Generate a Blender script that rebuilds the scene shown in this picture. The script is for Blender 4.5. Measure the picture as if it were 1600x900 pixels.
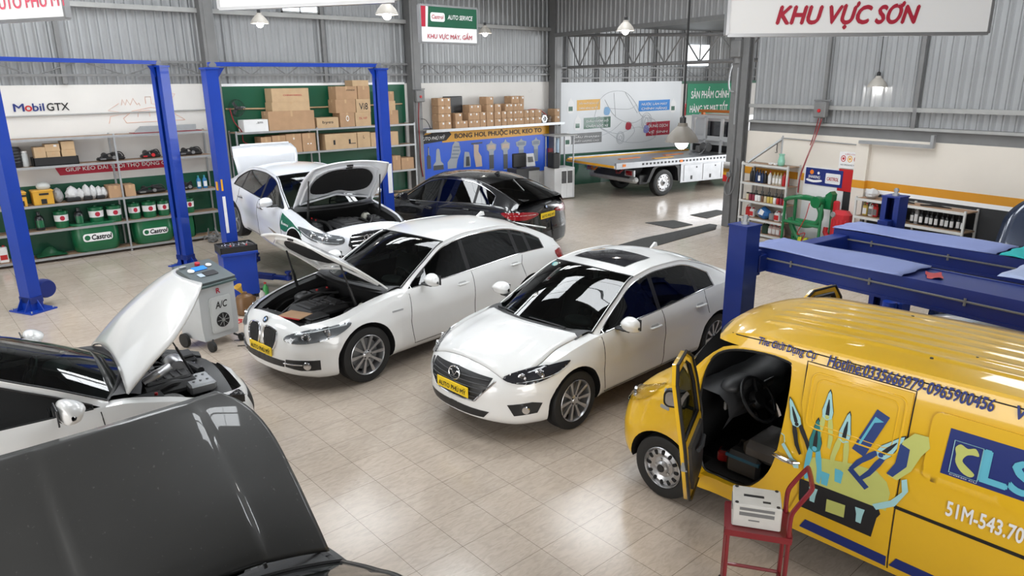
import bpy, bmesh, math, random
from mathutils import Vector, Matrix
from mathutils.bvhtree import BVHTree
PI = math.pi
for o in list(bpy.data.objects): bpy.data.objects.remove(o)
SC = bpy.context.scene
COL = SC.collection
# ------------------------------------------------------------------ camera
CAMZ = 3.527
FW = Vector((.6333, .7222, -.2774)); FW.normalize()
RT = Vector((.7500, -.6613, -.0106)); RT = (RT - FW * RT.dot(FW)).normalized()
UP = RT.cross(FW)
cd = bpy.data.cameras.new('camera'); cam = bpy.data.objects.new('camera', cd); COL.objects.link(cam)
cd.sensor_width = 36; cd.lens = 36 * 1113.3 / 1600; cd.clip_start = .05; cd.clip_end = 200
m = Matrix.Identity(4)
for i in range(3):
    m[i][0] = RT[i]; m[i][1] = UP[i]; m[i][2] = -FW[i]
m[0][3], m[1][3], m[2][3] = 0, 0, CAMZ
cam.matrix_world = m
SC.camera = cam
# ------------------------------------------------------------------ light, exposure
SC.view_settings.view_transform = 'Standard'; SC.view_settings.look = 'None'
SC.view_settings.exposure = 0.14; SC.view_settings.gamma = 1; SC.view_settings.use_curve_mapping = False
W = bpy.data.worlds.new('daylight'); SC.world = W; W.use_nodes = True
bgn = W.node_tree.nodes['Background']; bgn.inputs[0].default_value = (.93, .97, 1, 1); bgn.inputs[1].default_value = 1.2
SKYLIGHT = 9.5
BULB = 25.0
def area(name, loc, rot, sx, sy, power, col=(1, 1, 1)):
    l = bpy.data.lights.new(name, 'AREA'); l.shape = 'RECTANGLE'; l.size = sx; l.size_y = sy; l.energy = power; l.color = col
    o = bpy.data.objects.new(name, l); COL.objects.link(o); o.location = loc; o.rotation_euler = rot; return o
area('front_fill_light', (-2, -7.6, 2.6), (math.radians(90), 0, 0), 8.5, 4.5, 750, (1, .99, .97))  # made-up fill light behind the camera, brightens the sides facing it
area('left_fill_light', (-7.6, 6, 2.6), (math.radians(90), 0, math.radians(-90)), 9, 4.5, 650, (1, .99, .97))  # added fill before the closed left wall, for car fronts and van side
area('daylight_from_side_gate', (24.5, 7.5, 3.6), (math.radians(80), 0, math.radians(88)), 8, 5, 1300, (.95, .98, 1))
# ------------------------------------------------------------------ materials
_M = {}
def mat(name, col=(.5, .5, .5), rough=.5, metal=0., coat=0., noise=.06, nscale=6., bump=0., spec=.5, emit=0., wear=None):
    if name in _M: return _M[name]
    M = bpy.data.materials.new(name); M.use_nodes = True; nt = M.node_tree; N = nt.nodes; L = nt.links
    b = N['Principled BSDF']
    b.inputs['Base Color'].default_value = (*col, 1); b.inputs['Roughness'].default_value = rough; b.inputs['Metallic'].default_value = metal
    b.inputs['Coat Weight'].default_value = coat; b.inputs['Coat Roughness'].default_value = .03; b.inputs['Specular IOR Level'].default_value = spec
    if emit:
        b.inputs['Emission Color'].default_value = (*col, 1); b.inputs['Emission Strength'].default_value = emit
    if noise:
        tc = N.new('ShaderNodeTexCoord'); n = N.new('ShaderNodeTexNoise'); n.inputs['Scale'].default_value = nscale; n.inputs['Detail'].default_value = 5
        L.new(tc.outputs['Object'], n.inputs['Vector'])
        r = N.new('ShaderNodeMapRange'); r.inputs[3].default_value = 1 - noise * 1.6; r.inputs[4].default_value = 1 + noise * 1.2; L.new(n.outputs[0], r.inputs[0])
        mx = N.new('ShaderNodeMix'); mx.data_type = 'RGBA'; mx.blend_type = 'MULTIPLY'; mx.inputs[0].default_value = 1
        mx.inputs[6].default_value = (*col, 1); L.new(r.outputs[0], mx.inputs[7]); out = mx.outputs[2]
        if wear:
            n2 = N.new('ShaderNodeTexNoise'); n2.inputs['Scale'].default_value = wear[1]; n2.inputs['Detail'].default_value = 8; L.new(tc.outputs['Object'], n2.inputs['Vector'])
            r2 = N.new('ShaderNodeMapRange'); r2.inputs[1].default_value = wear[2]; r2.inputs[2].default_value = wear[2] + .08; L.new(n2.outputs[0], r2.inputs[0])
            m2 = N.new('ShaderNodeMix'); m2.data_type = 'RGBA'; L.new(r2.outputs[0], m2.inputs[0]); L.new(out, m2.inputs[6]); m2.inputs[7].default_value = (*wear[0], 1); out = m2.outputs[2]
        L.new(out, b.inputs['Base Color'])
        if bump:
            bp = N.new('ShaderNodeBump'); bp.inputs['Strength'].default_value = bump; bp.inputs['Distance'].default_value = .01
            L.new(n.outputs[0], bp.inputs['Height']); L.new(bp.outputs[0], b.inputs['Normal'])
    _M[name] = M; return M
def glass(name, tint, gmin=.05):
    if name in _M: return _M[name]
    M = bpy.data.materials.new(name); M.use_nodes = True; nt = M.node_tree; N = nt.nodes; L = nt.links
    N.remove(N['Principled BSDF']); out = N['Material Output']
    t = N.new('ShaderNodeBsdfTransparent'); t.inputs[0].default_value = (*tint, 1)
    g = N.new('ShaderNodeBsdfGlossy'); g.inputs['Roughness'].default_value = .015; g.inputs[0].default_value = (1, 1, 1, 1)
    fr = N.new('ShaderNodeFresnel'); fr.inputs[0].default_value = 1.5
    ad = N.new('ShaderNodeMath'); ad.operation = 'MAXIMUM'; ad.inputs[1].default_value = gmin; L.new(fr.outputs[0], ad.inputs[0])
    mx = N.new('ShaderNodeMixShader'); L.new(ad.outputs[0], mx.inputs[0]); L.new(t.outputs[0], mx.inputs[1]); L.new(g.outputs[0], mx.inputs[2]); L.new(mx.outputs[0], out.inputs[0])
    _M[name] = M; return M
WHITE = lambda: mat('white_paint', (.80, .80, .80), .28, 0, 1., .015)
m_white = mat('white_paint', (.82, .82, .81), .30, 0, 1., .012)
m_whitec = mat('cool_white_paint', (.80, .82, .86), .30, 0, 1., .012)
m_black = mat('black_paint', (.006, .006, .007), .2, 0, 1., .02)
m_yellow = mat('yellow_paint', (.80, .47, .012), .32, 0, .8, .02)
m_dkgrey = mat('dusty_dark_grey_paint', (.048, .048, .047), .42, .0, .8, .12, 3, wear=((.11, .11, .105), 38, .67))
m_navyp = mat('dark_blue_paint', (.02, .03, .06), .25, .2, 1., .02)
m_silverp = mat('pale_blue_paint', (.55, .62, .72), .3, .1, 1., .02)
m_rub = mat('rubber', (.012, .012, .012), .62, 0, 0, .1, 20)
m_plast = mat('black_plastic', (.012, .012, .013), .42, 0, 0, .1, 12)
m_plast2 = mat('charcoal_plastic', (.042, .042, .044), .5, 0, 0, .1, 12)
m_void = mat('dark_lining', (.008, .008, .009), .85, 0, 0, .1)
m_chrome = mat('chrome', (.75, .75, .77), .12, 1, 0, .02)
m_alu = mat('alloy', (.52, .52, .53), .30, .85, 0, .04)
m_steel = mat('galvanised_steel', (.42, .43, .44), .45, .6, 0, .1, 9)
m_gsteel = mat('grey_painted_steel', (.20, .20, .20), .5, .2, 0, .12, 7)
m_blue = mat('blue_lift_paint', (.003, .042, .36), .42, 0, .12, .08, 4)
m_blued = mat('dark_blue_lift_paint', (.004, .022, .19), .42, 0, .12, .1, 4)
m_green = mat('green_paint', (.005, .092, .044), .4, 0, .3, .06, 3)
m_greenm = mat('green_machine_paint', (.004, .16, .05), .35, 0, .5, .08, 8)
m_red = mat('red_paint', (.50, .015, .018), .4, 0, .3, .06)
m_redd = mat('dark_red_paint', (.22, .012, .018), .38, 0, .4, .1, 8)
m_card = mat('cardboard', (.43, .265, .15), .8, 0, 0, .12, 5)
m_card2 = mat('pale_cardboard', (.52, .36, .21), .8, 0, 0, .12, 5)
m_tape = mat('packing_tape', (.50, .33, .18), .4)
m_paper = mat('white_paper', (.78, .78, .78), .7, 0, 0, .05)
m_ply = mat('plywood', (.33, .21, .13), .65, 0, 0, .25, 8)
m_orange = mat('orange_plastic', (.75, .2, .02), .4)
m_gold = mat('amber_paint', (.75, .36, .01), .45, 0, 0, .04)
m_dkglass = mat('dark_lens', (.02, .02, .025), .06, 0, 1, 0)
m_clear = glass('clear_lens', (.85, .88, .9), .08)
m_tail = mat('red_lens', (.26, .004, .008), .12, 0, 1, .03)
m_ink = mat('black_ink', (.012, .012, .014), .6, 0, 0, 0)
m_wink = mat('white_ink', (.85, .85, .85), .5, 0, 0, 0)
m_rink = mat('crimson_ink', (.42, .01, .035), .5, 0, 0, 0)
m_navy = mat('navy_ink', (.010, .025, .17), .45, 0, 0, 0)
m_plate = mat('plate_yellow', (.90, .62, .01), .45, 0, 0, .02)
m_leather = mat('dark_upholstery', (.03, .029, .028), .6, 0, 0, .1, 15)
m_beige = mat('beige_upholstery', (.42, .36, .28), .6, 0, 0, .08, 15)
g_wind = glass('windscreen_glass', (.30, .38, .36), .06)
g_side = glass('tinted_window_glass', (.10, .12, .12), .06)
g_dark = glass('dark_window_glass', (.03, .033, .035), .06)
# ------------------------------------------------------------------ mesh tools
class MB:
    def __init__(s): s.v = []; s.f = []; s.mi = []; s.cur = 0
    def add(s, vs, fs, mi=None):
        o = len(s.v); s.v += [tuple(p) for p in vs]; s.f += [tuple(i + o for i in f) for f in fs]; s.mi += [s.cur if mi is None else mi] * len(fs); return s
    def box(s, c, d, b=0., rot=None, mi=None):
        hx, hy, hz = d[0] / 2, d[1] / 2, d[2] / 2; b = min(b, hx * .9, hy * .9, hz * .9)
        vs = []; fs = []
        if b <= 0:
            vs = [(x * hx, y * hy, z * hz) for x in (-1, 1) for y in (-1, 1) for z in (-1, 1)]
            fs = [(0, 1, 3, 2), (4, 6, 7, 5), (0, 4, 5, 1), (2, 3, 7, 6), (0, 2, 6, 4), (1, 5, 7, 3)]
        else:
            idx = {}
            for x in (-1, 1):
                for y in (-1, 1):
                    for z in (-1, 1):
                        for k in range(3):
                            idx[x, y, z, k] = len(vs)
                            vs.append((x * (hx if k == 0 else hx - b), y * (hy if k == 1 else hy - b), z * (hz if k == 2 else hz - b)))
            for k in range(3):
                for q in (-1, 1):
                    r = []
                    for a, e in ((-1, -1), (1, -1), (1, 1), (-1, 1)):
                        t = [a, e]; t.insert(k, q); r.append(idx[(*t, k)])
                    fs.append(tuple(r))
            for k in range(3):
                i, j = [a for a in range(3) if a != k]
                for a in (-1, 1):
                    for e in (-1, 1):
                        t = [0, 0, 0]; t[i] = a; t[j] = e; t0 = t[:]; t1 = t[:]; t0[k] = -1; t1[k] = 1
                        fs.append((idx[(*t0, i)], idx[(*t1, i)], idx[(*t1, j)], idx[(*t0, j)]))
            for x in (-1, 1):
                for y in (-1, 1):
                    for z in (-1, 1): fs.append((idx[x, y, z, 0], idx[x, y, z, 1], idx[x, y, z, 2]))
        M = Matrix.Translation(c) @ (rot.to_4x4() if rot else Matrix.Identity(4))
        return s.add([M @ Vector(p) for p in vs], fs, mi)
    def bb(s, x0, x1, y0, y1, z0, z1, b=0., mi=None): return s.box(((x0 + x1) / 2, (y0 + y1) / 2, (z0 + z1) / 2), (x1 - x0, y1 - y0, z1 - z0), b, None, mi)
    def tube(s, pts, r, n=8, closed=False, caps=True, mi=None):
        pts = [Vector(p) for p in pts]; m_ = len(pts); rs = r if isinstance(r, (list, tuple)) else [r] * m_
        vs = []; fs = []; ref = None
        for i, p in enumerate(pts):
            a = pts[(i - 1) % m_] if (i or closed) else p; c = pts[(i + 1) % m_] if (i < m_ - 1 or closed) else p
            t = (c - a); t = t.normalized() if t.length > 1e-9 else Vector((0, 0, 1))
            if ref is None: ref = Vector((0, 0, 1)) if abs(t.z) < .9 else Vector((1, 0, 0))
            u = (ref - t * ref.dot(t)); u = u.normalized() if u.length > 1e-6 else t.orthogonal().normalized(); ref = u; w = t.cross(u)
            vs += [p + (u * math.cos(2 * PI * k / n) + w * math.sin(2 * PI * k / n)) * rs[i] for k in range(n)]
        R = m_ if closed else m_ - 1
        for i in range(R):
            j = (i + 1) % m_
            fs += [(i * n + k, i * n + (k + 1) % n, j * n + (k + 1) % n, j * n + k) for k in range(n)]
        if caps and not closed: fs += [tuple(range(n))[::-1], tuple((m_ - 1) * n + k for k in range(n))]
        return s.add(vs, fs, mi)
    def cyl(s, a, c, r, r2=None, n=16, mi=None): return s.tube([a, c], [r, r if r2 is None else r2], n, mi=mi)
    def lathe(s, prof, M=None, n=24, mi=None, caps=True):
        M = M or Matrix.Identity(4); vs = []; fs = []
        for r, z in prof: vs += [M @ Vector((r * math.cos(2 * PI * k / n), r * math.sin(2 * PI * k / n), z)) for k in range(n)]
        for i in range(len(prof) - 1): fs += [(i * n + k, i * n + (k + 1) % n, (i + 1) * n + (k + 1) % n, (i + 1) * n + k) for k in range(n)]
        if caps:
            if prof[0][0] > 1e-4: fs.append(tuple(range(n))[::-1])
            if prof[-1][0] > 1e-4: fs.append(tuple((len(prof) - 1) * n + k for k in range(n)))
        return s.add(vs, fs, mi)
    def prism(s, poly, a, h, M=None, mi=None):
        """2-D polygon (x,y), extruded from z=a to z=a+h, placed by M"""
        M = M or Matrix.Identity(4); n = len(poly)
        vs = [M @ Vector((x, y, a)) for x, y in poly] + [M @ Vector((x, y, a + h)) for x, y in poly]
        fs = [tuple(range(n))[::-1], tuple(range(n, 2 * n))] + [(i, (i + 1) % n, n + (i + 1) % n, n + i) for i in range(n)]
        return s.add(vs, fs, mi)
    def grid(s, rows, mi=None, closeu=False):
        n = len(rows[0]); vs = [p for r in rows for p in r]; fs = []
        for i in range(len(rows) - 1):
            fs += [(i * n + k, i * n + k + 1, (i + 1) * n + k + 1, (i + 1) * n + k) for k in range(n - 1)]
            if closeu: fs.append((i * n + n - 1, i * n, (i + 1) * n, (i + 1) * n + n - 1))
        return s.add(vs, fs, mi)
    def ball(s, c, r, n=14, mi=None):
        r = r if isinstance(r, (tuple, list)) else (r, r, r)
        prof = [(math.sin(PI * i / 9), -math.cos(PI * i / 9)) for i in range(10)]
        return s.lathe(prof, Matrix.Translation(c) @ Matrix.Diagonal((*r, 1)), n, mi, False)
    def xf(s, M): s.v = [tuple(M @ Vector(p)) for p in s.v]; return s
    def mesh(s, name, mats, angle=35, weld=1e-5, recalc=True):
        me = bpy.data.meshes.new(name); me.from_pydata(s.v, [], s.f); me.update()
        bm = bmesh.new(); bm.from_mesh(me)
        for f, i in zip(bm.faces, s.mi): f.material_index = i; f.smooth = True
        if weld: bmesh.ops.remove_doubles(bm, verts=bm.verts, dist=weld)
        bmesh.ops.dissolve_degenerate(bm, dist=1e-6, edges=bm.edges)
        if recalc: bmesh.ops.recalc_face_normals(bm, faces=bm.faces)
        bm.to_mesh(me); bm.free()
        for q in mats: me.materials.append(q)
        me.set_sharp_from_angle(angle=math.radians(angle))
        return me
    def obj(s, name, mats, parent=None, **kw):
        k = {a: kw.pop(a) for a in ('angle', 'weld', 'recalc') if a in kw}
        mats = mats if isinstance(mats, (list, tuple)) else [mats]
        return link(name, s.mesh(name, mats, **k), parent, **kw)
def link(name, data, parent=None, loc=None, rot=None, label=None, cat=None, group=None, kind=None):
    o = bpy.data.objects.new(name, data); COL.objects.link(o)
    if parent: o.parent = parent
    if loc is not None: o.location = loc
    if rot is not None: o.rotation_euler = rot if isinstance(rot, (tuple, list)) else (0, 0, rot)
    for k, v in (('label', label), ('category', cat), ('group', group), ('kind', kind)):
        if v: o[k] = v
    return o
def thing(name, label, cat, loc=(0, 0, 0), rz=0., group=None): return link(name, None, None, loc, rz, label, cat, group)
def struct(name, mb, mats, loc=None, rot=None, **kw): return mb.obj(name, mats, None, loc=loc, rot=rot, kind='structure', **kw)
def child(name, mb, mats, parent, **kw): return mb.obj(name, mats, parent, **kw)
def copy_tree(src, loc=None, rz=None, label=None, parent=None):
    c = src.copy(); COL.objects.link(c)
    if parent: c.parent = parent
    if loc is not None: c.location = loc
    if rz is not None: c.rotation_euler = (0, 0, rz)
    if label: c['label'] = label
    for k in list(src.children): copy_tree(k, parent=c)
    return c
def lerp_tab(tab, x):
    """monotone-ish smooth interpolation of a table of tuples keyed by the first item"""
    n = len(tab)
    if x <= tab[0][0]: return tab[0][1:] if len(tab[0]) > 2 else tab[0][1]
    if x >= tab[-1][0]: return tab[-1][1:] if len(tab[0]) > 2 else tab[-1][1]
    for i in range(n - 1):
        if tab[i][0] <= x <= tab[i + 1][0]: break
    h = tab[i + 1][0] - tab[i][0]; t = (x - tab[i][0]) / h; out = []
    for k in range(1, len(tab[0])):
        y0, y1 = tab[i][k], tab[i + 1][k]; d = (y1 - y0) / h
        dm = (y0 - tab[i - 1][k]) / (tab[i][0] - tab[i - 1][0]) if i else d
        dp = (tab[i + 2][k] - y1) / (tab[i + 2][0] - tab[i + 1][0]) if i < n - 2 else d
        m0 = 0 if dm * d <= 0 else 2 * dm * d / (dm + d); m1 = 0 if dp * d <= 0 else 2 * dp * d / (dp + d)
        if not i: m0 = d
        if i == n - 2: m1 = d
        t2, t3 = t * t, t * t * t
        out.append((2 * t3 - 3 * t2 + 1) * y0 + (t3 - 2 * t2 + t) * h * m0 + (-2 * t3 + 3 * t2) * y1 + (t3 - t2) * h * m1)
    return out if len(out) > 1 else out[0]
def cr(P, n=6, closed=True):
    """Catmull-Rom smoothing of a point list"""
    P = [Vector(p) for p in P]; m_ = len(P); R = []
    for i in range(m_ if closed else m_ - 1):
        g = (lambda k: P[k % m_]) if closed else (lambda k: P[max(0, min(m_ - 1, k))])
        a, b, c, d = g(i - 1), g(i), g(i + 1), g(i + 2)
        for k in range(n):
            t = k / n; R.append(.5 * (2 * b + (c - a) * t + (2 * a - 5 * b + 4 * c - d) * t * t + (3 * b - a - 3 * c + d) * t ** 3))
    if not closed: R.append(P[-1])
    return [tuple(p) for p in R]
def rrect(w, h, r, n=4, cx=0, cy=0):
    P = []
    for a, (sx, sy) in enumerate(((1, 1), (-1, 1), (-1, -1), (1, -1))):
        for k in range(n + 1):
            t = PI / 2 * (a + k / n); P.append((cx + sx * (w / 2 - r) + r * math.cos(t), cy + sy * (h / 2 - r) + r * math.sin(t)))
    return P
def circ(r, n=20, cx=0, cy=0): return [(cx + r * math.cos(2 * PI * k / n), cy + r * math.sin(2 * PI * k / n)) for k in range(n)]
def fill(pts, res):
    bm = bmesh.new(); f = bm.faces.new([bm.verts.new((p[0], p[1], 0)) for p in pts]); bmesh.ops.triangulate(bm, faces=[f])
    if res:
        for ax in (0, 1):
            lo, hi = min(p[ax] for p in pts), max(p[ax] for p in pts)
            no = (1, 0, 0) if ax == 0 else (0, 1, 0); u = lo + res
            while u < hi - 1e-4:
                bmesh.ops.bisect_plane(bm, geom=bm.verts[:] + bm.edges[:] + bm.faces[:], dist=1e-6, plane_co=(u, u, 0), plane_no=no); u += res
    bmesh.ops.triangulate(bm, faces=[f for f in bm.faces if len(f.verts) > 4])
    bm.verts.index_update(); V = [(v.co.x, v.co.y) for v in bm.verts]; F = [tuple(v.index for v in f.verts) for f in bm.faces]; bm.free(); return V, F
def patch(mb, pts, fn, res=.05, th=0., mi=None):
    """polygon in a 2-D chart laid on a surface by fn(u,v,off)"""
    V, F = fill(pts, res); top = [fn(u, v, th) for u, v in V]
    mb.add(top, F, mi)
    if th:
        n = len(pts); P = [(p[0], p[1]) for p in pts]; rim = []
        for i in range(n):
            a, b = P[i], P[(i + 1) % n]; q = max(1, int(math.dist(a, b) / res) if res else 1)
            rim += [(a[0] + (b[0] - a[0]) * k / q, a[1] + (b[1] - a[1]) * k / q) for k in range(q)]
        mb.grid([[fn(u, v, th) for u, v in rim], [fn(u, v, -.004) for u, v in rim]], mi, True)
    return mb
def text_geo(s, shear=0., bold=0.):
    c = bpy.data.curves.new('lettering', 'FONT'); c.body = s; c.shear = shear; c.offset = .0005; c.resolution_u = 3; c.fill_mode = 'FRONT'
    o = bpy.data.objects.new('lettering', c); COL.objects.link(o)
    dg = bpy.context.evaluated_depsgraph_get(); me = bpy.data.meshes.new_from_object(o.evaluated_get(dg))
    V = [tuple(v.co) for v in me.vertices]; F = [tuple(p.vertices) for p in me.polygons]
    bpy.data.objects.remove(o); bpy.data.curves.remove(c); bpy.data.meshes.remove(me); return V, F
def text(mb, s, w, h, fn, shear=0., bold=.012, mi=None, align=.5):
    """lettering w x h laid by fn(u,v); u centred by align, v from 0 up"""
    V, F = text_geo(s, shear, 0); x0 = min(v[0] for v in V); x1 = max(v[0] for v in V); y0 = min(v[1] for v in V); y1 = max(v[1] for v in V)
    sy = h / (y1 - y0); sx = w / (x1 - x0) if w else sy
    e = bold * .8; o = Vector(fn(0, 0)); nn = (Vector(fn(.01, 0)) - o).cross(Vector(fn(0, .01)) - o); nn = nn.normalized() * .0005 if nn.length > 1e-9 else Vector()
    for k, (dx, dy) in enumerate(((0, 0), (e, 0), (-e, 0), (0, e), (0, -e)) if bold > .007 else ((0, 0),)): mb.add([Vector(fn((v[0] - x0 + dx) * sx - align * (x1 - x0) * sx, (v[1] - y0 + dy) * sy)) + nn * k for v in V], F, mi)
    return mb
def plane_fn(o, u, v): o, u, v = Vector(o), Vector(u), Vector(v); n = u.cross(v); return lambda a, b, t=0.: tuple(o + u * a + v * b + n * t)
ORD = ['first', 'second', 'third', 'fourth', 'fifth', 'sixth', 'seventh', 'eighth', 'ninth', 'tenth', 'eleventh', 'twelfth', 'thirteenth', 'fourteenth', 'fifteenth', 'sixteenth']
RND = random.Random(7)
# ------------------------------------------------------------------ the setting
RWP = Vector((15.73, 9.35, 0)); RWD = Vector((.191, .982, 0)); RWN = Vector((-.982, .191, 0)); RWR = math.radians(-101)
def rw(t, off=0., z=0.): p = RWP - RWD * t + RWN * off; return (p.x, p.y, z)        # t runs to the right along the right wall
ANR = math.radians(-11); ANQ = Vector((17.5, 17.78, 0)); ANU = Vector((.982, -.191, 0)); ANV = Vector((.191, .982, 0))
def an(u, off=0., z=0.): p = ANQ + ANU * u - ANV * off; return (p.x, p.y, z)
BY = 17.8          # face of the back wall
def floor_mat():
    M = bpy.data.materials.new('polished_beige_tiles'); M.use_nodes = True; nt = M.node_tree; N = nt.nodes; L = nt.links; b = N['Principled BSDF']
    tc = N.new('ShaderNodeTexCoord'); sp = N.new('ShaderNodeSeparateXYZ'); L.new(tc.outputs['Object'], sp.inputs[0])
    def math_(op, a, c=None):
        n = N.new('ShaderNodeMath'); n.operation = op
        for i, q in enumerate((a, c)):
            if q is None: continue
            if isinstance(q, (int, float)): n.inputs[i].default_value = q
            else: L.new(q, n.inputs[i])
        return n.outputs[0]
    T = .44; ln = None; ids = []
    for ax, off in ((0, 2.45), (1, 6.12)):
        q = math_('DIVIDE', math_('SUBTRACT', sp.outputs[ax], off), T); fr = math_('FRACT', q); ids.append(math_('FLOOR', q))
        d = math_('ABSOLUTE', math_('SUBTRACT', fr, .5)); l = math_('GREATER_THAN', d, .5 - .0042)
        ln = l if ln is None else math_('MAXIMUM', ln, l)
    wn = N.new('ShaderNodeTexWhiteNoise'); cb = N.new('ShaderNodeCombineXYZ'); L.new(ids[0], cb.inputs[0]); L.new(ids[1], cb.inputs[1]); L.new(cb.outputs[0], wn.inputs[0])
    n1 = N.new('ShaderNodeTexNoise'); n1.inputs['Scale'].default_value = 7; n1.inputs['Detail'].default_value = 8; n1.inputs['Distortion'].default_value = 1.6
    mp = N.new('ShaderNodeMapping'); mp.inputs['Scale'].default_value = (1, 3.2, 1); L.new(tc.outputs['Object'], mp.inputs[0]); L.new(mp.outputs[0], n1.inputs['Vector'])
    n2 = N.new('ShaderNodeTexNoise'); n2.inputs['Scale'].default_value = .55; n2.inputs['Detail'].default_value = 4; L.new(tc.outputs['Object'], n2.inputs['Vector'])
    v = N.new('ShaderNodeValToRGB'); v.color_ramp.elements[0].position = .32; v.color_ramp.elements[0].color = (.46, .385, .315, 1); v.color_ramp.elements[1].position = .62; v.color_ramp.elements[1].color = (.55, .465, .385, 1); L.new(n1.outputs[0], v.inputs[0])
    k = math_('ADD', math_('MULTIPLY', wn.outputs[0], .07), math_('ADD', math_('MULTIPLY', n2.outputs[0], .22), .85))
    mm = N.new('ShaderNodeMix'); mm.data_type = 'RGBA'; mm.blend_type = 'MULTIPLY'; mm.inputs[0].default_value = 1; L.new(v.outputs[0], mm.inputs[6]); L.new(k, mm.inputs[7])
    m2 = N.new('ShaderNodeMix'); m2.data_type = 'RGBA'; L.new(ln, m2.inputs[0]); L.new(mm.outputs[2], m2.inputs[6]); m2.inputs[7].default_value = (.17, .135, .105, 1)
    L.new(m2.outputs[2], b.inputs['Base Color'])
    r = N.new('ShaderNodeMapRange'); r.inputs[3].default_value = .10; r.inputs[4].default_value = .22; L.new(n2.outputs[0], r.inputs[0]); L.new(r.outputs[0], b.inputs['Roughness'])
    b.inputs['Specular IOR Level'].default_value = .42
    bp = N.new('ShaderNodeBump'); bp.inputs['Strength'].default_value = .05; bp.inputs['Distance'].default_value = .01; L.new(n1.outputs[0], bp.inputs['Height']); L.new(bp.outputs[0], b.inputs['Normal'])
    return M
struct('floor', MB().bb(-8, 34, -8, 25, -.2, 0), floor_mat(), recalc=False)
m_sheet = mat('zinc_siding', (.33, .338, .345), .5, .35, 0, .10, 1.2)
m_board = mat('white_wallboard', (.68, .66, .63), .6, 0, 0, .05, 1.5, wear=((.5, .48, .45), 1.7, .68))
m_cream = mat('cream_plaster', (.70, .65, .58), .75, 0, 0, .05, 1.2, wear=((.52, .46, .4), 2.2, .70))
m_stripe = mat('orange_wall_paint', (.62, .27, .012), .6, 0, 0, .06, 2)
m_dkwall = mat('charcoal_wall_paint', (.022, .023, .025), .6, 0, 0, .1, 2)
m_column = mat('grey_column_paint', (.19, .19, .19), .55, .2, 0, .15, 3)
m_pale = mat('pale_grey_steel', (.40, .40, .39), .5, .3, 0, .15, 4)
def corr(x0, x1, z0, z1, pitch=.19):
    """ribbed metal siding in the local frame x right, y into the wall"""
    b = MB(); P = []; x = x0
    while x < x1:
        for dx, dy in ((0, 0), (.035, -.03), (.06, -.03), (.09, 0), (.125, -.006), (.15, 0)): P.append((x + dx, dy))
        x += pitch
    b.grid([[(px, py, z0) for px, py in P], [(px, py, z1) for px, py in P]]); return b
# back wall: siding above, boards below
wb = corr(-4, 17.6, 3.45, 7); struct('wall_back', wb, m_sheet, loc=(0, BY + .06, 0), recalc=False, angle=20)
struct('trim_1', MB().bb(-4, 6.44, BY, BY + .05, 0, 3.57).bb(11.62, 17.45, BY, BY + .05, 0, 3.53), m_board)
struct('trim_2', MB().bb(6.44, 11.62, BY - .005, BY + .05, 0, 3.53).bb(-4, 6.44, BY - .012, BY, 0, 1.55), m_green)
struct('trim_3', MB().bb(6.44, 11.62, BY - .015, BY + .05, 3.5, 3.56), m_wink)
for i, x in enumerate((6.2, 11.82, 17.45)):
    struct('trim_%d' % (4 + i), MB().bb(x - .05, x + .16, BY - .32, BY - .3, 0, 7).bb(x - .05, x + .16, BY - .02, BY, 0, 7).bb(x + .04, x + .07, BY - .3, BY, 0, 7).bb(x - .12, x - .05, BY - .31, BY - .02, 0, 7), m_column)
g = MB()
for a, c in ((-4, 6.1), (6.3, 11.75), (11.95, 17.4)):
    g.bb(a, c, BY - .12, BY - .02, 5.12, 5.22)
struct('trim_7', g, m_pale)
g = MB()
for a, c in ((-4, 6.1), (6.3, 11.75), (11.95, 17.35)):
    for z in (3.74, 4.02): g.bb(a, c, BY - .10, BY - .03, z, z + .05)
    n = 6; w = (c - a) / n
    for k in range(n):
        g.cyl((a + k * w, BY - .065, 3.76), (a + (k + .5) * w, BY - .065, 4.05), .013, n=6); g.cyl((a + (k + .5) * w, BY - .065, 4.05), (a + (k + 1) * w, BY - .065, 3.76), .013, n=6)
struct('trim_8', g, m_gsteel)
for i, x in enumerate((9.15, 3.2)): struct('trim_%d' % (9 + i), MB().bb(x, x + .09, BY - .08, BY, 3.6, 7), m_gsteel)
# small window high in the back wall
wt = link('window_1', None, None, (8.15, BY - .04, 5.24), 0, kind='structure')
child('window_frame', MB().bb(0, .98, 0, .05, 0, .04).bb(0, .98, 0, .05, .46, .5).bb(0, .03, 0, .05, 0, .5).bb(.95, .98, 0, .05, 0, .5).bb(.47, .5, 0, .05, 0, .5).bb(0, .98, .01, .04, .24, .26), m_pale, wt)
child('window_pane', MB().bb(.03, .95, .03, .035, .04, .46), mat('daylit_pane', (.85, .93, 1), .3, emit=1.6, noise=.2, nscale=9), wt)
# right wall with the gate opening on its far side
struct('wall_right', corr(.1, 10, 2.6, 7, .21), m_sheet, loc=rw(0, -.06), rot=RWR, recalc=False, angle=20)
b = corr(-8.45, .1, 5.02, 7, .21); struct('wall_gate', b, mat('zinc_siding_gate', (.30, .30, .30), .5, .35, 0, .1, 1.2), loc=rw(0, -.06), rot=RWR, recalc=False, angle=20)
struct('trim_11', MB().bb(.05, 10, -.02, .3, 0, 2.36), m_cream, loc=rw(0), rot=RWR)
struct('trim_12', MB().bb(.05, 10, -.028, -.018, 1.36, 1.52), m_stripe, loc=rw(0), rot=RWR)
struct('trim_13', MB().bb(3.2, 10, -.028, -.018, 0, 1.28).bb(2.35, 3.0, -.028, -.018, 0, 1.42), m_dkwall, loc=rw(0), rot=RWR)
struct('trim_14', MB().bb(2.62, 10, -.034, -.018, 1.28, 1.36), m_wink, loc=rw(0), rot=RWR)
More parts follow.
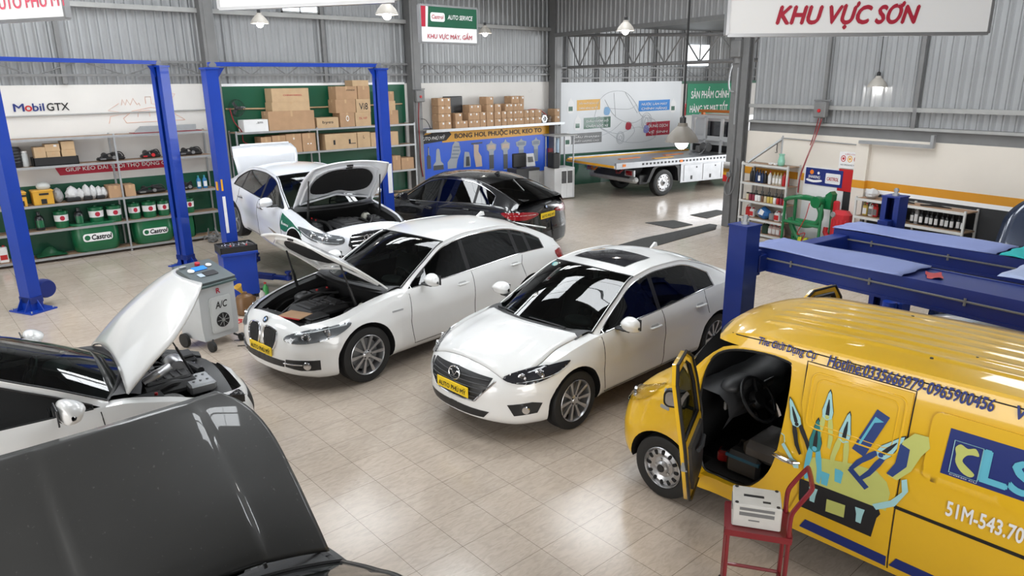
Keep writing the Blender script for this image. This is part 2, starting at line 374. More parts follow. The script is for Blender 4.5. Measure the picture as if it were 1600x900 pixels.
struct('trim_15', MB().bb(2.98, 3.26, -.11, 0, 0, 2.28), m_cream, loc=rw(0), rot=RWR)          # plastered pier
struct('trim_16', MB().bb(2.98, 3.265, -.115, -.02, 1.36, 1.52), m_stripe, loc=rw(0), rot=RWR)
struct('trim_17', MB().bb(.05, 10, .02, .26, 2.36, 2.62), m_column, loc=rw(0), rot=RWR)
struct('trim_18', MB().bb(.05, 10, -.06, .0, 2.9, 2.98).bb(.05, 10, -.05, .0, 2.56, 2.61), m_pale, loc=rw(0), rot=RWR)
struct('trim_19', MB().bb(2.02, 2.1, -.06, 0, 2.6, 7).bb(4.02, 4.1, -.06, 0, 2.6, 7).bb(6.1, 6.2, -.06, 0, 2.6, 7), m_gsteel, loc=rw(0), rot=RWR)
struct('trim_20', MB().bb(3.05, 4.55, -.16, -.08, 2.26, 2.32).bb(4.5, 4.56, -.16, -.08, 2.28, 2.5), m_steel, loc=rw(0), rot=RWR)
# gate post
struct('trim_21', MB().bb(-.16, .02, -.17, -.15, 0, 5.05).bb(-.16, .02, .0, .02, 0, 5.05).bb(-.08, -.06, -.15, 0, 0, 5.05), m_column, loc=rw(0), rot=RWR)
struct('trim_22', MB().bb(-.42, -.2, -.2, .1, 0, 5.0, .01), m_gsteel, loc=rw(0), rot=RWR)
struct('trim_23', MB().bb(-8.3, .1, -.04, .04, 4.92, 5.04), m_gsteel, loc=rw(0), rot=RWR)
# truss across the gate
g = MB(); ch = lambda u: 4.98 - .052 * (u + 8.2)
g.tube([(-8.25, .5, ch(-8.25)), (-.2, .5, ch(-.2))], .045, 8); g.tube([(-8.25, .5, 3.98), (-.2, .5, 3.98)], .045, 8)
n = 6; w = 8.05 / n
for k in range(n):
    a = -8.25 + k * w
    g.cyl((a, .5, ch(a)), (a + w / 2, .5, 3.98), .024, n=6); g.cyl((a + w / 2, .5, 3.98), (a + w, .5, ch(a + w)), .024, n=6)
    g.cyl((a + w / 2, .5, 3.98), (a + w / 2, .5, ch(a + w / 2)), .02, n=6); g.cyl((a, .5, 3.98), (a, .5, ch(a)), .026, n=6)
struct('trim_24', g, m_gsteel, loc=rw(0), rot=RWR)
# annex beyond the gate
struct('wall_annex', corr(-.2, 12, 3.45, 7, .19), m_sheet, loc=an(0, -.1), rot=ANR, recalc=False, angle=20)
struct('trim_25', MB().bb(-.3, 12, 0, .08, 0, 1.2).bb(5.75, 12, -.01, .08, 3.4, 3.5), m_green, loc=an(0), rot=ANR)
struct('trim_26', MB().bb(-.3, 12, .01, .09, 1.2, 3.5), m_board, loc=an(0), rot=ANR)
g = MB()
for z in (3.62, 3.95): g.bb(-.2, 12, -.1, -.04, z, z + .04)
for k in range(9):
    g.cyl((k * 1.3, -.07, 3.64), (k * 1.3 + .65, -.07, 3.97), .012, n=6); g.cyl((k * 1.3 + .65, -.07, 3.97), (k * 1.3 + 1.3, -.07, 3.64), .012, n=6); g.bb(k * 1.3 + .6, k * 1.3 + .7, -.06, 0, 3.5, 6)
struct('trim_27', g, m_gsteel, loc=an(0), rot=ANR)
wt = link('window_2', None, None, an(5.8, .03, 4.05), ANR, kind='structure')
child('window_pane', MB().bb(0, 1.3, 0, .02, 0, .75), mat('daylit_pane_annex', (.9, .96, 1), .3, emit=1.7, noise=.1), wt)
# roofs
m_roof = mat('roof_sheet', (.13, .135, .14), .6, .2, 0, .1, 1)
struct('ceiling', MB().bb(-8, 18, -8, 18, 7.0, 7.06), m_roof)
m_sky = mat('translucent_roof_panel', (.93, .97, 1), .5, emit=SKYLIGHT, noise=0)
wn_ = 3
for x, y, s_ in ((4.5, 3.4, .8), (7.2, 6.2, 1), (7.2, 10.1, 1), (7.2, 14.2, 1), (11.6, 1.9, 1), (11.6, 6, 1), (11.6, 10.1, 1), (11.6, 14.2, 1), (2.8, 8.4, 1), (2.8, 12, 1), (2.8, 15.5, 1), (-1.6, 9, 1), (-1.6, 13.2, 1), (15.6, 4, 1)):
    if 1:
        w_ = link('window_%d' % wn_, None, None, (x, y, 6.97), 0, kind='structure'); wn_ += 1
        g = MB()
        for k in range(3): g.bb(-.95 + .64 * k, -.95 + .64 * k + .60, -1.05, 1.05, 0, .015)
        w_.scale = (s_, s_, 1); child('skylight_pane', g, m_sky, w_); child('skylight_frame', MB().bb(-1.0, 1.0, -1.1, -1.05, -.02, .03).bb(-1.0, 1.0, 1.05, 1.1, -.02, .03).bb(-1.0, -.95, -1.1, 1.1, -.02, .03).bb(.95, 1.0, -1.1, 1.1, -.02, .03), m_pale, w_)
for i, y in enumerate((-2, 3.4, 8.8, 14.2)):
    struct('trim_%d' % (28 + i), MB().bb(-8, 18, y, y + .12, 6.75, 7.0), m_gsteel)
struct('ceiling_annex', MB().bb(0, 9, -12, .1, 5.3, 5.36), m_roof, loc=an(.3), rot=ANR)
fl = thing('fluorescent_tube_light', 'white fluorescent tube light glowing under the annex roof', 'light', an(6.2, 3.2, 5.14), ANR)
child('tube', MB().bb(-.75, .75, -.05, .05, -.03, .02), mat('tube_glow', (1, 1, 1), .4, emit=5, noise=0), fl); child('bracket', MB().bb(-.8, .8, -.06, .06, .02, .08), m_wink, fl)

# the sides behind the camera: front wall with an added opening for light, left wall
struct('wall_front', MB().bb(-8, -6.5, -8.1, -8, 0, 7).bb(2.5, 18, -8.1, -8, 0, 7).bb(-6.5, 2.5, -8.1, -8, 6.2, 7), m_sheet)
struct('wall_left', MB().bb(-8.1, -8, -8, 18, 0, 7), m_sheet)
struct('wall_side', corr(10, 17.4, 0, 7, .21), m_sheet, loc=rw(0, -.06), rot=RWR, recalc=False, angle=20)
# ------------------------------------------------------------------ vehicles: one body builder
SIDE = [(0, .86), (.05, .925), (.14, .965), (.3, .985), (.45, .985), (.62, 1.0), (.8, .985), (.92, .955), (1, .915)]
class Car:
    def __init__(s, **k):
        s.__dict__.update(dict(lf=.85, nf=2.7, lr=.5, nr=3.2, shy=.915, bow=[(0, 0), (.25, .10), (.6, .14), (1.3, .27), (1.9, .08), (2.2, 0)], zb=[(0, .24), (.35, .17), (1.2, .19), (3.6, .2), (4.4, .27), (6, .33)],
            rakef=[(.15, .05), (.3, .0), (.5, 0), (.62, .025), (.75, .09), (.9, .2)], raker=[(.2, .08), (.35, 0), (.6, 0), (.75, .03), (1.0, .07), (1.2, .12)], side=SIDE, kz=1., crown=2.2, ribs=None, crease=None))
        s.__dict__.update(k)
    def w(s, x):
        a = 1.
        if x < s.lf: a = max(1e-3, 1 - (1 - x / s.lf) ** s.nf) ** (1 / s.nf)
        e = s.L - x
        if e < s.lr: a = min(a, max(1e-3, 1 - (1 - e / s.lr) ** s.nr) ** (1 / s.nr))
        return s.hw * a * (lerp_tab(s.plan, x) if hasattr(s, 'plan') else 1)
    def arch(s, x, z):
        y = 0
        for ax in (s.fo, s.fo + s.wb):
            d = math.hypot(x - ax, z - s.r); y += .022 * math.exp(-((d - s.r - .05) / .10) ** 2)
        return y
    def shift(s, x, z):
        if x < .9: x += lerp_tab(s.rakef, z) * (1 - x / .9)
        e = s.L - x
        if e < .7: x -= lerp_tab(s.raker, z) * (1 - e / .7)
        return x
    def sec(s, x, nt=15, ns=13):
        """half section, bottom edge to centre line, as (x,y,z)"""
        w = s.w(x); zb = lerp_tab(s.zb, x); sh = lerp_tab(s.sh, x); zt = lerp_tab(s.top, x); R = []
        for i in range(nt):
            t = i / (nt - 1); z = zb + (sh - zb) * t; y = w * lerp_tab(s.side, t) + s.arch(x, z) * min(1, w / s.hw); R.append((s.shift(x, z), y, z))
        y0 = R[-1][1]; bw = lerp_tab(s.bow, x)
        q1 = .07
        if s.hood: q1 = min(.6, max(.05, 1 - s.hoody(x) / y0))
        for i in range(ns): R.append(s.topv(x, q1 + (1 - q1) * i / (ns - 1), y0, sh, zt, bw))
        return R
    def topv(s, x, q, y0, sh, zt, bw):
        y = y0 * (1 - q); z = sh + (zt - sh) * (1 - (1 - q) ** s.crown)
        if s.ribs and s.ribs[0] < x < s.ribs[1] and q > .22: z += .007 * max(0, math.cos(y * 2 * PI / s.ribs[2])) ** 1
        if s.crease and s.hood[0] < x < s.hood[1]:
            u = y / s.hw; z += s.crease[1] * (1 / (1 + math.exp((u - s.crease[0]) * (s.crease[2] if len(s.crease) > 2 else 60)))) * math.sin(PI * min(1, (x - s.hood[0]) / (s.hood[1] - s.hood[0]) * .8 + .1))
        return (s.shift(x, z) - bw * (1 - (y / max(.05, y0)) ** 2), y, z)
    def stations(s):
        X = {0., .006, .02, .045, .08, .12, .17, .22}; L = s.L
        X |= {L - e for e in (0., .006, .02, .045, .08, .12, .17)}
        x = .28
        while x < L - .2: X.add(round(x, 4)); x += .075
        X |= set(s.keys); X = sorted(X); R = [X[0]]
        for x in X[1:]:
            if x - R[-1] > .012 or x in s.keys or x < .03 or x > L - .03: R.append(x)
        return R
    def build(s, name, label, cat, loc, yaw, pitch=0., ns=13):
        root = link(name, None, None, loc, (0, -pitch, yaw), label, cat); s.root = root
        NT, NS = 15, ns; X = s.stations(); half = [s.sec(x, NT, NS) for x in X]; b = MB(); n = NT + NS
        rows = [h + [(p[0], -p[1], p[2]) for p in h[-2::-1]] for h in half]; b.grid(rows)
        hx, xs = s.hood, s.cabin; ND = len(s.doors) - 1 if s.doors else 0; nc = len(rows[0]) - 1
        for i in range(len(X) - 1):
            xm = (X[i] + X[i + 1]) / 2
            for k in range(nc):
                r_ = k if k < n - 1 else nc - 1 - k; mi = 0
                if r_ >= NT - 1:
                    if hx and r_ >= NT and hx[0] < xm < hx[1]: mi = 3
                    elif xs and xs[0] < xm < xs[1]: mi = 4
                    elif hx and xs and r_ >= NT and hx[1] < xm < xs[0]: mi = 2
                elif ND and half[i][r_][2] > .255:
                    for d in range(ND):
                        if s.doors[d] < xm < s.doors[d + 1]: mi = 5 + 2 * d + (0 if k < n - 1 else 1)
                b.mi[i * nc + k] = mi
        m_ = len(rows[0]); N = len(rows)
        for i in range(N - 1): b.f.append((i * m_, (i + 1) * m_, (i + 1) * m_ + m_ - 1, i * m_ + m_ - 1)); b.mi.append(1)
        b.f += [tuple(range(m_)), tuple(range((N - 1) * m_, N * m_))]; b.mi += [0, 0]
        me = b.mesh(name + '_shell', [s.paint, m_void, m_plast] + [s.paint] * 8, 30, weld=1e-4)
        # wheel wells
        c = MB(); R = s.r + s.gap if hasattr(s, 'gap') else s.r + .055
        for ax in (s.fo, s.fo + s.wb):
            for q in (1, -1): c.cyl((ax, q * (s.hw - .30), s.r), (ax, q * (s.hw + .3), s.r), R, n=40)
        cm = c.mesh('wells', [m_void], 30)
        me = s.cut(me, cm)
        if getattr(s, 'extra', None): me = s.cut(me, s.extra)
        s.me = me
        bm = bmesh.new(); bm.from_mesh(me)
        for f in bm.faces:
            p = f.calc_center_median()
            for ax in (s.fo, s.fo + s.wb):
                d = math.hypot(p.x - ax, p.z - s.r)
                if d < R + .004 and (abs(abs(p.y) - (s.hw - .30)) < .01 or abs(d - R) < .012) and abs(f.normal.y) < .3 or (d < R and abs(abs(p.y) - (s.hw - .3)) < .01): f.material_index = 1
        s.bvh = BVHTree.FromBMesh(bm)
        hood = []; door = {}; kill = []
        for f in bm.faces:
            k = f.material_index
            if k < 3: continue
            kill.append(f)
            if k == 3: hood.append(f)
            elif k >= 5: door.setdefault(((k - 5) // 2, 1 if k % 2 else -1), []).append(f)
        def extract(fs, nm, org=(0, 0, 0)):
            q = MB(); idx = {}
            for f in fs:
                t = []
                for v in f.verts:
                    if v.index not in idx: idx[v.index] = len(q.v); q.v.append(tuple(v.co - Vector(org)))
                    t.append(idx[v.index])
                q.f.append(tuple(t)); q.mi.append(0)
            return q
        bm.verts.index_update(); s.hoodq = None; s.door = {}
        if hood:
            xh = s.hood[1]; s.hinge = (xh, 0, lerp_tab(s.sh, xh) + .03)
            q = extract(hood, 'hood', s.hinge); s.hoodq = q
        for k, fs in door.items():
            q = extract(fs, 'door'); d = q.obj('door', [s.paint, m_void], root, angle=30); s.door[k] = d
        bmesh.ops.delete(bm, geom=kill, context='FACES'); bm.to_mesh(me); bm.free(); me.set_sharp_from_angle(angle=math.radians(30))
        s.body = link('body', me, root)
        return root
    def bowat(s, p):
        bw = lerp_tab(s.bow, p.x + .1); return bw * (1 - min(1, abs(p.y) / (s.hw * .9)) ** 2)
    def hoody(s, x): return lerp_tab(s.hoodw, x) * s.hw
    def cut(s, me, cm):
        a = bpy.data.objects.new('a', me); c = bpy.data.objects.new('c', cm); COL.objects.link(a); COL.objects.link(c)
        md = a.modifiers.new('b', 'BOOLEAN'); md.operation = 'DIFFERENCE'; md.object = c; md.solver = 'EXACT'
        dg = bpy.context.evaluated_depsgraph_get(); r = bpy.data.meshes.new_from_object(a.evaluated_get(dg))
        bpy.data.objects.remove(a); bpy.data.objects.remove(c); return r
    # charts onto the body surface -------------------------------------------------
    def chart(s, mode, sg=1):
        bv = s.bvh; xc = 1.15; xr = s.L - 1.15
        def fn(u, v, off=0.):
            if mode == 'front': o = Vector((xc - 3 * math.cos(u), 3 * math.sin(u), v)); d = Vector((math.cos(u), -math.sin(u), 0))
            elif mode == 'rear': o = Vector((xr + 3 * math.cos(u), 3 * math.sin(u), v)); d = Vector((-math.cos(u), -math.sin(u), 0))
            elif mode == 'side': o = Vector((u, 3 * sg, v)); d = Vector((0, -sg, 0))
            else: o = Vector((u, v, 4)); d = Vector((0, 0, -1))
            h = bv.ray_cast(o, d)
            if h[0] is None: h = bv.find_nearest(o + d * (2.2 if mode != 'top' else 3))
            nn = h[1] if h[1].dot(d) < 0 else -h[1]
            return tuple(h[0] + nn * off)
        return fn
    def to(s, mode, p, sg=1):
        if mode == 'front': return (math.atan2(p[1] * sg, 1.15 - p[0]), p[2])
        if mode == 'rear': return (math.atan2(p[1] * sg, p[0] - (s.L - 1.15)), p[2])
        return p
    def pat(s, mb, mode, P, th=.006, sg=1, mi=None, res=None, smooth=0):
        pts = [s.to(mode, p, sg) for p in P]
        if smooth: pts = [q[:2] for q in cr([(a[0], a[1], 0) for a in pts], smooth)]
        return patch(mb, pts, s.chart(mode, sg), res or (.045 if mode in ('side', 'top') else .022), th, mi)
    def line(s, mb, mode, P, r=.004, sg=1, mi=None, n=5, closed=False, off=0., smooth=0):
        pts = [s.to(mode, p, sg) for p in P]; Q = []
        if smooth: pts = [q[:2] for q in cr([(a[0], a[1], 0) for a in pts], smooth, closed)]
        fn = s.chart(mode, sg); m_ = len(pts)
        for i in range(m_ if closed else m_ - 1):
            a, c = pts[i], pts[(i + 1) % m_]; k = max(1, int(math.dist(a, c) / .05))
            Q += [fn(a[0] + (c[0] - a[0]) * j / k, a[1] + (c[1] - a[1]) * j / k, off) for j in range(k)]
        if not closed: Q.append(fn(*pts[-1], off))
        return mb.tube(Q, r, n, closed=closed, mi=mi)
    def at(s, mode, p, sg=1, off=0.): return Vector(s.chart(mode, sg)(*s.to(mode, p, sg), off))
    # standard fittings -----------------------------------------------------------
    def put_hood(s, angle=0., liner=None, crest=.022):
        q = s.hoodq; xh = s.hinge
        if not angle:
            q.v = [(p[0] * .994 - .003, p[1] * .992, p[2] + .002) for p in q.v]
        h = q.obj('hood', [s.paint, m_void], s.root, angle=40); h.location = xh; h.rotation_euler = (0, math.radians(angle), 0)
        sol = h.modifiers.new('thickness', 'SOLIDIFY'); sol.thickness = crest; sol.offset = -1 if angle else 0
        s.hoodo = h
        # make sure normals face up so the sheet thickens downwards
        me = h.data
        if sum(p.normal.z for p in me.polygons) < 0: me.flip_normals()
        if angle:
            b = MB(); ys = max(abs(v[1]) for v in q.v); bv = BVHTree.FromPolygons([Vector(p) for p in q.v], q.f); x0 = -1.
            def xf(y):
                z_ = [v[0] for v in q.v if abs(v[1] - y) < .09]; return min(z_) if z_ else min(v[0] for v in q.v)
            def un(u, v, off=0.):
                u = u * abs(xf(v)); hh = bv.ray_cast(Vector((u, v, 2)), Vector((0, 0, -1)))
                if not hh[0]: hh = bv.find_nearest(Vector((u, v, 0)))
                return (hh[0].x, hh[0].y, hh[0].z - crest - .012 - off)
            P = cr([(x0 * .80, -ys * .45, 0), (x0 * .82, 0, 0), (x0 * .80, ys * .45, 0), (x0 * .62, ys * .70, 0), (x0 * .36, ys * .68, 0), (x0 * .28, ys * .34, 0), (x0 * .33, 0, 0), (x0 * .28, -ys * .34, 0), (x0 * .36, -ys * .68, 0), (x0 * .62, -ys * .70, 0)], 4)
            patch(b, P, un, .06, .01); child('insulation_pad', b, liner or m_void, h)
            f = MB()
            for sg in (-1, 1): f.tube([un(x0 * .88, sg * ys * .5, 0), un(x0 * .80, sg * ys * .74, 0), un(x0 * .5, sg * ys * .84, 0), un(x0 * .12, sg * ys * .84, 0)], .018, 8)
            f.tube([un(x0 * .12, -ys * .84, 0), un(x0 * .16, 0, 0), un(x0 * .12, ys * .84, 0)], .018, 8); f.tube([un(x0 * .88, -ys * .5, 0), un(x0 * .90, 0, 0), un(x0 * .88, ys * .5, 0)], .018, 8)
            child('inner_frame', f, s.paint, h); k = MB(); k.box(un(x0 * .89, 0, .01), (.08, .12, .02), .006); child('latch', k, m_plast, h)
        return h
    def greenhouse(s, glassw, glasss, pillars, dlo_tip, frame=.055, framew=None, rear='window', trimmat=None, roofmat=None, sunroof=None, side_right=True, rearglass=None):
        """rail: (x,y,z,crown,bow) per point, s.hi header index, s.ri rear header index"""
        R = s.rail; M_ = []; n = len(R); K = 8
        for i in range(n - 1):
            for k in range(K):
                t = i + k / K; M_.append((t, *lerp_tab([(j, *R[j]) for j in range(n)], t)))
        M_.append((n - 1, *R[-1])); s.M = M_
        def row(mm, nv=16):
            t, x, y, z, c, bw = mm; return [(x + bw * (1 - (v / nv * 2 - 1) ** 2), y * (v / nv * 2 - 1), z + c * (1 - (v / nv * 2 - 1) ** 2)) for v in range(nv + 1)]
        s.row = row
        def strip(a, e): return [row(mm) for mm in M_ if a - 1e-6 <= mm[0] <= e + 1e-6]
        child('windshield', MB().grid(strip(0, s.hi)), glassw, s.root, angle=60)
        roof = child('roof', MB().grid(strip(s.hi, s.ri)), roofmat or s.paint, s.root, angle=50)
        if rear: child('rear_window', MB().grid(strip(s.ri, n - 1)), rearglass or glassw, s.root, angle=60)
        if sunroof:
            b = MB(); rows = []
            for mm in M_:
                if sunroof[0] <= mm[1] <= sunroof[1]:
                    r_ = row(mm, 24); rows.append([(p[0], p[1], p[2] + .006) for p in r_ if abs(p[1]) < sunroof[2]])
            k = min(len(r) for r in rows); rows = [r[(len(r) - k) // 2:(len(r) - k) // 2 + k] for r in rows]
            b.grid(rows); child('sunroof', b, m_dkglass, s.root, angle=50)
        fwt = framew or [(0, frame), (9, frame)]
        for sg in (1, -1):
            body = []; gl = {}; bl = MB(); fr = MB(); pts = []
            for mm in M_:
                t, x, y, z = mm[:4]; zb = max(lerp_tab(s.sh, x) - .01, 0); yb = s.w(x) * s.shy - .012
                if z < zb + .03: zb = z - .03
                pts.append((x, (y + .004), z, yb, zb, min(lerp_tab(fwt, x), z - zb)))
            P = lambda q, zz: (q[0], sg * (q[3] + (q[1] - q[3]) * ((zz - q[4]) / (q[2] - q[4]))), zz)
            fr.grid([[P(q, q[2] - q[5] * v / 2) for v in range(3)] for q in pts])
            # rounded gutter over the rail
            fr.tube([(q[0], sg * (q[1] - .008), q[2] - .006) for q in pts], .016, 8)
            fr.grid([[P(q, q[4] - .02), P(q, q[4] + .012)] for q in pts])
            # glass between belt and frame, split by pillars
            L0 = [q for q in pts if q[2] - q[5] > q[4] + .02 and q[0] < dlo_tip]
            xs = [q[0] for q in L0]; a0 = xs[0]; cuts = [a0] + [p for p in pillars if a0 < p < xs[-1]] + [xs[-1] + .001]
            def interp(x):
                for i in range(len(pts) - 1):
                    if pts[i][0] <= x <= pts[i + 1][0]:
                        k = (x - pts[i][0]) / max(1e-6, pts[i + 1][0] - pts[i][0]); return tuple(pts[i][j] + (pts[i + 1][j] - pts[i][j]) * k for j in range(6))
                return pts[-1]
            for i in range(len(cuts) - 1):
                w_ = .035; A, E = cuts[i] + (w_ if i else 0), cuts[i + 1] - (w_ if i < len(cuts) - 2 else 0)
                Q = [interp(A)] + [q for q in pts if A < q[0] < E] + [interp(E)]
                g = MB(); g.grid([[P(q, q[4] + .01 + (max(q[2] - q[5], q[4] + .012) - q[4] - .01) * v / 4) for v in range(5)] for q in Q])
                par = s.door.get((min(i, max(0, len(s.doors) - 2)), sg), s.root) if s.doors else s.root
                child('side_window', g, glasss, par, angle=60)
                if i:
                    q0, q1 = interp(cuts[i] - w_), interp(cuts[i] + w_)
                    bl = MB(); bl.grid([[P(q, q[4] + (q[2] - q[5] - q[4]) * v / 3) for v in range(4)] for q in (q0, q1)]); child('door_pillar', bl, m_plast, s.root)
            # rear quarter behind the glass
            rq = [interp(min(dlo_tip, xs[-1]))] + [q for q in pts if q[0] > xs[-1]]
            fr.grid([[P(q, q[4] - .01 + (q[2] - q[4] + .01) * v / 4) for v in range(5)] for q in rq])
            child('window_frame', fr, s.paint, s.root, angle=50)
            s.P = P; s.pts = pts
            if trimmat:
                t_ = MB(); Q = [q for q in pts if q[0] <= xs[-1] + .01 and q[2] - q[5] > q[4] + .012]
                up = [P(q, q[2] - q[5]) for q in Q]; lo = [P(q, q[4] + .012) for q in Q][::-1]
                t_.tube([(p[0], p[1] + sg * .006, p[2]) for p in up + lo], .008, 6, closed=True); child('window_trim', t_, trimmat, s.root)
        # dark beading round the windscreen
        b = MB(); S_ = strip(0, s.hi)
        b.tube([(p[0], p[1], p[2] + .002) for p in S_[0]], .014, 6); b.tube([r[0] for r in S_], .012, 6); b.tube([r[-1] for r in S_], .012, 6); b.tube(S_[-1], .009, 6)
        child('windshield_seal', b, m_plast, s.root)
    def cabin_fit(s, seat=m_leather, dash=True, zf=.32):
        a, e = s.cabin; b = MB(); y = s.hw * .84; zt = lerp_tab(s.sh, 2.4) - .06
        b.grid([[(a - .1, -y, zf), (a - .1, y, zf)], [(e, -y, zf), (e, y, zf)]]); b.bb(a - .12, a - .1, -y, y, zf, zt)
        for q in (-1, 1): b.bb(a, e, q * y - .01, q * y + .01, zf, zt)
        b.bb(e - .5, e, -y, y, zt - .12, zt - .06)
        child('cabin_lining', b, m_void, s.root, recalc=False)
        d = MB(); xa = s.rail[0][0]; zd = lerp_tab(s.sh, xa) + .0
        d.grid([[(xa - .25 + .5 * i / 5 + .05 * math.cos(v / 8 * PI - PI / 2) - .16 * (1 - (v / 4 - 1) ** 2), y * (v / 4 - 1) * .96, zd + (.0, .035, .045, .035, -.02, -.14)[i]) for v in range(9)] for i in range(6)])
        d.ball((xa + .2, -.37, zd + .02), (.12, .19, .06)); child('dashboard', d, m_plast2, s.root, angle=60)
        w = MB(); c = Vector((xa + .42, -.37, zd - .02)); M = Matrix.Translation(c) @ Matrix.Rotation(math.radians(66), 4, 'Y')
        w.tube([M @ Vector((.185 * math.cos(t * PI / 12), .185 * math.sin(t * PI / 12), 0)) for t in range(24)], .015, 6, closed=True)
        w.lathe([(0, -.03), (.07, -.03), (.075, .0), (.05, .02), (0, .025)], M, 14)
        for t in (0, 2.1, 4.2): w.cyl(M @ Vector((0, 0, -.01)), M @ Vector((.18 * math.cos(t + 1.57), .18 * math.sin(t + 1.57), 0)), .014, n=6)
        child('steering_wheel', w, m_plast, s.root)
        for i, (x, ys) in enumerate(((xa + .72, (-.37, .37)), (xa + 1.62, (-.38, .38)))):
            if x + .5 > s.cabin[1]: continue
            for q in ys:
                t = MB(); t.box((x, q, .50), (.52, .50, .2), .06); t.box((x + .32, q, .80), (.16, .48, .62), .06, Matrix.Rotation(math.radians(16), 3, 'Y')); t.box((x + .44, q, 1.17), (.10, .26, .16), .04)
                child('seat', t, seat, s.root)
        v = MB(); mm = s.M[int(8 * s.hi) - 4]; v.box((mm[1] + mm[5] + .06, 0, mm[3] + mm[4] - .08), (.03, .22, .06), .015); child('rear_view_mirror', v, m_plast, s.root)
    def seams(s, lines, sgs=(1, -1)):
        for mode, P in lines:
            for sg in (sgs if mode in ('side', 'front', 'rear') else (1,)): b = MB(); s.line(b, mode, P, .0045, sg); child('panel_gap', b, m_void, s.root)
    def mirror(s, x, z, cap=None, base=m_plast, only=(1, -1), y=None, k=1.):
        for sg in only:
            yb = (y or s.w(x) * .93); b = MB(); g = MB(); par = s.door.get((0, sg), s.root)
            P = [(-.085, .0), (-.10, .05), (-.05, .10), (.01, .12), (.05, .10), (.065, .02), (.05, -.06), (.01, -.075), (-.06, -.05)]
            rows = []
            for i, (dy, sc) in enumerate(((.0, .25), (.015, .66), (.05, .9), (.11, 1), (.17, .93), (.215, .7), (.235, .2))):
                rows.append([(x + .03 + px * sc * k - dy * .12 * k, sg * (yb + .07 + dy * k), z + .0 + (pz * .85 * sc) * k) for px, pz in cr([(p[0], p[1], 0) for p in P], 3) and [(q[0], q[1]) for q in cr([(p[0], p[1], 0) for p in P], 3)]])
            b.grid(rows, closeu=True); g.bb(x + .078 * k, x + .09 * k, sg * (yb + .10), sg * (yb + .10 + .17 * k), z - .05 * k, z + .075 * k, .004)
            a = MB(); a.box((x + .03, sg * (yb + .05), z - .06), (.09, .14, .035), .014); a.box((x + .03, sg * (yb + .12), z - .055), (.10, .14, .03), .012)
            o = child('mirror_cap', b, cap or s.paint, par, angle=60); child('mirror_glass', g, m_dkglass, par); child('mirror_arm', a, base, par)
    def handle(s, x, z, m=None, only=(1, -1), k=0):
        for sg in only:
            b = MB(); p = [s.at('side', (x + d, z), sg, o) for d, o in ((-.09, .004), (-.08, .03), (-.02, .04), (.05, .04), (.09, .03), (.1, .004))]
            b.tube(p, [.010, .014, .015, .015, .014, .010], 8); c = MB(); s.pat(c, 'side', rrect(.15, .06, .028, 4, x, z + .002), .003, sg)
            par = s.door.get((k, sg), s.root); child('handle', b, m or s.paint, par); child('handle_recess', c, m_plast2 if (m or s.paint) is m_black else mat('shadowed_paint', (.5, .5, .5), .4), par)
    def lamp(s, mode, P, fitm, balls, name, sgs=(1, -1), cover=None, extra=None, drl=None):
        for sg in sgs:
            b = MB(); s.pat(b, mode, P, .016, sg, smooth=3); o = child(name, b, fitm, s.root, angle=50)
            for p, r in balls:
                c = s.at(mode, p, sg, .010); n_ = Vector((-.75, .5 * sg, .1)) if mode == 'front' else Vector((.8, .4 * sg, 0)); n_.normalize()
                M = Matrix.Translation(c) @ n_.to_track_quat('Z', 'Y').to_matrix().to_4x4(); l = MB(); l.lathe([(0, .012), (r * .55, .012), (r * .72, .004), (r * .8, .012), (r, .010), (r * 1.02, -.01)], M, 18); child('lamp_lens', l, m_chrome, o)
            if drl:
                d = MB(); s.line(d, mode, drl, .008, sg, off=.01, smooth=3); child('light_strip', d, mat('lamp_strip', (.75, .78, .8), .2), o)
    def plate(s, p, w, h, mode, txt, tilt=0., m=None):
        c = s.at(mode, p, 1, .022); sx = -1 if mode == 'front' else 1
        b = MB(); b.box(c, (.012, w, h), .004); o = child('number_plate', b, m or m_plate, s.root)
        t = MB(); u = (0, sx * -1, 0) if mode == 'front' else (0, 1, 0); u = (0, -1, 0) if mode == 'front' else (0, 1, 0)
        f = plane_fn((c.x + sx * .008, 0, c.z - h * .3), u, (0, 0, 1)); text(t, txt, w * .88, h * .6, lambda a, q: f(a, q), bold=.009); child('lettering', t, m_ink, o, recalc=False)
    def wheels(s, which=((0, 1), (0, -1), (1, 1), (1, -1)), style='ten', steel=False):
        for e, sg in which:
            ax = s.fo + e * s.wb; w = link('wheel', None, s.root, (ax, sg * (s.hw - .005), s.r), 0 if sg > 0 else PI)
            for nm, me in wheel_mesh(s.r, s.tw, style): link(nm, me, w)
_WM = {}
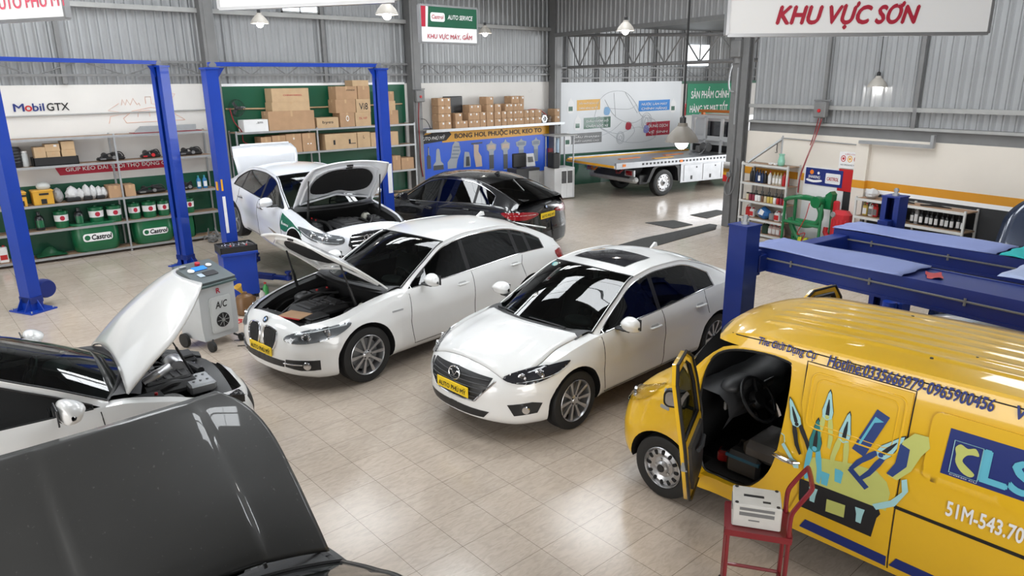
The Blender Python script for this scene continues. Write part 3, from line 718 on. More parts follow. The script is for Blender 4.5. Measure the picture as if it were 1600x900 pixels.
def wheel_mesh(r, tw, style):
    k = (r, tw, style)
    if k in _WM: return _WM[k]
    R90 = Matrix.Rotation(-PI / 2, 4, 'X'); rr = r * .70 if style != 'steel' else r * .64
    t = MB(); w = tw
    t.lathe([(rr, -w * .95), (r * .86, -w), (r * .95, -w * .96), (r, -w * .84), (r, -w * .2), (r * .97, -w * .06), (r * .88, .0), (rr * 1.03, -w * .05), (rr * .99, -w * .12)], R90, 44, caps=False)
    for i in (.35, .5, .65): t.lathe([(r + .001, -w * i - .004), (r - .006, -w * i), (r + .001, -w * i + .004)], R90, 44, caps=False)
    rim = MB()
    rim.lathe([(rr * 1.0, -.012), (rr * 1.01, -.004), (rr * .985, .0), (rr * .95, -.012), (rr * .93, -.03), (rr * .90, -.15), (rr * .90, -w)], R90, 40, caps=False)
    disc = MB(); disc.lathe([(0, -.09), (rr * .78, -.09), (rr * .78, -.11), (0, -.11)], R90, 28)
    if style == 'steel':
        rim.lathe([(rr * .93, -.03), (rr * .85, -.02), (rr * .70, -.012), (rr * .5, -.03), (rr * .34, -.022), (rr * .3, .0), (rr * .22, .012), (0, .012)], R90, 32, caps=False)
        hub = MB(); 
        for i in range(12):
            a = 2 * PI * i / 12; M = R90 @ Matrix.Rotation(a, 4, 'Z'); rim.prism([(q[0], q[1]) for q in rrect(.045, .03, .012, 3, rr * .76, 0)], -.022, .012, M, 1)
        for i in range(5):
            a = 2 * PI * i / 5; rim.cyl(R90 @ Vector((rr * .4 * math.cos(a), rr * .4 * math.sin(a), -.03)), R90 @ Vector((rr * .4 * math.cos(a), rr * .4 * math.sin(a), -.012)), .012, n=6)
        hub.lathe([(rr * .2, .008), (rr * .18, .02), (0, .022)], R90, 20); hm = m_plast
    else:
        n = 5 if style in ('five',) else 10 if style == 'ten' else 7
        for i in range(n):
            a = 2 * PI * i / n; M = R90 @ Matrix.Rotation(a, 4, 'Z')
            parts = ((-.10, .8), (.10, .8)) if style == 'five' else ((0, 1),)
            for da, sc in parts:
                q = [(rr * .12, -rr * .075), (rr * .3, -rr * .05), (rr * .92, -rr * .085 * sc), (rr * .97, -rr * .08), (rr * .97, rr * .08), (rr * .92, rr * .085 * sc), (rr * .3, rr * .05), (rr * .12, rr * .075)]
                Md = M @ Matrix.Rotation(da, 4, 'Z'); vs = []
                for (x, y), zz in zip(q, (-.02, -.026, -.008, -.012, -.012, -.008, -.026, -.02)): vs.append(Md @ Vector((x, y, zz)))
                vs += [v - (R90 @ Vector((0, 0, .03))) for v in vs]; vs2 = vs; f = [tuple(range(8)), tuple(range(15, 7, -1))] + [(j, (j + 1) % 8, 8 + (j + 1) % 8, 8 + j) for j in range(8)]
                rim.add(vs2, f)
        hub = MB(); hub.lathe([(rr * .25, -.04), (rr * .25, -.022), (rr * .17, -.014), (rr * .15, -.008), (0, -.006)], R90, 20)
        for i in range(5):
            a = 2 * PI * (i + .5) / 5; hub.cyl(R90 @ Vector((rr * .2 * math.cos(a), rr * .2 * math.sin(a), -.03)), R90 @ Vector((rr * .2 * math.cos(a), rr * .2 * math.sin(a), -.013)), .010, n=6, mi=1)
        hm = m_alu
    z = [('tire', t.mesh('tire', [m_rub], 40)), ('rim', rim.mesh('rim', [m_alu, m_void], 30)), ('hub_cap', hub.mesh('hub_cap', [hm, m_plast], 30)), ('brake_disc', disc.mesh('brake_disc', [m_gsteel], 30))]
    _WM[k] = z; return z
def engine(c, x0, x1, yw, z, seed, style=0):
    """engine bay contents between x0 (front) and x1 (bulkhead)"""
    r = random.Random(seed); b = MB(); xm = (x0 + x1) / 2; lx = x1 - x0
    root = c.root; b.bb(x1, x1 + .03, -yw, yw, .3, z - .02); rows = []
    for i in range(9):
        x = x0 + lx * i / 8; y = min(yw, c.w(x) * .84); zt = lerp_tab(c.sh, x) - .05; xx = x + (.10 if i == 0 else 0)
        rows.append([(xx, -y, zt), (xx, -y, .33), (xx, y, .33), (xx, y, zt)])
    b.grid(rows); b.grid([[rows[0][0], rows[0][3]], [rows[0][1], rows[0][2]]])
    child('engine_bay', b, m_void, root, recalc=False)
    s = MB(); rows = []
    for i in range(17):
        y0 = c.w(x0) * c.shy; y = (i / 8 - 1) * min(c.hoody(x0) * 1.03, y0 * .97); bx = lerp_tab(c.bow, x0) * (1 - (y / y0) ** 2); zz = lerp_tab(c.sh, x0) + (lerp_tab(c.top, x0) - lerp_tab(c.sh, x0)) * (1 - (abs(y) / y0) ** 2.2) - .016
        xa = c.shift(x0, zz) - bx; rows.append([(xa - .005, y, zz + .004), (xa + .05, y, zz - .004), (xa + .16, y, zz - .035), (xa + .17, y, zz - .09)])
        if i % 3 == 1: s.cyl((xa + .1, y, zz - .02), (xa + .1, y, zz - .006), .013, n=8, mi=1)
    s.grid(rows)
    for q in (-1, 1):
        rows = []
        for i in range(9):
            x = x0 + lx * i / 8; y = c.hoody(x) * .985; zz = lerp_tab(c.sh, x) + .01; rows.append([(x, q * (y + .012), zz), (x, q * (y - .05), zz - .03), (x, q * (y - .055), zz - .10)])
        s.grid(rows)
    child('radiator_panel', s, [m_plast, m_gsteel], root)
    c = MB(); c.box((xm + .02, .02, z - .17), (lx * .52, .56, .13), .05); c.box((xm + .02, .02, z - .10), (lx * .40, .36, .04), .018)
    for i in range(4): c.box((xm - .1 + .07 * i, .02, z - .078), (.022, .30, .016), .007)
    c.lathe([(.0, .03), (.045, .03), (.05, 0)], Matrix.Translation((xm + .1, -.18, z - .10)), 14); child('engine_cover', c, m_plast2, root)
    a = MB(); a.box((x0 + .27, -yw * .62, z - .2), (.30, .24, .18), .03); a.box((x0 + .27, -yw * .62, z - .10), (.27, .21, .03), .012); a.tube([(x0 + .30, -yw * .45, z - .15), (x0 + .24, -yw * .2, z - .12), (x0 + .2, .05, z - .13)], .04, 10); child('air_box', a, m_plast, root)
    t = MB(); t.box((x1 - .22, yw * .68, z - .19), (.26, .19, .18), .012); t.box((x1 - .22, yw * .68, z - .09), (.27, .2, .02), .006)
    for q in (-.08, .08): t.cyl((x1 - .22 + q, yw * .68, z - .08), (x1 - .22 + q, yw * .68, z - .06), .014, n=8, mi=1)
    child('battery', t, [m_plast, m_red], root)
    k = MB(); k.ball((x1 - .25, -yw * .72, z - .15), (.10, .09, .09)); k.cyl((x1 - .25, -yw * .72, z - .07), (x1 - .25, -yw * .72, z - .04), .03, n=12, mi=1); child('coolant_tank', k, [mat('milky_plastic', (.55, .55, .48), .35), m_plast], root)
    for q in (-1, 1):
        w = MB(); w.lathe([(.14, -.2), (.13, -.03), (.09, .0), (.05, .0), (.04, .02), (0, .02)], Matrix.Translation((x0 + .62 * lx, q * yw * .80, z - .1)), 18); child('strut_tower', w, m_gsteel if style else m_plast2, root)
    for i in range(5):
        h = MB(); y0 = r.uniform(-.5, .5) * yw * 1.4; y1 = max(-yw * .8, min(yw * .8, y0 + r.uniform(-.4, .4))); xa = x0 + r.uniform(.14, .35); xb = x1 - r.uniform(.06, .3)
        h.tube(cr([(xa, y0, z - .2), ((xa + xb) / 2, (y0 + y1) / 2 + r.uniform(-.12, .12), z - .09), (xb, y1, z - .13)], 6, False), r.choice((.012, .02, .028)), 8); child('hose', h, m_rub if i % 2 else m_plast2, root)
    if style:
        e = MB()
        M = Matrix.Translation((xm - .12, -.12, z - .08)) @ Matrix.Rotation(PI / 2, 4, 'X'); e.lathe([(.02, -.12), (.085, -.12), (.10, -.08), (.10, .08), (.085, .12), (.03, .12)], M, 20); e.tube([(xm - .05, -.05, z - .06), (xm + .1, .1, z - .05), (xm + .22, .12, z - .1)], .05, 12); child('intake_pipe', e, m_alu, root)
        e = MB(); e.box((xm - .22, .25, z - .17), (.24, .32, .10), .02)
        for i in range(3):
            for j in range(2): e.cyl((xm - .28 + .06 * i, .18 + .14 * j, z - .12), (xm - .28 + .06 * i, .18 + .14 * j, z - .105), .012, n=8)
        child('heat_shield', e, m_steel, root)
def strut(root, a, b, name='hood_strut', r=.012, m=None):
    q = MB(); q.cyl(a, b, r, n=8); q.cyl(Vector(a).lerp(Vector(b), .0), Vector(a).lerp(Vector(b), .5), r * 1.7, n=8); return child(name, q, m or m_plast, root)
# ------------------------------------------------------------------ the cars
def bars(c, P0, n, mode='front', m=None):
    pass
def emblem_ring(root, c, r, m=m_chrome, n_=Vector((-1, 0, .12)), tube=.006):
    M = Matrix.Translation(c) @ n_.normalized().to_track_quat('Z', 'Y').to_matrix().to_4x4()
    return M
# white saloon with the black sunroof, in the middle of the floor
c = Car(L=4.58, hw=.897, wb=2.70, fo=.92, r=.325, tw=.20, paint=m_white, nf=2.5, lf=.95,
    top=[(0, .69), (.12, .75), (.3, .81), (.6, .87), (1.0, .935), (1.35, .985), (1.7, 1.0), (2.6, 1.0), (3.6, 1.06), (4.1, 1.09), (4.4, 1.075), (4.58, 1.03)],
    sh=[(0, .60), (.2, .68), (.45, .755), (.9, .86), (1.35, .915), (2.5, .955), (3.6, 1.01), (4.2, 1.01), (4.58, .95)],
    hood=(.17, 1.27), hoodw=[(.17, .72), (.5, .80), (.9, .78), (1.3, .80)], cabin=(1.36, 4.0), crease=(.52, .018),
    rail=[(1.33, .74, .935, .035, -.29), (1.78, .665, 1.18, .05, -.25), (2.2, .60, 1.365, .055, -.15), (2.65, .585, 1.41, .055, -.04), (3.1, .58, 1.395, .055, .03), (3.45, .59, 1.32, .05, .09), (3.8, .63, 1.20, .04, .14), (4.08, .68, 1.06, .03, .14)], hi=2, ri=5,
    doors=[1.38, 2.48, 3.40], keys=[.17, 1.27, 1.36, 1.38, 2.48, 3.40, 4.0])
r_ = c.build('car', 'white saloon with open floor round it, black sunroof and yellow front plate, hood shut', 'car', (4.04, 5.55, 0), math.radians(2))
c.put_hood(0); c.wheels(style='ten')
c.greenhouse(g_wind, g_dark, [2.46, 3.25], 3.66, framew=[(0, .05), (3.0, .05), (3.3, .06), (3.7, .11), (5, .2)], trimmat=m_chrome, sunroof=(2.32, 2.86, .40)); c.cabin_fit()
c.mirror(1.62, 1.0); c.handle(2.28, .80, k=0); c.handle(3.22, .85, k=1)
b = MB(); c.pat(b, 'front', [(.0, -.52, .675), (0, 0, .71), (0, .52, .675), (.02, .44, .55), (.0, .30, .43), (0, 0, .42), (0, -.30, .43), (.02, -.44, .55)], .004); g = child('grille', b, m_plast, r_, angle=50)
b = MB()
for z, w in ((.47, .33), (.515, .39), (.56, .43), (.605, .46), (.65, .48)): c.line(b, 'front', [(0, -w, z), (0, 0, z), (0, w, z)], .007, off=.008)
child('grille_bar', b, m_plast2, g)
b = MB(); c.line(b, 'front', [(.02, -.56, .655), (.0, -.44, .55), (0, -.31, .425), (0, 0, .412), (0, .31, .425), (.0, .44, .55), (.02, .56, .655)], .011, off=.008); child('grille_trim', b, m_chrome, r_)
e = c.at('front', (0, 0, .645), 1, .02); b = MB(); M = Matrix.Translation(e) @ Vector((-1, 0, .15)).to_track_quat('Z', 'Y').to_matrix().to_4x4()
b.tube([M @ Vector((.085 * math.cos(t * PI / 12), .068 * math.sin(t * PI / 12), 0)) for t in range(24)], .007, 6, closed=True)
b.tube([M @ Vector(p) for p in ((-.082, .02, 0), (-.04, .022, 0), (0, -.028, 0), (.04, .022, 0), (.082, .02, 0))], .007, 6); child('emblem', b, m_chrome, r_)
HL = [(.28, .50, .675), (.36, .60, .735), (.60, .74, .78), (.84, .84, .795), (.78, .85, .755), (.62, .80, .685), (.40, .69, .635)]
c.lamp('front', HL, m_dkglass, [((.52, .74, .715), .05), ((.40, .63, .695), .042)], 'headlight', drl=[(.36, .60, .65), (.60, .80, .69), (.78, .85, .75)])
for sg in (1, -1):
    b = MB(); c.pat(b, 'front', [(.28, .56, .43), (.42, .74, .45), (.50, .80, .43), (.45, .78, .33), (.30, .62, .31)], .006, sg); o = child('fog_light_surround', b, m_plast, r_)
    p = c.at('front', (.37, .70, .37), sg, .012); b = MB(); b.lathe([(.042, 0), (.036, .008), (0, .01)], Matrix.Translation(p) @ Vector((-.8, .6 * sg, 0)).to_track_quat('Z', 'Y').to_matrix().to_4x4(), 16); child('fog_light', b, m_chrome, o)
b = MB(); c.pat(b, 'front', [(0, -.50, .335), (0, 0, .345), (0, .50, .335), (0, .42, .26), (0, 0, .255), (0, -.42, .26)], .004); child('lower_grille', b, m_plast, r_)
c.plate((0, 0, .50), .50, .115, 'front', 'AUTO PHÚ MỸ')
c.lamp('rear', [(4.2, .84, .97), (4.45, .72, .96), (4.55, .45, .93), (4.55, .42, .84), (4.45, .75, .80), (4.25, .86, .86)], m_tail, [], 'tail_light')
c.seams([('side', [(1.38, .40), (1.37, .62), (1.38, .90)]), ('side', [(2.48, .26), (2.48, .95)]), ('side', [(3.40, .72), (3.36, .92), (3.38, 1.0)]), ('side', [(1.38, .40), (1.42, .265), (3.1, .275)])])
b = MB(); b.prism([(0, 0), (.14, 0), (.12, .055), (.09, .06)], -.012, .024, Matrix.Translation((3.36, 0, 1.42)) @ Matrix.Rotation(PI / 2, 4, 'X')); child('antenna_fin', b, m_white, r_)
for y0, y1 in ((-.50, .12), (.18, .60)):
    b = MB(); a = Vector(c.row(c.M[0])[8]); 
    P = [Vector((1.10 + .22 * abs(y0 + (y1 - y0) * t / 8) ** 1.6, y0 + (y1 - y0) * t / 8, .985 - .03 * abs(y0 + (y1 - y0) * t / 8) + .012 * math.sin(t * PI / 8))) for t in range(9)]
    b.tube(P, .011, 6); child('wiper', b, m_plast, r_)
for k_, (dy, col) in enumerate(((.47, (.05, .35, .4)), (.42, (.3, .45, .4)))):
    q = c.row(c.M[14], 40); p = min(q, key=lambda p: abs(p[1] - dy)); b = MB(); b.lathe([(.0, .003), (.035, .003)], Matrix.Translation((p[0] - .004, p[1], p[2] + .006)) @ Vector((-.55, 0, .83)).to_track_quat('Z', 'Y').to_matrix().to_4x4(), 14, caps=False); child('windshield_sticker', b, mat('sticker_%d' % k_, col, .5), r_)
# white hatch with open hood
c = Car(L=5.0, hw=.95, wb=3.07, fo=.87, r=.355, tw=.23, paint=m_white, nf=2.9, lf=.9,
    top=[(0, .76), (.12, .82), (.3, .875), (.7, .95), (1.2, 1.03), (1.6, 1.07), (2.5, 1.07), (3.9, 1.12), (4.6, 1.14), (4.85, 1.1), (5.0, 1.02)],
    sh=[(0, .66), (.2, .745), (.5, .82), (1.0, .93), (1.55, 1.0), (2.6, 1.03), (3.9, 1.08), (4.6, 1.06), (5.0, .94)],
    hood=(.22, 1.42), hoodw=[(.22, .56), (.45, .72), (.75, .80), (1.5, .80)], cabin=(1.58, 4.55), crease=(.5, .014),
    rakef=[(.15, .06), (.3, .0), (.5, 0), (.7, .03), (.85, .08), (1.0, .2)],
    rail=[(1.55, .78, 1.02, .04, -.30), (2.0, .71, 1.27, .055, -.26), (2.42, .645, 1.46, .06, -.16), (2.95, .63, 1.525, .06, -.04), (3.5, .62, 1.51, .06, .04), (4.0, .63, 1.42, .05, .10), (4.4, .67, 1.28, .04, .15), (4.72, .71, 1.12, .03, .14)], hi=2, ri=5,
    doors=[1.60, 2.72, 3.78], keys=[.22, 1.42, 1.58, 1.60, 2.72, 3.78, 4.55])
r_ = c.build('car', 'white hatchback with its hood open and twin kidney-shaped grilles, beside the saloon', 'car', (3.06, 8.10, 0), math.radians(6.5))
h_ = c.put_hood(46); c.wheels(style='ten'); engine(c, .24, 1.42, .70, .93, 3)
strut(r_, (.95, -.66, .88), (.80, -.60, 1.44)); strut(r_, (.95, .66, .88), (.80, .60, 1.44))
c.greenhouse(g_wind, g_side, [2.70, 3.72, 4.0], 4.34, framew=[(0, .05), (3.7, .05), (4.1, .075), (4.4, .12), (6, .2)], trimmat=m_chrome); c.cabin_fit()
c.mirror(1.82, 1.10); c.handle(2.5, .90, m_white, k=0); c.handle(3.58, .96, m_white, k=1)
for sg in (1, -1):
    K = [(.02, .05, .735), (.03, .22, .745), (.05, .31, .70), (.04, .28, .54), (.02, .17, .49), (0, .06, .52)]
    b = MB(); c.pat(b, 'front', K, .004, sg, smooth=3); g = child('grille', b, m_void, r_)
    b = MB(); c.line(b, 'front', K, .012, sg, off=.008, closed=True, smooth=3); child('grille_trim', b, m_chrome, g)
    b = MB()
    for i in range(8): y = .07 + .028 * i; c.line(b, 'front', [(0, y, .515 + .002 * i), (.02, y, .735)], .006, sg, off=.008)
    child('grille_bar', b, m_plast2, g)
    HL = [(.18, .42, .70), (.28, .58, .755), (.48, .74, .795), (.70, .84, .815), (.66, .86, .76), (.46, .78, .67), (.25, .57, .625), (.16, .42, .64)]
    b = MB(); c.pat(b, 'front', [(.05, .46, .42), (.20, .60, .43), (.34, .76, .43), (.34, .76, .31), (.2, .6, .30), (.05, .44, .33)], .006, sg); o = child('fog_light_surround', b, m_plast, r_)
    p = c.at('front', (.24, .66, .365), sg, .014); b = MB(); b.lathe([(.05, 0), (.042, .01), (0, .012)], Matrix.Translation(p) @ Vector((-.8, .55 * sg, 0)).to_track_quat('Z', 'Y').to_matrix().to_4x4(), 16); child('fog_light', b, m_chrome, o)
    b = MB(); c.line(b, 'front', [(0, .44, .37), (.2, .58, .375), (.24, .6, .375)], .009, sg, off=.01); child('bumper_trim', b, m_chrome, r_)
c.lamp('front', HL, m_clear, [((.30, .62, .70), .055), ((.46, .75, .735), .05)], 'headlight', drl=[(.24, .5, .72), (.46, .73, .775), (.66, .84, .795)])
for sg in (1, -1):
    b = MB(); c.pat(b, 'front', HL, .008, sg, smooth=3); child('headlight_housing', b, mat('lamp_reflector', (.30, .30, .31), .3, .5), r_)
b = MB(); c.pat(b, 'front', [(0, -.46, .40), (0, 0, .40), (0, .46, .40), (0, .44, .32), (0, 0, .31), (0, -.44, .32)], .004); child('lower_grille', b, m_plast, r_)
c.plate((0, 0, .475), .50, .115, 'front', 'AUTO PHÚ MỸ')
def roundel(p, R, root, n_):
    M = Matrix.Translation(p) @ n_.to_track_quat('Z', 'Y').to_matrix().to_4x4(); b = MB(); b.lathe([(R, 0), (R, .006), (R * .68, .007), (R * .66, .004), (0, .004)], M, 24, mi=0)
    for i in range(4):
        P = [(0, 0)] + [(R * .62 * math.cos(PI / 2 * (i + k / 5)), R * .62 * math.sin(PI / 2 * (i + k / 5))) for k in range(6)]; b.prism(P, .0045, .002, M, mi=1 + i % 2)
    child('emblem', b, [m_ink, m_wink, mat('badge_blue', (.02, .18, .5), .3)], root)
roundel(c.at('front', (.08, 0, .80), 1, .012), .042, r_, Vector((-.8, 0, .6)))
c.lamp('rear', [(4.52, .90, 1.0), (4.8, .80, 1.0), (4.95, .55, .96), (4.95, .5, .88), (4.85, .82, .84), (4.6, .93, .86)], m_tail, [], 'tail_light')
c.seams([('side', [(1.60, .42), (1.57, .62), (1.59, .96)]), ('side', [(2.72, .28), (2.72, 1.02)]), ('side', [(3.78, .74), (3.72, .95), (3.78, 1.06)]), ('side', [(1.60, .42), (1.64, .285), (3.45, .30)])])
b = MB(); b.prism([(0, 0), (.17, 0), (.15, .06), (.11, .065)], -.014, .028, Matrix.Translation((3.72, 0, 1.545)) @ Matrix.Rotation(PI / 2, 4, 'X')); child('antenna_fin', b, m_white, r_)
b = MB(); b.box((4.60, 0, 1.315), (.30, 1.12, .025), .01, Matrix.Rotation(math.radians(14), 3, 'Y')); child('rear_spoiler', b, m_white, r_)
b = MB(); c.pat(b, 'side', rrect(.17, .022, .008, 3, 1.36, .80), .006, -1); c.pat(b, 'side', rrect(.17, .022, .008, 3, 1.36, .80), .006, 1); child('fender_badge', b, m_alu, r_)
# things left in the open engine bay
Mx = r_.matrix_basis
p = Mx @ Vector((.36, -.22, .835)); t = thing('cardboard_sheet', 'brown cardboard sheet with a red edge over the engine bay of the white hatchback', 'cardboard', p, math.radians(24)); child('sheet', MB().bb(-.12, .12, -.17, .17, 0, .012, .002), m_card, t); child('red_edge', MB().bb(-.135, -.12, -.17, .17, 0, .014), m_red, t)
# black coupe-like car seen from behind, by the blue board
c = Car(L=4.91, hw=.995, wb=2.93, fo=.88, r=.37, tw=.27, paint=m_black, nf=2.9, lf=.9, lr=.42,
    top=[(0, .82), (.2, .92), (.6, 1.02), (1.2, 1.12), (1.6, 1.15), (3.9, 1.22), (4.55, 1.25), (4.8, 1.2), (4.91, 1.1)],
    sh=[(0, .72), (.3, .85), (.9, 1.0), (1.5, 1.07), (2.6, 1.11), (3.9, 1.17), (4.55, 1.15), (4.91, 1.0)],
    hood=(.25, 1.42), hoodw=[(.25, .72), (.6, .82), (1.5, .80)], cabin=(1.58, 4.5), zb=[(0, .3), (.4, .24), (4.4, .28), (6, .36)],
    rail=[(1.55, .82, 1.10, .04, -.30), (2.0, .74, 1.38, .055, -.26), (2.4, .67, 1.58, .06, -.16), (2.9, .65, 1.64, .06, -.04), (3.4, .65, 1.62, .06, .04), (3.85, .67, 1.53, .05, .10), (4.3, .72, 1.38, .04, .14), (4.7, .77, 1.22, .03, .13)], hi=2, ri=5,
    doors=[1.62, 2.70, 3.72], keys=[.25, 1.42, 1.58, 1.62, 2.70, 3.72, 4.5])
r_ = c.build('car', 'glossy black car with sloping tail, red tail lights and yellow rear plate', 'car', (8.98, 15.1, 0), math.radians(-77))
c.put_hood(0); c.wheels(style='five')
c.greenhouse(g_dark, g_dark, [2.68, 3.66], 4.18, framew=[(0, .05), (3.5, .05), (4.0, .08), (4.3, .14), (6, .2)], trimmat=m_chrome); c.cabin_fit()
c.mirror(1.85, 1.18, m_black); c.handle(2.48, .98, m_black, k=0); c.handle(3.5, 1.03, m_black, k=1)
TL = [(4.40, .97, 1.04), (4.66, .93, 1.06), (4.86, .70, 1.04), (4.90, .36, 1.0), (4.90, .36, .95), (4.86, .72, .90), (4.62, .95, .93)]
c.lamp('rear', TL, m_tail, [], 'tail_light', drl=[(4.5, .95, 1.0), (4.8, .76, .99), (4.88, .42, .975)])
c.plate((4.9, 0, .91), .52, .12, 'rear', 'AUTO PHÚ MỸ')
b = MB(); c.pat(b, 'rear', [(4.9, -.72, .60), (4.9, 0, .58), (4.9, .72, .60), (4.9, .66, .36), (4.9, 0, .34), (4.9, -.66, .36)], .006); child('bumper_insert', b, m_plast, r_)
roundel(c.at('rear', (4.9, 0, 1.08), 1, .012), .042, r_, Vector((.9, 0, .4)))
b = MB(); b.prism([(0, 0), (.17, 0), (.15, .06), (.11, .065)], -.014, .028, Matrix.Translation((3.5, 0, 1.66)) @ Matrix.Rotation(PI / 2, 4, 'X')); child('antenna_fin', b, m_black, r_)
q0 = c.row(c.M[41])[8]; q1 = c.row(c.M[49])[5]; b = MB(); b.tube([(q0[0], q0[1], q0[2] + .015), (q1[0], q1[1], q1[2] + .02)], .010, 6); child('rear_wiper', b, m_gsteel, r_)
b = MB(); b.box((4.62, 0, 1.275), (.22, 1.3, .022), .009, Matrix.Rotation(math.radians(10), 3, 'Y')); child('rear_spoiler', b, m_black, r_)
c.seams([('side', [(1.62, .5), (1.6, .7), (1.62, 1.05)]), ('side', [(2.70, .34), (2.70, 1.1)]), ('side', [(3.72, .8), (3.68, 1.0), (3.72, 1.14)])])
# white car on the two-post lift, hood and boot lid up
c = Car(L=4.93, hw=.935, wb=2.91, fo=.92, r=.345, tw=.22, paint=m_whitec, nf=3.2, lf=.85,
    top=[(0, .77), (.1, .82), (.3, .865), (.7, .92), (1.2, .975), (1.6, 1.0), (2.5, 1.0), (3.9, 1.06), (4.5, 1.08), (4.93, 1.02)],
    sh=[(0, .69), (.2, .765), (.5, .825), (1.0, .89), (1.5, .94), (2.6, .965), (3.9, 1.02), (4.5, 1.01), (4.93, .94)],
    hood=(.2, 1.40), hoodw=[(.2, .74), (.6, .83), (1.5, .81)], cabin=(1.52, 4.15),
    rail=[(1.5, .77, .955, .035, -.28), (1.92, .70, 1.19, .05, -.24), (2.32, .62, 1.38, .055, -.15), (2.85, .60, 1.435, .055, -.03), (3.35, .60, 1.41, .055, .03), (3.72, .62, 1.33, .05, .09), (4.05, .67, 1.2, .04, .14), (4.33, .72, 1.07, .03, .14)], hi=2, ri=5,
    doors=[1.56, 2.62, 3.62], keys=[.2, 1.40, 1.52, 1.56, 2.62, 3.62, 4.15])
r_ = c.build('car', 'white saloon on the two-post lift, hood and boot lid up, with green fender panel', 'car', (5.87, 10.20, .44), math.radians(88), math.radians(3))
c.put_hood(54, m_void); c.wheels(((0, -1), (1, 1), (1, -1)), 'five'); engine(c, .22, 1.40, .70, .87, 11)
c.greenhouse(g_wind, g_side, [2.60, 3.56], 3.98, framew=[(0, .05), (3.5, .05), (3.8, .07), (4.1, .12), (6, .2)], trimmat=m_plast); c.cabin_fit(m_beige)
c.mirror(1.78, 1.03); c.handle(2.42, .82, m_chrome, k=0); c.handle(3.42, .86, m_chrome, k=1)
strut(r_, (.95, .68, .82), (.86, .66, 1.56)); strut(r_, (.95, -.68, .82), (.86, -.66, 1.56))
b = MB(); GP = [(.02, -.36, .73), (0, 0, .745), (.02, .36, .73), (.03, .42, .58), (0, .30, .33), (0, 0, .31), (0, -.30, .33), (.03, -.42, .58)]; c.pat(b, 'front', GP, .004); g = child('grille', b, m_void, r_)
b = MB()
for i in range(6): z = .37 + .063 * i; w = .30 + .02 * i; c.line(b, 'front', [(0, -w, z), (0, 0, z), (0, w, z)], .009, off=.008)
child('grille_bar', b, m_chrome, g); b = MB(); c.line(b, 'front', GP, .012, off=.008, closed=True); child('grille_trim', b, m_chrome, g)
b = MB(); p = c.at('front', (0, 0, .665), 1, .03)
for i in range(4): b.tube([(p.x, p.y + (i - 1.5) * .062 + .042 * math.cos(t * PI / 10), p.z + .042 * math.sin(t * PI / 10)) for t in range(20)], .007, 6, closed=True)
child('emblem', b, m_chrome, r_)
HL = [(.12, .46, .70), (.22, .62, .74), (.50, .80, .785), (.80, .88, .80), (.76, .89, .755), (.46, .82, .65), (.2, .64, .60), (.10, .48, .61)]
c.lamp('front', HL, m_clear, [((.28, .68, .68), .05), ((.44, .78, .71), .045)], 'headlight', drl=[(.16, .52, .62), (.4, .78, .66), (.72, .88, .755)])
for sg in (1, -1):
    b = MB(); c.pat(b, 'front', HL, .008, sg, smooth=3); child('headlight_housing', b, mat('lamp_reflector', (.3, .3, .31), .3, .5), r_)
    b = MB(); c.pat(b, 'front', [(.05, .50, .42), (.25, .74, .44), (.36, .82, .40), (.3, .78, .30), (.06, .5, .29)], .005, sg); child('side_intake', b, m_plast, r_)
# green vinyl on the right front fender
b = MB(); P = [(.62, .70), (.60, .80)] 
GF = [(1.52, .90), (1.30, .86), (1.05, .82), (.70, .74), (.66, .66)] + [(.92 + .425 * math.cos(t), .345 + .425 * math.sin(t)) for t in [math.radians(a) for a in (130, 115, 100, 85, 70, 55, 42)]] + [(1.40, .60), (1.54, .62)]
c.pat(b, 'side', GF, .003, 1); o = child('green_fender_film', b, mat('green_vinyl', (.004, .13, .07), .4), r_)
b = MB(); fn = c.chart('side', 1); text(b, 'castrol', .26, .045, lambda u, v: fn(1.30 - u, .72 + v, .006)); b2 = fill([(1.46, .71), (1.44, .75), (1.455, .79), (1.48, .75), (1.48, .72)], 0); b.add([fn(u, v, .006) for u, v in b2[0]], b2[1]); child('lettering', b, m_wink, o, recalc=False)
b = MB(); c.pat(b, 'side', [(2.12, .53), (1.6, .40), (1.52, .385), (1.62, .46), (1.8, .50)], .006, 1); child('scraped_trim', b, mat('worn_metal', (.25, .2, .15), .45, .4, 0, .4, 12), r_)
c.seams([('side', [(1.56, .36), (1.54, .62), (1.56, .9)]), ('side', [(2.62, .27), (2.62, .95)]), ('side', [(3.62, .72), (3.56, .9), (3.6, 1.0)]), ('side', [(1.56, .36), (1.6, .275), (3.3, .285)])])
c.lamp('rear', [(4.5, .90, .95), (4.8, .80, .95), (4.9, .5, .92), (4.9, .5, .82), (4.8, .82, .80), (4.55, .91, .84)], m_tail, [], 'tail_light')
tl = MB(); rows = []
for i in range(7):
    u = i / 6; hwid = .62 + .05 * min(1, u * 1.5) - .05 * max(0, u - .8) * 5
    rows.append([(.58 * u + (.02 * (1 - (v / 8 - 1) ** 2) if i > 4 else 0), (v / 8 - 1) * hwid, -.10 * u ** 2.4 - .03 * (v / 8 - 1) ** 2 - (.12 if i == 6 else 0)) for v in range(17)])
tl.grid(rows); bt = child('boot_lid', tl, m_whitec, r_, angle=50); bt.location = (4.28, 0, 1.10); bt.rotation_euler = (0, math.radians(-86), 0); sm = bt.modifiers.new('thickness', 'SOLIDIFY'); sm.thickness = .03; sm.offset = -1
b = MB(); b.box((.60, 0, -.09), (.05, 1.02, .03), .01); child('boot_spoiler', b, m_whitec, bt)
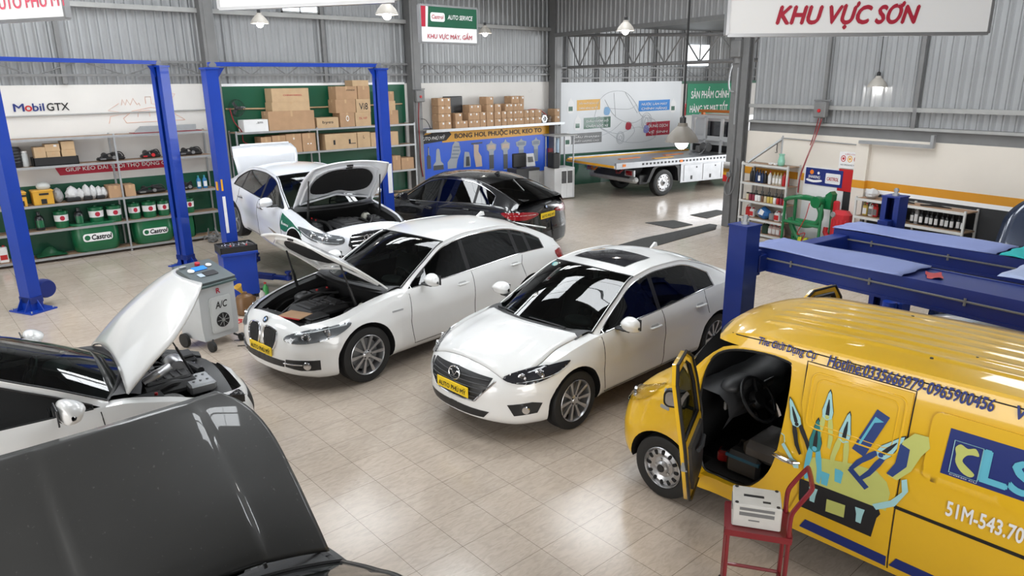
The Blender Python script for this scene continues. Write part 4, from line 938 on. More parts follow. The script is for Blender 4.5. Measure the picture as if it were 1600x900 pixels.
# white car at the left, hood up
c = Car(L=4.5, hw=.91, wb=2.62, fo=.88, r=.34, tw=.21, paint=m_white, nf=2.3, lf=1.0,
    top=[(0, .80), (.12, .86), (.35, .93), (.7, 1.0), (1.25, 1.11), (1.6, 1.14), (4.2, 1.2), (4.5, 1.1)],
    sh=[(0, .70), (.2, .78), (.5, .87), (.9, .97), (1.3, 1.06), (2.5, 1.10), (3.6, 1.14), (4.5, 1.05)],
    hood=(.08, 1.22), hoodw=[(.08, .74), (.4, .82), (.9, .83), (1.3, .82)], cabin=(1.36, 4.1), bow=[(0, 0), (.25, .08), (.6, .10), (1.3, .18), (1.9, .08), (2.2, 0)],
    rail=[(1.33, .77, 1.09, .04, -.22), (1.8, .70, 1.33, .05, -.2), (2.3, .62, 1.53, .055, -.13), (2.8, .60, 1.58, .055, -.03), (3.3, .60, 1.56, .055, .03), (3.6, .62, 1.48, .05, .08), (3.9, .66, 1.34, .04, .12), (4.15, .71, 1.18, .03, .12)], hi=2, ri=5,
    doors=[1.40, 2.45, 3.4], keys=[.08, 1.22, 1.36, 1.40, 2.45, 3.4, 4.1])
r_ = c.build('car', 'white car at the left edge with its hood propped up beside the dark grey hood', 'car', (2.38, 6.86, 0), math.radians(178))
c.put_hood(59); c.wheels(style='ten'); engine(c, .22, 1.22, .72, 1.0, 5, 1)
strut(r_, (.50, .10, .86), (.78, .30, 1.56), 'prop_rod', .007)
c.greenhouse(g_wind, g_dark, [2.43, 3.3], 3.7, framew=[(0, .055), (3.3, .055), (3.8, .12), (6, .2)], trimmat=m_plast); c.cabin_fit()
c.mirror(1.62, 1.17, k=1.1); c.handle(2.25, .93, m_white, k=0)
HL = [(.16, .52, .76), (.30, .68, .80), (.62, .83, .86), (.85, .88, .88), (.70, .88, .80), (.40, .78, .70), (.18, .56, .68)]
c.lamp('front', HL, m_dkglass, [((.32, .70, .75), .055)], 'headlight')
b = MB(); c.pat(b, 'front', [(0, -.5, .66), (0, 0, .69), (0, .5, .66), (0, .45, .5), (0, 0, .48), (0, -.45, .5)], .004); child('grille', b, m_plast, r_)
c.seams([('side', [(1.40, .44), (1.38, .7), (1.40, 1.04)]), ('side', [(2.45, .28), (2.45, 1.08)])])
# dark grey car nearest the camera, hood up
c = Car(L=4.6, hw=.86, wb=2.65, fo=.86, r=.33, tw=.21, paint=m_dkgrey, nf=3.4, lf=.8,
    top=[(0, .74), (.12, .79), (.4, .85), (.8, .92), (1.3, 1.0), (1.7, 1.03), (4.2, 1.06), (4.6, 1.0)],
    sh=[(0, .66), (.2, .74), (.5, .80), (.9, .87), (1.3, .93), (2.5, .97), (3.6, 1.0), (4.6, .95)],
    hood=(.09, 1.28), hoodw=[(.09, .84), (.4, .86), (.9, .87), (1.3, .87)], cabin=(1.42, 4.1), bow=[(0, 0), (.25, .05), (.6, .07), (1.28, .14), (1.9, .06), (2.2, 0)], crease=(.47, .03, 130),
    rail=[(1.4, .74, .97, .03, -.2), (1.85, .67, 1.2, .05, -.2), (2.25, .6, 1.38, .055, -.13), (2.8, .58, 1.42, .055, -.03), (3.3, .58, 1.4, .055, .03), (3.6, .6, 1.3, .05, .08), (3.9, .64, 1.18, .04, .12), (4.15, .69, 1.05, .03, .12)], hi=2, ri=5,
    doors=[1.46, 2.5, 3.4], keys=[.09, 1.28, 1.42, 1.46, 2.5, 3.4, 4.1])
r_ = c.build('car', 'dark grey car nearest the camera, its dusty scratched hood raised', 'car', (.68, 4.50, .04), math.radians(-87), ns=34)
c.put_hood(55); c.wheels(style='ten'); engine(c, .16, 1.28, .68, .86, 9)
for y in (-.36, .36): b = MB(); b.box((-.10, y, .082), (.03, .022, .012), .004); child('washer_nozzle', b, m_plast, c.hoodo)
c.greenhouse(g_wind, g_dark, [2.48, 3.3], 3.7, trimmat=m_plast); c.cabin_fit()
# ------------------------------------------------------------------ the yellow van
c = Car(L=4.35, hw=.775, wb=2.72, fo=.64, r=.29, tw=.18, gap=.055, paint=m_yellow, nf=3.2, lf=.55, lr=.25, nr=4, crown=2.6, shy=.86,
    side=[(0, .95), (.05, .975), (.25, .995), (.5, 1.0), (.58, .985), (.8, .94), (.93, .905), (.97, .885), (1, .86)],
    top=[(0, .72), (.08, .83), (.28, .95), (.48, 1.03), (.60, 1.13), (.80, 1.40), (1.02, 1.66), (1.2, 1.725), (1.6, 1.765), (2.4, 1.785), (4.0, 1.785), (4.25, 1.765), (4.35, 1.69)],
    sh=[(0, .64), (.1, .76), (.3, .88), (.5, .96), (.62, 1.06), (.82, 1.30), (1.02, 1.54), (1.15, 1.64), (1.4, 1.69), (4.0, 1.73), (4.35, 1.5)],
    zb=[(0, .30), (.3, .26), (4.1, .28), (4.35, .34)], bow=[(0, 0), (.4, .04), (.6, .09), (1.0, .05), (1.3, 0), (5, 0)], rakef=[(.2, .05), (.4, 0), (.6, .0), (.8, .03), (1.0, .06)], raker=[(.2, .03), (.4, 0), (1.8, .04)],
    hood=None, cabin=None, doors=None, keys=[.6, 1.02, 1.3, 2.5], ribs=(1.32, 4.2, .145))
OPEN = cr([(1.0, .43, 0), (.955, .70, 0), (.93, 1.0, 0), (.965, 1.28, 0), (1.07, 1.46, 0), (1.28, 1.545, 0), (1.60, 1.56, 0), (1.68, 1.47, 0), (1.665, .95, 0), (1.60, .66, 0), (1.46, .47, 0), (1.34, .41, 0), (1.15, .405, 0)], 4)
OPEN = [(p[0], p[1]) for p in OPEN]
k = MB(); Mx = Matrix(((1, 0, 0, 0), (0, 0, -1, 0), (0, 1, 0, 0), (0, 0, 0, 1))); k.prism(OPEN, .62, .4, Mx)     # through the skin on the driver's side
k2 = MB(); k2.bb(.80, 1.9, -.70, .70, .40, 1.57)
c1 = k.mesh('door_cut', [m_yellow], 30); c2 = k2.mesh('cab_cut', [m_void], 30)
c.extra = c1; _cut = c.cut; _n = [0]
def cut2(me, cm, _c=c):
    r = _cut(me, cm); _n[0] += 1
    return _cut(r, c2) if _n[0] == 1 else r
c.cut = cut2
VY = math.radians(-89); VAN = c; r_ = c.build('van', 'yellow delivery van with its driver door open and tools pictured on the side', 'van', (5.36, 3.955, 0), VY, ns=44)
for p in c.body.data.polygons:
    x, y, z = p.center
    if .55 < x < 1.06 and p.normal.z > .25 and p.normal.x < -.62 and z > 1.1 and abs(y) < .57: p.material_index = 2
c.wheels(style='steel')
# open door, hinged at its front edge
D0 = [(p[0] - .95, p[1]) for p in OPEN]
d = link('driver_door', None, r_, (.955, -.765, 0), math.radians(-66))
dc = lambda z: -.0 - .10 * max(0, (z - .9)) / .65 + .02 * math.sin(max(0, min(1, (z - .3) / .6)) * PI)
dfn = lambda u, v, t=0.: (u, dc(v) * -1 - t, v)
DO = [(.02, .36), (0, .95), (.05, 1.26), (.15, 1.47), (.34, 1.575), (.66, 1.58), (.74, 1.46), (.72, .95), (.66, .64), (.52, .44), (.38, .36)]
DW = [(.07, .98), (.10, 1.24), (.19, 1.42), (.35, 1.51), (.62, 1.51), (.66, 1.42), (.655, .98)]
b = MB()
for P in ([DO[0], DO[1], DW[0], DW[6], DO[7], DO[8], DO[9], DO[10]], [DO[1], DO[2], DO[3], DO[4], DO[5], DO[6], DO[7], DW[6], DW[5], DW[4], DW[3], DW[2], DW[1], DW[0]]): patch(b, P, lambda u, v, t=0.: (u, dc(v) - .03 * (t > 0), v), .06, 0); patch(b, P, lambda u, v, t=0.: (u, dc(v) + .035, v), .06, 0)
rim = [(u, v) for u, v in DO]; b.grid([[(u, dc(v), v) for u, v in rim], [(u, dc(v) + .035, v) for u, v in rim]], closeu=True); child('door_shell', b, m_yellow, d)
b = MB(); patch(b, [(.10, .50), (.08, .92), (.60, .92), (.58, .66), (.46, .50)], lambda u, v, t=0.: (u, dc(v) + .037 + t, v), .08, .022); b.tube([(.2, dc(.8) + .08, .84), (.34, dc(.8) + .09, .82), (.46, dc(.8) + .08, .84)], .016, 8); child('door_trim', b, m_plast2, d)
b = MB(); b.tube([(u, dc(v) + .04, v) for u, v in DO], .013, 6, closed=True); b.tube([(u, dc(v) + .02, v) for u, v in DW], .012, 6, closed=True); child('door_seal', b, m_plast, d)
b = MB(); patch(b, DW, lambda u, v, t=0.: (u, dc(v) + .015, v), .1); child('door_window', b, g_side, d)
b = MB(); P = rrect(.20, .15, .05, 4); b.prism(P, 0, .05, Matrix.Translation((.06, -.16, 1.06)) @ Matrix.Rotation(PI / 2, 4, 'Z') @ Matrix.Rotation(PI / 2, 4, 'X')); b.tube([(.06, -.02, .98), (.07, -.08, 1.0), (.08, -.12, 1.03)], .016, 8); mo = child('mirror', b, m_plast, d)
b = MB(); b.prism(rrect(.17, .12, .04, 4), -.004, .004, Matrix.Translation((.112, -.16, 1.06)) @ Matrix.Rotation(PI / 2, 4, 'Z') @ Matrix.Rotation(PI / 2, 4, 'X')); child('mirror_glass', b, m_chrome, mo)
b = MB(); b.box((.60, dc(.9) - .012, .88), (.13, .03, .035), .012); child('handle', b, m_plast, d)
b = MB(); b.box((.69, dc(.8) + .02, .82), (.02, .05, .10), .006); child('lock', b, m_steel, d)
# cab inside
b = MB(); b.tube([(u, -.70, v) for u, v in OPEN], .012, 6, closed=True); child('door_aperture_seal', b, m_plast, r_)
b = MB(); rows = []
for i, (dx, z) in enumerate(((0, 1.06), (.12, 1.10), (.28, 1.09), (.36, 1.03), (.38, .93), (.33, .80))): rows.append([(.78 + dx + .02 * math.cos(v * 1.6), -.66 + 1.32 * v / 12, z + .02 * math.exp(-((v - 3) / 2) ** 2)) for v in range(13)])
b.grid(rows); b.ball((1.06, -.36, 1.10), (.10, .20, .06)); db = child('dashboard', b, m_plast2, r_, angle=50)
b = MB(); b.box((1.13, .02, .98), (.03, .22, .12), .01); b.box((1.145, .02, 1.0), (.01, .17, .04), .004, mi=1); b.box((1.12, -.58, 1.0), (.03, .12, .08), .02, mi=1); child('radio', b, [m_plast, m_gsteel], db)
b = MB(); M = Matrix.Translation((1.26, -.36, 1.02)) @ Matrix.Rotation(math.radians(52), 4, 'Y'); b.tube([M @ Vector((.19 * math.cos(t * PI / 14), .19 * math.sin(t * PI / 14), 0)) for t in range(28)], .015, 8, closed=True); b.lathe([(0, -.04), (.075, -.035), (.08, 0), (.06, .02), (0, .025)], M, 18)
for t in (.5, 2.64, 4.71): b.cyl(M @ Vector((.05 * math.cos(t), .05 * math.sin(t), 0)), M @ Vector((.185 * math.cos(t), .185 * math.sin(t), 0)), .015, n=6)
b.cyl(M @ Vector((0, 0, -.02)), M @ Vector((0, 0, -.3)), .025, n=8); child('steering_wheel', b, m_plast, r_)
for y in (-.36, .36):
    b = MB(); b.box((1.50, y, .66), (.48, .46, .16), .05); b.box((1.76, y, .98), (.13, .45, .58), .05, Matrix.Rotation(math.radians(12), 3, 'Y')); b.box((1.84, y, 1.34), (.09, .24, .15), .04); child('seat', b, mat('grey_upholstery', (.11, .10, .095), .7, 0, 0, .1, 12), r_)
b = MB(); b.bb(.98, 1.88, -.68, .68, .41, .425); b.box((1.45, 0, .56), (.5, .16, .18), .03); child('cab_floor', b, m_void, r_)
# body side: sliding door, panels, trim
fn = c.chart('side', -1); B = MB
def emb(P, th, par=r_, name='panel', m=m_yellow, res=.05, sg=-1):
    b = MB(); patch(b, P, lambda u, v, t=0.: c.chart('side', sg)(u, v, t), res, th); return child(name, b, m, par, angle=40)
sd = emb([(1.78, .40), (1.86, .62), (1.90, .8), (1.86, 1.0), (1.79, 1.30), (1.79, 1.58), (2.49, 1.585), (2.495, .30), (1.88, .30)], .010, name='sliding_door')
F2 = lambda u, v, t=0.: fn(u, v, t + .010)
def emb2(P, th, m, par, name, base=.010, res=.05):
    b = MB(); patch(b, P, lambda u, v, t=0.: fn(u, v, t + base), res, th); return child(name, b, m, par, angle=40)
b = MB(); b.tube([F2(u, v, .0) for u, v in rrect(.62, .40, .05, 4, 2.15, 1.34)], .008, 6, closed=True); b.tube([F2(u, v, .0) for u, v in rrect(.54, .33, .05, 4, 2.15, 1.34)], .005, 6, closed=True); child('panel_rib', b, m_yellow, sd)
for sgn in (-1, 1):
    emb([q for q in rrect(.66, .46, .06, 4, 2.95, 1.29)], .012, name='raised_panel', sg=sgn); emb([q for q in rrect(.50, .46, .06, 4, 3.75, 1.29)], .012, name='raised_panel', sg=sgn)
b = MB(); b.tube([F2(1.62, .86, .012), F2(1.66, .86, .045), F2(1.74, .855, .055), F2(1.80, .85, .045), F2(1.84, .85, .012)], [.010, .016, .018, .016, .010], 8); child('door_handle', b, m_chrome, sd)
b = MB(); patch(b, rrect(.74, .022, .008, 3, 2.86, .79), lambda u, v, t=0.: fn(u, v, t), .05, .006); child('slide_rail', b, m_plast, r_)
for u0, u1, par, bs in ((1.88, 2.49, sd, .012), (2.51, 3.25, r_, .002), (3.66, 4.2, r_, .002)): emb2([(u0, .33), (u0 + .04, .41), (u1, .40), (u1, .32)], .002, m_navy, par, 'blue_stripe', bs)
c.seams([('side', [(1.78, .36), (1.86, .62), (1.90, .8), (1.86, 1.0), (1.79, 1.3), (1.78, 1.6), (2.5, 1.6), (2.5, .3)]), ('side', [(.93, 1.0), (.90, .8), (.93, .60)]), ('side', [(4.05, .35), (4.05, 1.62)]), ('side', [(1.15, 1.64), (1.6, 1.66), (4.0, 1.67)])])
b = MB(); patch(b, circ(.075, 20, 1.50, .72), lambda u, v, t=0.: fn(u, v, t), .05, .004); child('filler_flap', b, m_yellow, r_)
HL = [(.12, .44, .80), (.25, .62, .90), (.42, .72, 1.0), (.40, .74, .88), (.24, .66, .76), (.12, .5, .70)]
c.lamp('front', HL, m_clear, [((.22, .6, .82), .05)], 'headlight')
b = MB()
for v in (.98, .85): patch(b, rrect(.10, .03, .01, 3, .62, v), lambda u, w, t=0.: fn(u, w, t), .05, .004)
child('fender_badge', b, m_alu, r_)
b = MB()
for x, y in ((2.1, .3), (2.7, -.3), (3.1, .3), (2.5, -.52)): b.lathe([(.012, 0), (.010, .008), (0, .009)], Matrix.Translation((x, y, 1.775)), 8)
child('roof_plug', b, m_plast, r_)
# lettering along the gutter
def side_text(t, x0, x1, z, h, m, par=r_, sh=.12, off=.006, bold=.012, name='lettering'):
    b = MB(); text(b, t, x1 - x0, h, lambda u, v: fn(x0 + u, z + v, off), sh, bold, align=0); return child(name, b, m, par, recalc=False, weld=0)
for i, (t, x0, x1) in enumerate((('The Giới Dụng Cụ', 1.42, 1.86), ('Hotline:0335666979-0965900456', 1.95, 2.95), ('Website', 3.06, 3.4))): side_text(t, x0 - .03, x1 - .03, 1.606, .072, m_navy, off=.012, bold=.03)
side_text('51M-543.70', 2.79, 3.20, .875, .10, m_wink, bold=.03, sh=0)
# sign panel on the rear quarter
lp = emb2([(2.72, 1.14), (2.73, 1.44), (3.62, 1.44), (3.62, 1.14)], .002, m_navy, r_, 'sign_panel', .013)
C1 = mat('cyan_ink', (.12, .48, .62), .5, noise=.05); C2 = mat('lime_ink', (.55, .58, .16), .5, noise=.05); C3 = mat('teal_ink', (.02, .20, .20), .5, noise=.05); C4 = mat('pale_cyan_ink', (.38, .66, .68), .5, noise=.05); C5 = mat('ink_blue', (.02, .05, .20), .5, noise=.05)
side_text('LST', 2.93, 3.42, 1.175, .20, C1, lp, 0, .019, .03)
b = MB(); Q = [(2.765, 1.165), (2.765, 1.375), (2.92, 1.375), (2.92, 1.165)]; b.tube([fn(u, v, .018) for u, v in Q], .003, 4, closed=True); child('frame_line', b, C4, lp)
b = MB(); patch(b, [q[:2] for q in cr([(2.775, 1.33, 0), (2.80, 1.36, 0), (2.84, 1.345, 0), (2.88, 1.36, 0), (2.905, 1.32, 0), (2.87, 1.315, 0), (2.84, 1.30, 0), (2.825, 1.26, 0), (2.86, 1.23, 0), (2.90, 1.20, 0), (2.88, 1.175, 0), (2.83, 1.19, 0), (2.79, 1.24, 0), (2.785, 1.29, 0)], 3)], lambda u, v, t=0.: fn(u, v, .018), .05); child('crest', b, C2, lp)
side_text('CÔNG CỤ', 2.77, 2.92, 1.148, .013, m_wink, lp, 0, .019, .0)
# printed tools on the sliding door
def deco(P, m, off=.0135, sm=0, name='printed_tool', par=sd):
    if sm: P = [q[:2] for q in cr([(p[0], p[1], 0) for p in P], sm)]
    b = MB(); patch(b, P, lambda u, v, t=0.: fn(u, v, off), .06); return child(name, b, m, par, recalc=False)
def place(P, o, a, s=1.): return [(o[0] + s * (x * math.cos(a) - y * math.sin(a)), o[1] + s * (x * math.sin(a) + y * math.cos(a))) for x, y in P]
deco([(1.90, .86), (1.93, .93), (2.0, .95), (2.2, .99), (2.36, 1.0), (2.43, .95), (2.46, .88), (2.45, .74), (1.9, .73)], C2, .0122, 0, 'printed_backdrop')
tb = deco([(1.85, .725), (2.40, .745), (2.42, .70), (2.40, .66), (2.38, .50), (1.88, .50), (1.86, .56)], m_ink, .012, 0, 'printed_toolbox')
deco([(2.06, .55), (2.06, .65), (2.19, .66), (2.19, .56)], C2, .0135, 0, 'printed_label', tb)
for x, z in ((1.96, .64), (2.29, .63)): deco([(x - .035, z + .05), (x + .03, z + .055), (x + .02, z), (x + .015, z - .06), (x - .02, z - .06), (x - .022, z)], C4, .0135, 0, 'printed_clasp', tb)
PL = [(-.02, .17), (0, .20), (.02, .17), (.03, .08), (.018, .03)]; HA = [(-.028, .03), (-.018, .03), (.0, .0), (.0, -.17), (-.03, -.17), (-.045, -.06)]; HB = [(-x, y) for x, y in HA][::-1]; HD = [(-.03, .08), (-.02, .17), (0, .20), (.02, .17), (.03, .08), (.018, .02), (-.018, .02)]
HD = [(-.034, .03), (-.040, .08), (-.028, .13), (-.012, .21), (0, .235), (.012, .21), (.028, .13), (.040, .08), (.034, .03), (.0, .01)]
HA = [(-.034, .05), (-.010, .02), (-.012, -.03), (-.026, -.10), (-.028, -.19), (-.050, -.20), (-.060, -.12), (-.050, -.02)]; HB = [(-x, y) for x, y in HA][::-1]
for (x, z, a, s_, h1, h2) in ((1.795, 1.10, .42, .95, C4, m_ink), (1.985, 1.22, .04, .95, C4, C2), (2.115, 1.10, -.05, 1.0, C4, C2), (2.345, 1.09, -.62, 1.05, C4, C5), (1.935, .96, .03, 1.1, C3, C1)):
    t = deco(place(HD, (x, z), a, s_ * 1.06), m_ink, .0132); deco(place(HD, (x, z), a, s_), h1, .0142, name='printed_head', par=t)
    for H in (HA, HB): deco(place(H, (x, z), a, s_), h2, .0137, 0, 'printed_grip', t)
    deco(place([(-.014, .05), (-.012, .11), (-.003, .17), (.003, .17), (.012, .11), (.014, .05)], (x, z), a, s_), m_ink, .0150, 0, 'printed_jaw', t); deco(place(circ(.016, 10, 0, .035), (x, z), a, s_), h2, .0154, 0, 'printed_pivot', t)
t = deco(place([(-.045, -.17), (.045, -.17), (.045, .17), (-.045, .17)], (2.28, 1.24), -.34), C5, name='printed_pack'); deco(place([(-.03, -.12), (-.015, -.12), (-.015, .08), (.03, .12), (-.03, .12)], (2.28, 1.24), -.34), C1, .0148, 0, 'printed_mark', t)
deco([(1.66, 1.0), (1.675, 1.02), (1.70, 1.01), (1.71, .96), (1.79, .86), (1.83, .85), (1.835, .80), (1.80, .79), (1.77, .84), (1.69, .94), (1.66, .97)], C4, name='printed_wrench')
deco([(2.36, .75), (2.47, .83), (2.53, .92), (2.515, 1.0), (2.545, 1.02), (2.565, .94), (2.50, .80), (2.39, .72)], C4, .0135, name='printed_wrench')
t = deco([(2.43, 1.0), (2.47, 1.12), (2.48, 1.26), (2.54, 1.335), (2.62, 1.34), (2.64, 1.27), (2.60, 1.2), (2.56, 1.08), (2.49, .99)], C2, .014, 0, 'printed_grip_tool', r_); deco([(2.42, 1.01), (2.46, 1.10), (2.47, 1.24), (2.53, 1.22), (2.53, 1.1), (2.46, 1.0)], C5, .0145, 0, 'printed_grip', t)
for x, z in ((2.12, .86), (2.03, .80)): deco([(x - .03, z + .05), (x + .03, z + .05), (x + .022, z - .05), (x - .022, z - .05)], C1, .0135, name='printed_socket')
deco(place([(-.02, -.08), (.02, -.08), (.02, .08), (-.02, .08)], (2.25, .90), .9), C5, .0135, name='printed_brush')
# things lying in the cab
VM = r_.matrix_basis
t = thing('tool_case', 'black and blue tool case standing in the van cab behind the driver door', 'tool case', VM @ Vector((1.30, -.50, .425)), VY)
b = MB(); b.box((0, 0, .10), (.30, .24, .20), .03); child('case_body', b, m_plast2, t); b = MB(); b.bb(-.15, .15, -.125, -.10, .14, .17, .005); child('blue_band', b, mat('dull_blue', (.02, .10, .16), .5), t); b = MB(); b.tube([(-.1, 0, .2), (-.08, 0, .26), (.08, 0, .26), (.1, 0, .2)], .012, 8); child('handle', b, m_plast, t)
t = thing('jump_starter', 'small red and black battery box on the van cab floor', 'battery box', VM @ Vector((1.07, -.46, .425)), VY + .3)
b = MB(); b.box((0, 0, .05), (.13, .11, .10), .015); child('box', b, m_red, t); b = MB(); b.box((0, 0, .104), (.09, .07, .012), .004); child('socket_panel', b, m_plast, t); b = MB(); b.tube(cr([(.06, 0, .05), (.12, .05, .02), (.2, .0, .02), (.22, -.1, .05)], 5, False), .006, 6); child('lead', b, m_red, t)
# van passenger door, open on the far side
d = link('passenger_door', None, r_, (.955, .765, 0), math.radians(78))
b = MB()
for P in ([DO[0], DO[1], DW[0], DW[6], DO[7], DO[8], DO[9], DO[10]], [DO[1], DO[2], DO[3], DO[4], DO[5], DO[6], DO[7], DW[6], DW[5], DW[4], DW[3], DW[2], DW[1], DW[0]]): patch(b, P, lambda u, v, t=0.: (u, -dc(v), v), .08); patch(b, P, lambda u, v, t=0.: (u, -dc(v) - .035, v), .08)
b.grid([[(u, -dc(v), v) for u, v in DO], [(u, -dc(v) - .035, v) for u, v in DO]], closeu=True); child('door_shell', b, m_yellow, d)
b = MB(); b.tube([(u, -dc(v) - .04, v) for u, v in DO], .013, 6, closed=True); b.tube([(u, -dc(v) - .04, v) for u, v in DW], .02, 6, closed=True); child('door_seal', b, m_plast, d)
b = MB(); patch(b, DW, lambda u, v, t=0.: (u, -dc(v) - .015, v), .1); child('door_window', b, g_side, d)
# ------------------------------------------------------------------ two-post lifts
def lift(label, A, B, H, face=0.):
    A, B = Vector((*A, 0)), Vector((*B, 0)); d = (B - A); w = d.length; rz = math.atan2(d.y, d.x)
    root = thing('two_post_lift', label, 'car lift', A, rz, 'two-post lifts'); hw, hd = .10, .125
    for x, q in ((0, 1), (w, -1)):
        p = link('post', None, root, (x, 0, 0)); b = MB()
        S = [(-q * hw, -hd), (q * hw, -hd), (q * hw, -hd + .09), (q * (hw - .012), -hd + .09), (q * (hw - .012), -hd + .012), (-q * (hw - .012), -hd + .012), (-q * (hw - .012), hd - .012), (q * (hw - .012), hd - .012), (q * (hw - .012), hd - .09), (q * hw, hd - .09), (q * hw, hd), (-q * hw, hd)]
        b.prism(S, .02, H - .02); b.bb(-hw - .02, hw + .02, -hd - .02, hd + .02, H - .03, H); child('column', b, m_blue, p)
        b = MB(); b.bb(-.22, .22, -.28, .28, 0, .022)
        for sy in (-1, 1):
            b.prism([(-q * hw, 0), (-q * .21, 0), (-q * hw, .2)], sy * .1 - .006, .012, Matrix(((1, 0, 0, 0), (0, 0, 1, 0), (0, 1, 0, .022), (0, 0, 0, 1)))); b.prism([(sy * hd, 0), (sy * .27, 0), (sy * hd, .2)], -.006, .012, Matrix(((0, 0, 1, 0), (1, 0, 0, 0), (0, 1, 0, .022), (0, 0, 0, 1))))
            for sx in (-.18, .18): b.cyl((sx, sy * .24, .02), (sx, sy * .24, .05), .014, n=6, mi=1)
        child('base_plate', b, [m_blue, m_steel], p)
        b = MB(); b.bb(q * .02 - .06, q * .02 + .06, -.12, .12, .16, 1.0); b.bb(-.1, .1, -.15, .15, .14, .24); child('carriage', b, m_blued, p)
        for sy, an_ in ((-1, 62), (1, 50)) if face else ():
            a = math.radians(an_) * sy; D = Vector((q * math.cos(a), math.sin(a), 0)); b = MB(); o = Vector((q * .14, sy * .08, .2)); R = Matrix.Rotation(math.atan2(D.y, D.x), 3, 'Z')
            b.box(o + D * .35, (.7, .11, .10), .01, R); b.box(o + D * .78, (.5, .085, .075), .01, R); b.lathe([(.06, -.03), (.06, .05), (.03, .05), (.03, .10), (.055, .10), (.055, .13)], Matrix.Translation(o + D * 1.0), 14); child('swing_arm', b, m_blued, p)
        M = Matrix.Translation((q * .05, 0, H + .03)) @ Matrix.Rotation(PI / 2, 4, 'X')
        for yy in (-.05, .05): b = MB(); b.lathe([(.02, -.015), (.06, -.015), (.045, 0), (.06, .015), (.02, .015)], M @ Matrix.Translation((0, 0, yy)), 16); child('pulley', b, m_gsteel, p)
        b = MB(); b.bb(-q * hw - q * .012, -q * hw, -.03, .04, 1.75, 1.9); child('warning_sticker', b, m_gold, p) if x == 0 and face else None
        if x == 0 and face:
            b = MB(); b.bb(-.085, -.035, -hd - .008, -hd, 1.0, 1.65); child('safety_notice', b, m_paper, p); b = MB(); b.bb(-.08, -.05, -hd - .008, -hd, 1.75, 1.95); child('warning_strip', b, m_gold, p)
        elif not face and x == 0: pass
        if q < 0 and face:
            b = MB(); b.bb(-.02, .08, -hd - .008, -hd, 1.35, 1.95); child('safety_notice', b, m_paper, p)
    b = MB(); b.bb(.0, w, -.06, .06, H + .02, H + .085)
    for x, q in ((hw, 1), (w - hw, -1)): b.prism([(x, 0), (x + q * .16, 0), (x, -.22)], -.006, .012, Matrix(((1, 0, 0, 0), (0, 0, 1, 0), (0, 1, 0, H), (0, 0, 0, 1))))
    child('cross_beam', b, m_blue, root); b = MB(); b.tube([(0, .1, H + .05), (w, .1, H + .05)], .008, 6); child('cable', b, m_gsteel, root)
    return root
l1 = lift('empty blue two-post lift in front of the oil buckets, left of the other lift', (1.46, 13.65), (4.33, 15.0), 3.9)
b = MB(); b.lathe([(0, -.1), (.14, -.1), (.16, -.05), (.16, .05), (.14, .1), (0, .1)], Matrix.Translation((.30, .1, .28)) @ Matrix.Rotation(PI / 2, 4, 'X'), 20); b.bb(.14, .3, .02, .18, .15, .36, .02); child('cable_guard', b, m_blued, l1)
lift('blue two-post lift with the white saloon between its posts', (4.50, 12.85), (7.82, 12.85), 3.82, 1)
# ------------------------------------------------------------------ four-post lift on the right
root = thing('four_post_lift', 'dark blue four-post lift with two raised runways beyond the yellow van', 'car lift', (7.13, 4.17, 0), math.radians(-6))
H = 1.98; WX = 3.26; LY = 4.6
for x in (0, WX):
    for y in (0, -LY):
        p = link('post', None, root, (x, y, 0)); q = 1 if y == 0 else -1; s = 1 if x == 0 else -1; b = MB()
        S = [(-s * .12, -.12), (-s * .12, .12), (s * .12, .12), (s * .12, .05), (s * .105, .05), (s * .105, .105), (-s * .105, .105), (-s * .105, -.105), (s * .105, -.105), (s * .105, -.05), (s * .12, -.05), (s * .12, -.12)]
        b.prism(S, .02, H - .04); b.bb(-.13, .13, -.13, .13, H - .02, H); b.bb(-.19, .19, -.19, .19, 0, .02); child('column', b, m_blued, p)
        b = MB(); b.cyl((0, 0, H), (0, 0, H + .03), .045, n=14); b.cyl((0, 0, H + .03), (0, 0, H + .10), .024, n=12); b.cyl((0, 0, H + .06), (0, 0, H + .085), .035, n=6); child('top_bolt', b, m_steel, p)
        b = MB(); b.bb(s * .1, s * .26, -.07, .07, 1.36, 1.66, .01); child('beam_head', b, m_blued, p)
for y in (0, -LY):
    b = MB(); b.bb(.2, WX - .2, y - .09, y + .09, 1.40, 1.60, .008); child('cross_beam', b, m_blued, root)
for i, x0 in enumerate((.36, WX - 1.22)):
    ro = link('runway', None, root, (x0, 0, 1.46)); b = MB()
    b.bb(0, .54, -LY - .2, .12, .14, .19); b.bb(-.015, .02, -LY - .2, .12, -.05, .20); b.bb(.52, .555, -LY - .2, .12, -.05, .20); b.bb(-.03, .03, -LY - .2, .12, -.06, -.03); b.bb(.51, .57, -LY - .2, .12, -.06, -.03)
    child('deck', b, m_blued, ro)
    b = MB(); b.tube([(-.03, .1, .09), (-.03, -LY, .09)], .011, 6)
    for k in range(5): b.cyl((-.03, -.4 - k * .9, .05), (-.03, -.4 - k * .9, .12), .012, n=6)
    child('cable_guide', b, m_gsteel, ro)
    b = MB(); b.prism([(.12, .21), (.12, .36), (.10, .36), (.02, .21)], 0, .54, Matrix(((0, 0, 1, 0), (1, 0, 0, 0), (0, 1, 0, -.02), (0, 0, 0, 1)))); child('wheel_stop', b, m_blued, ro) if 0 else None
p = list(root.children)
b = MB(); b.box((WX + .05, -.22, .28), (.30, .22, .52), .03); b.cyl((WX - .2, -.22, .2), (WX - .2, -.22, .55), .09, n=16); child('power_unit', b, m_blue, root)
m_sheetblue = mat('pale_blue_sheet', (.21, .26, .52), .5, 0, 0, .06, 3)
RT_ = math.radians(-6); RM = root.matrix_basis
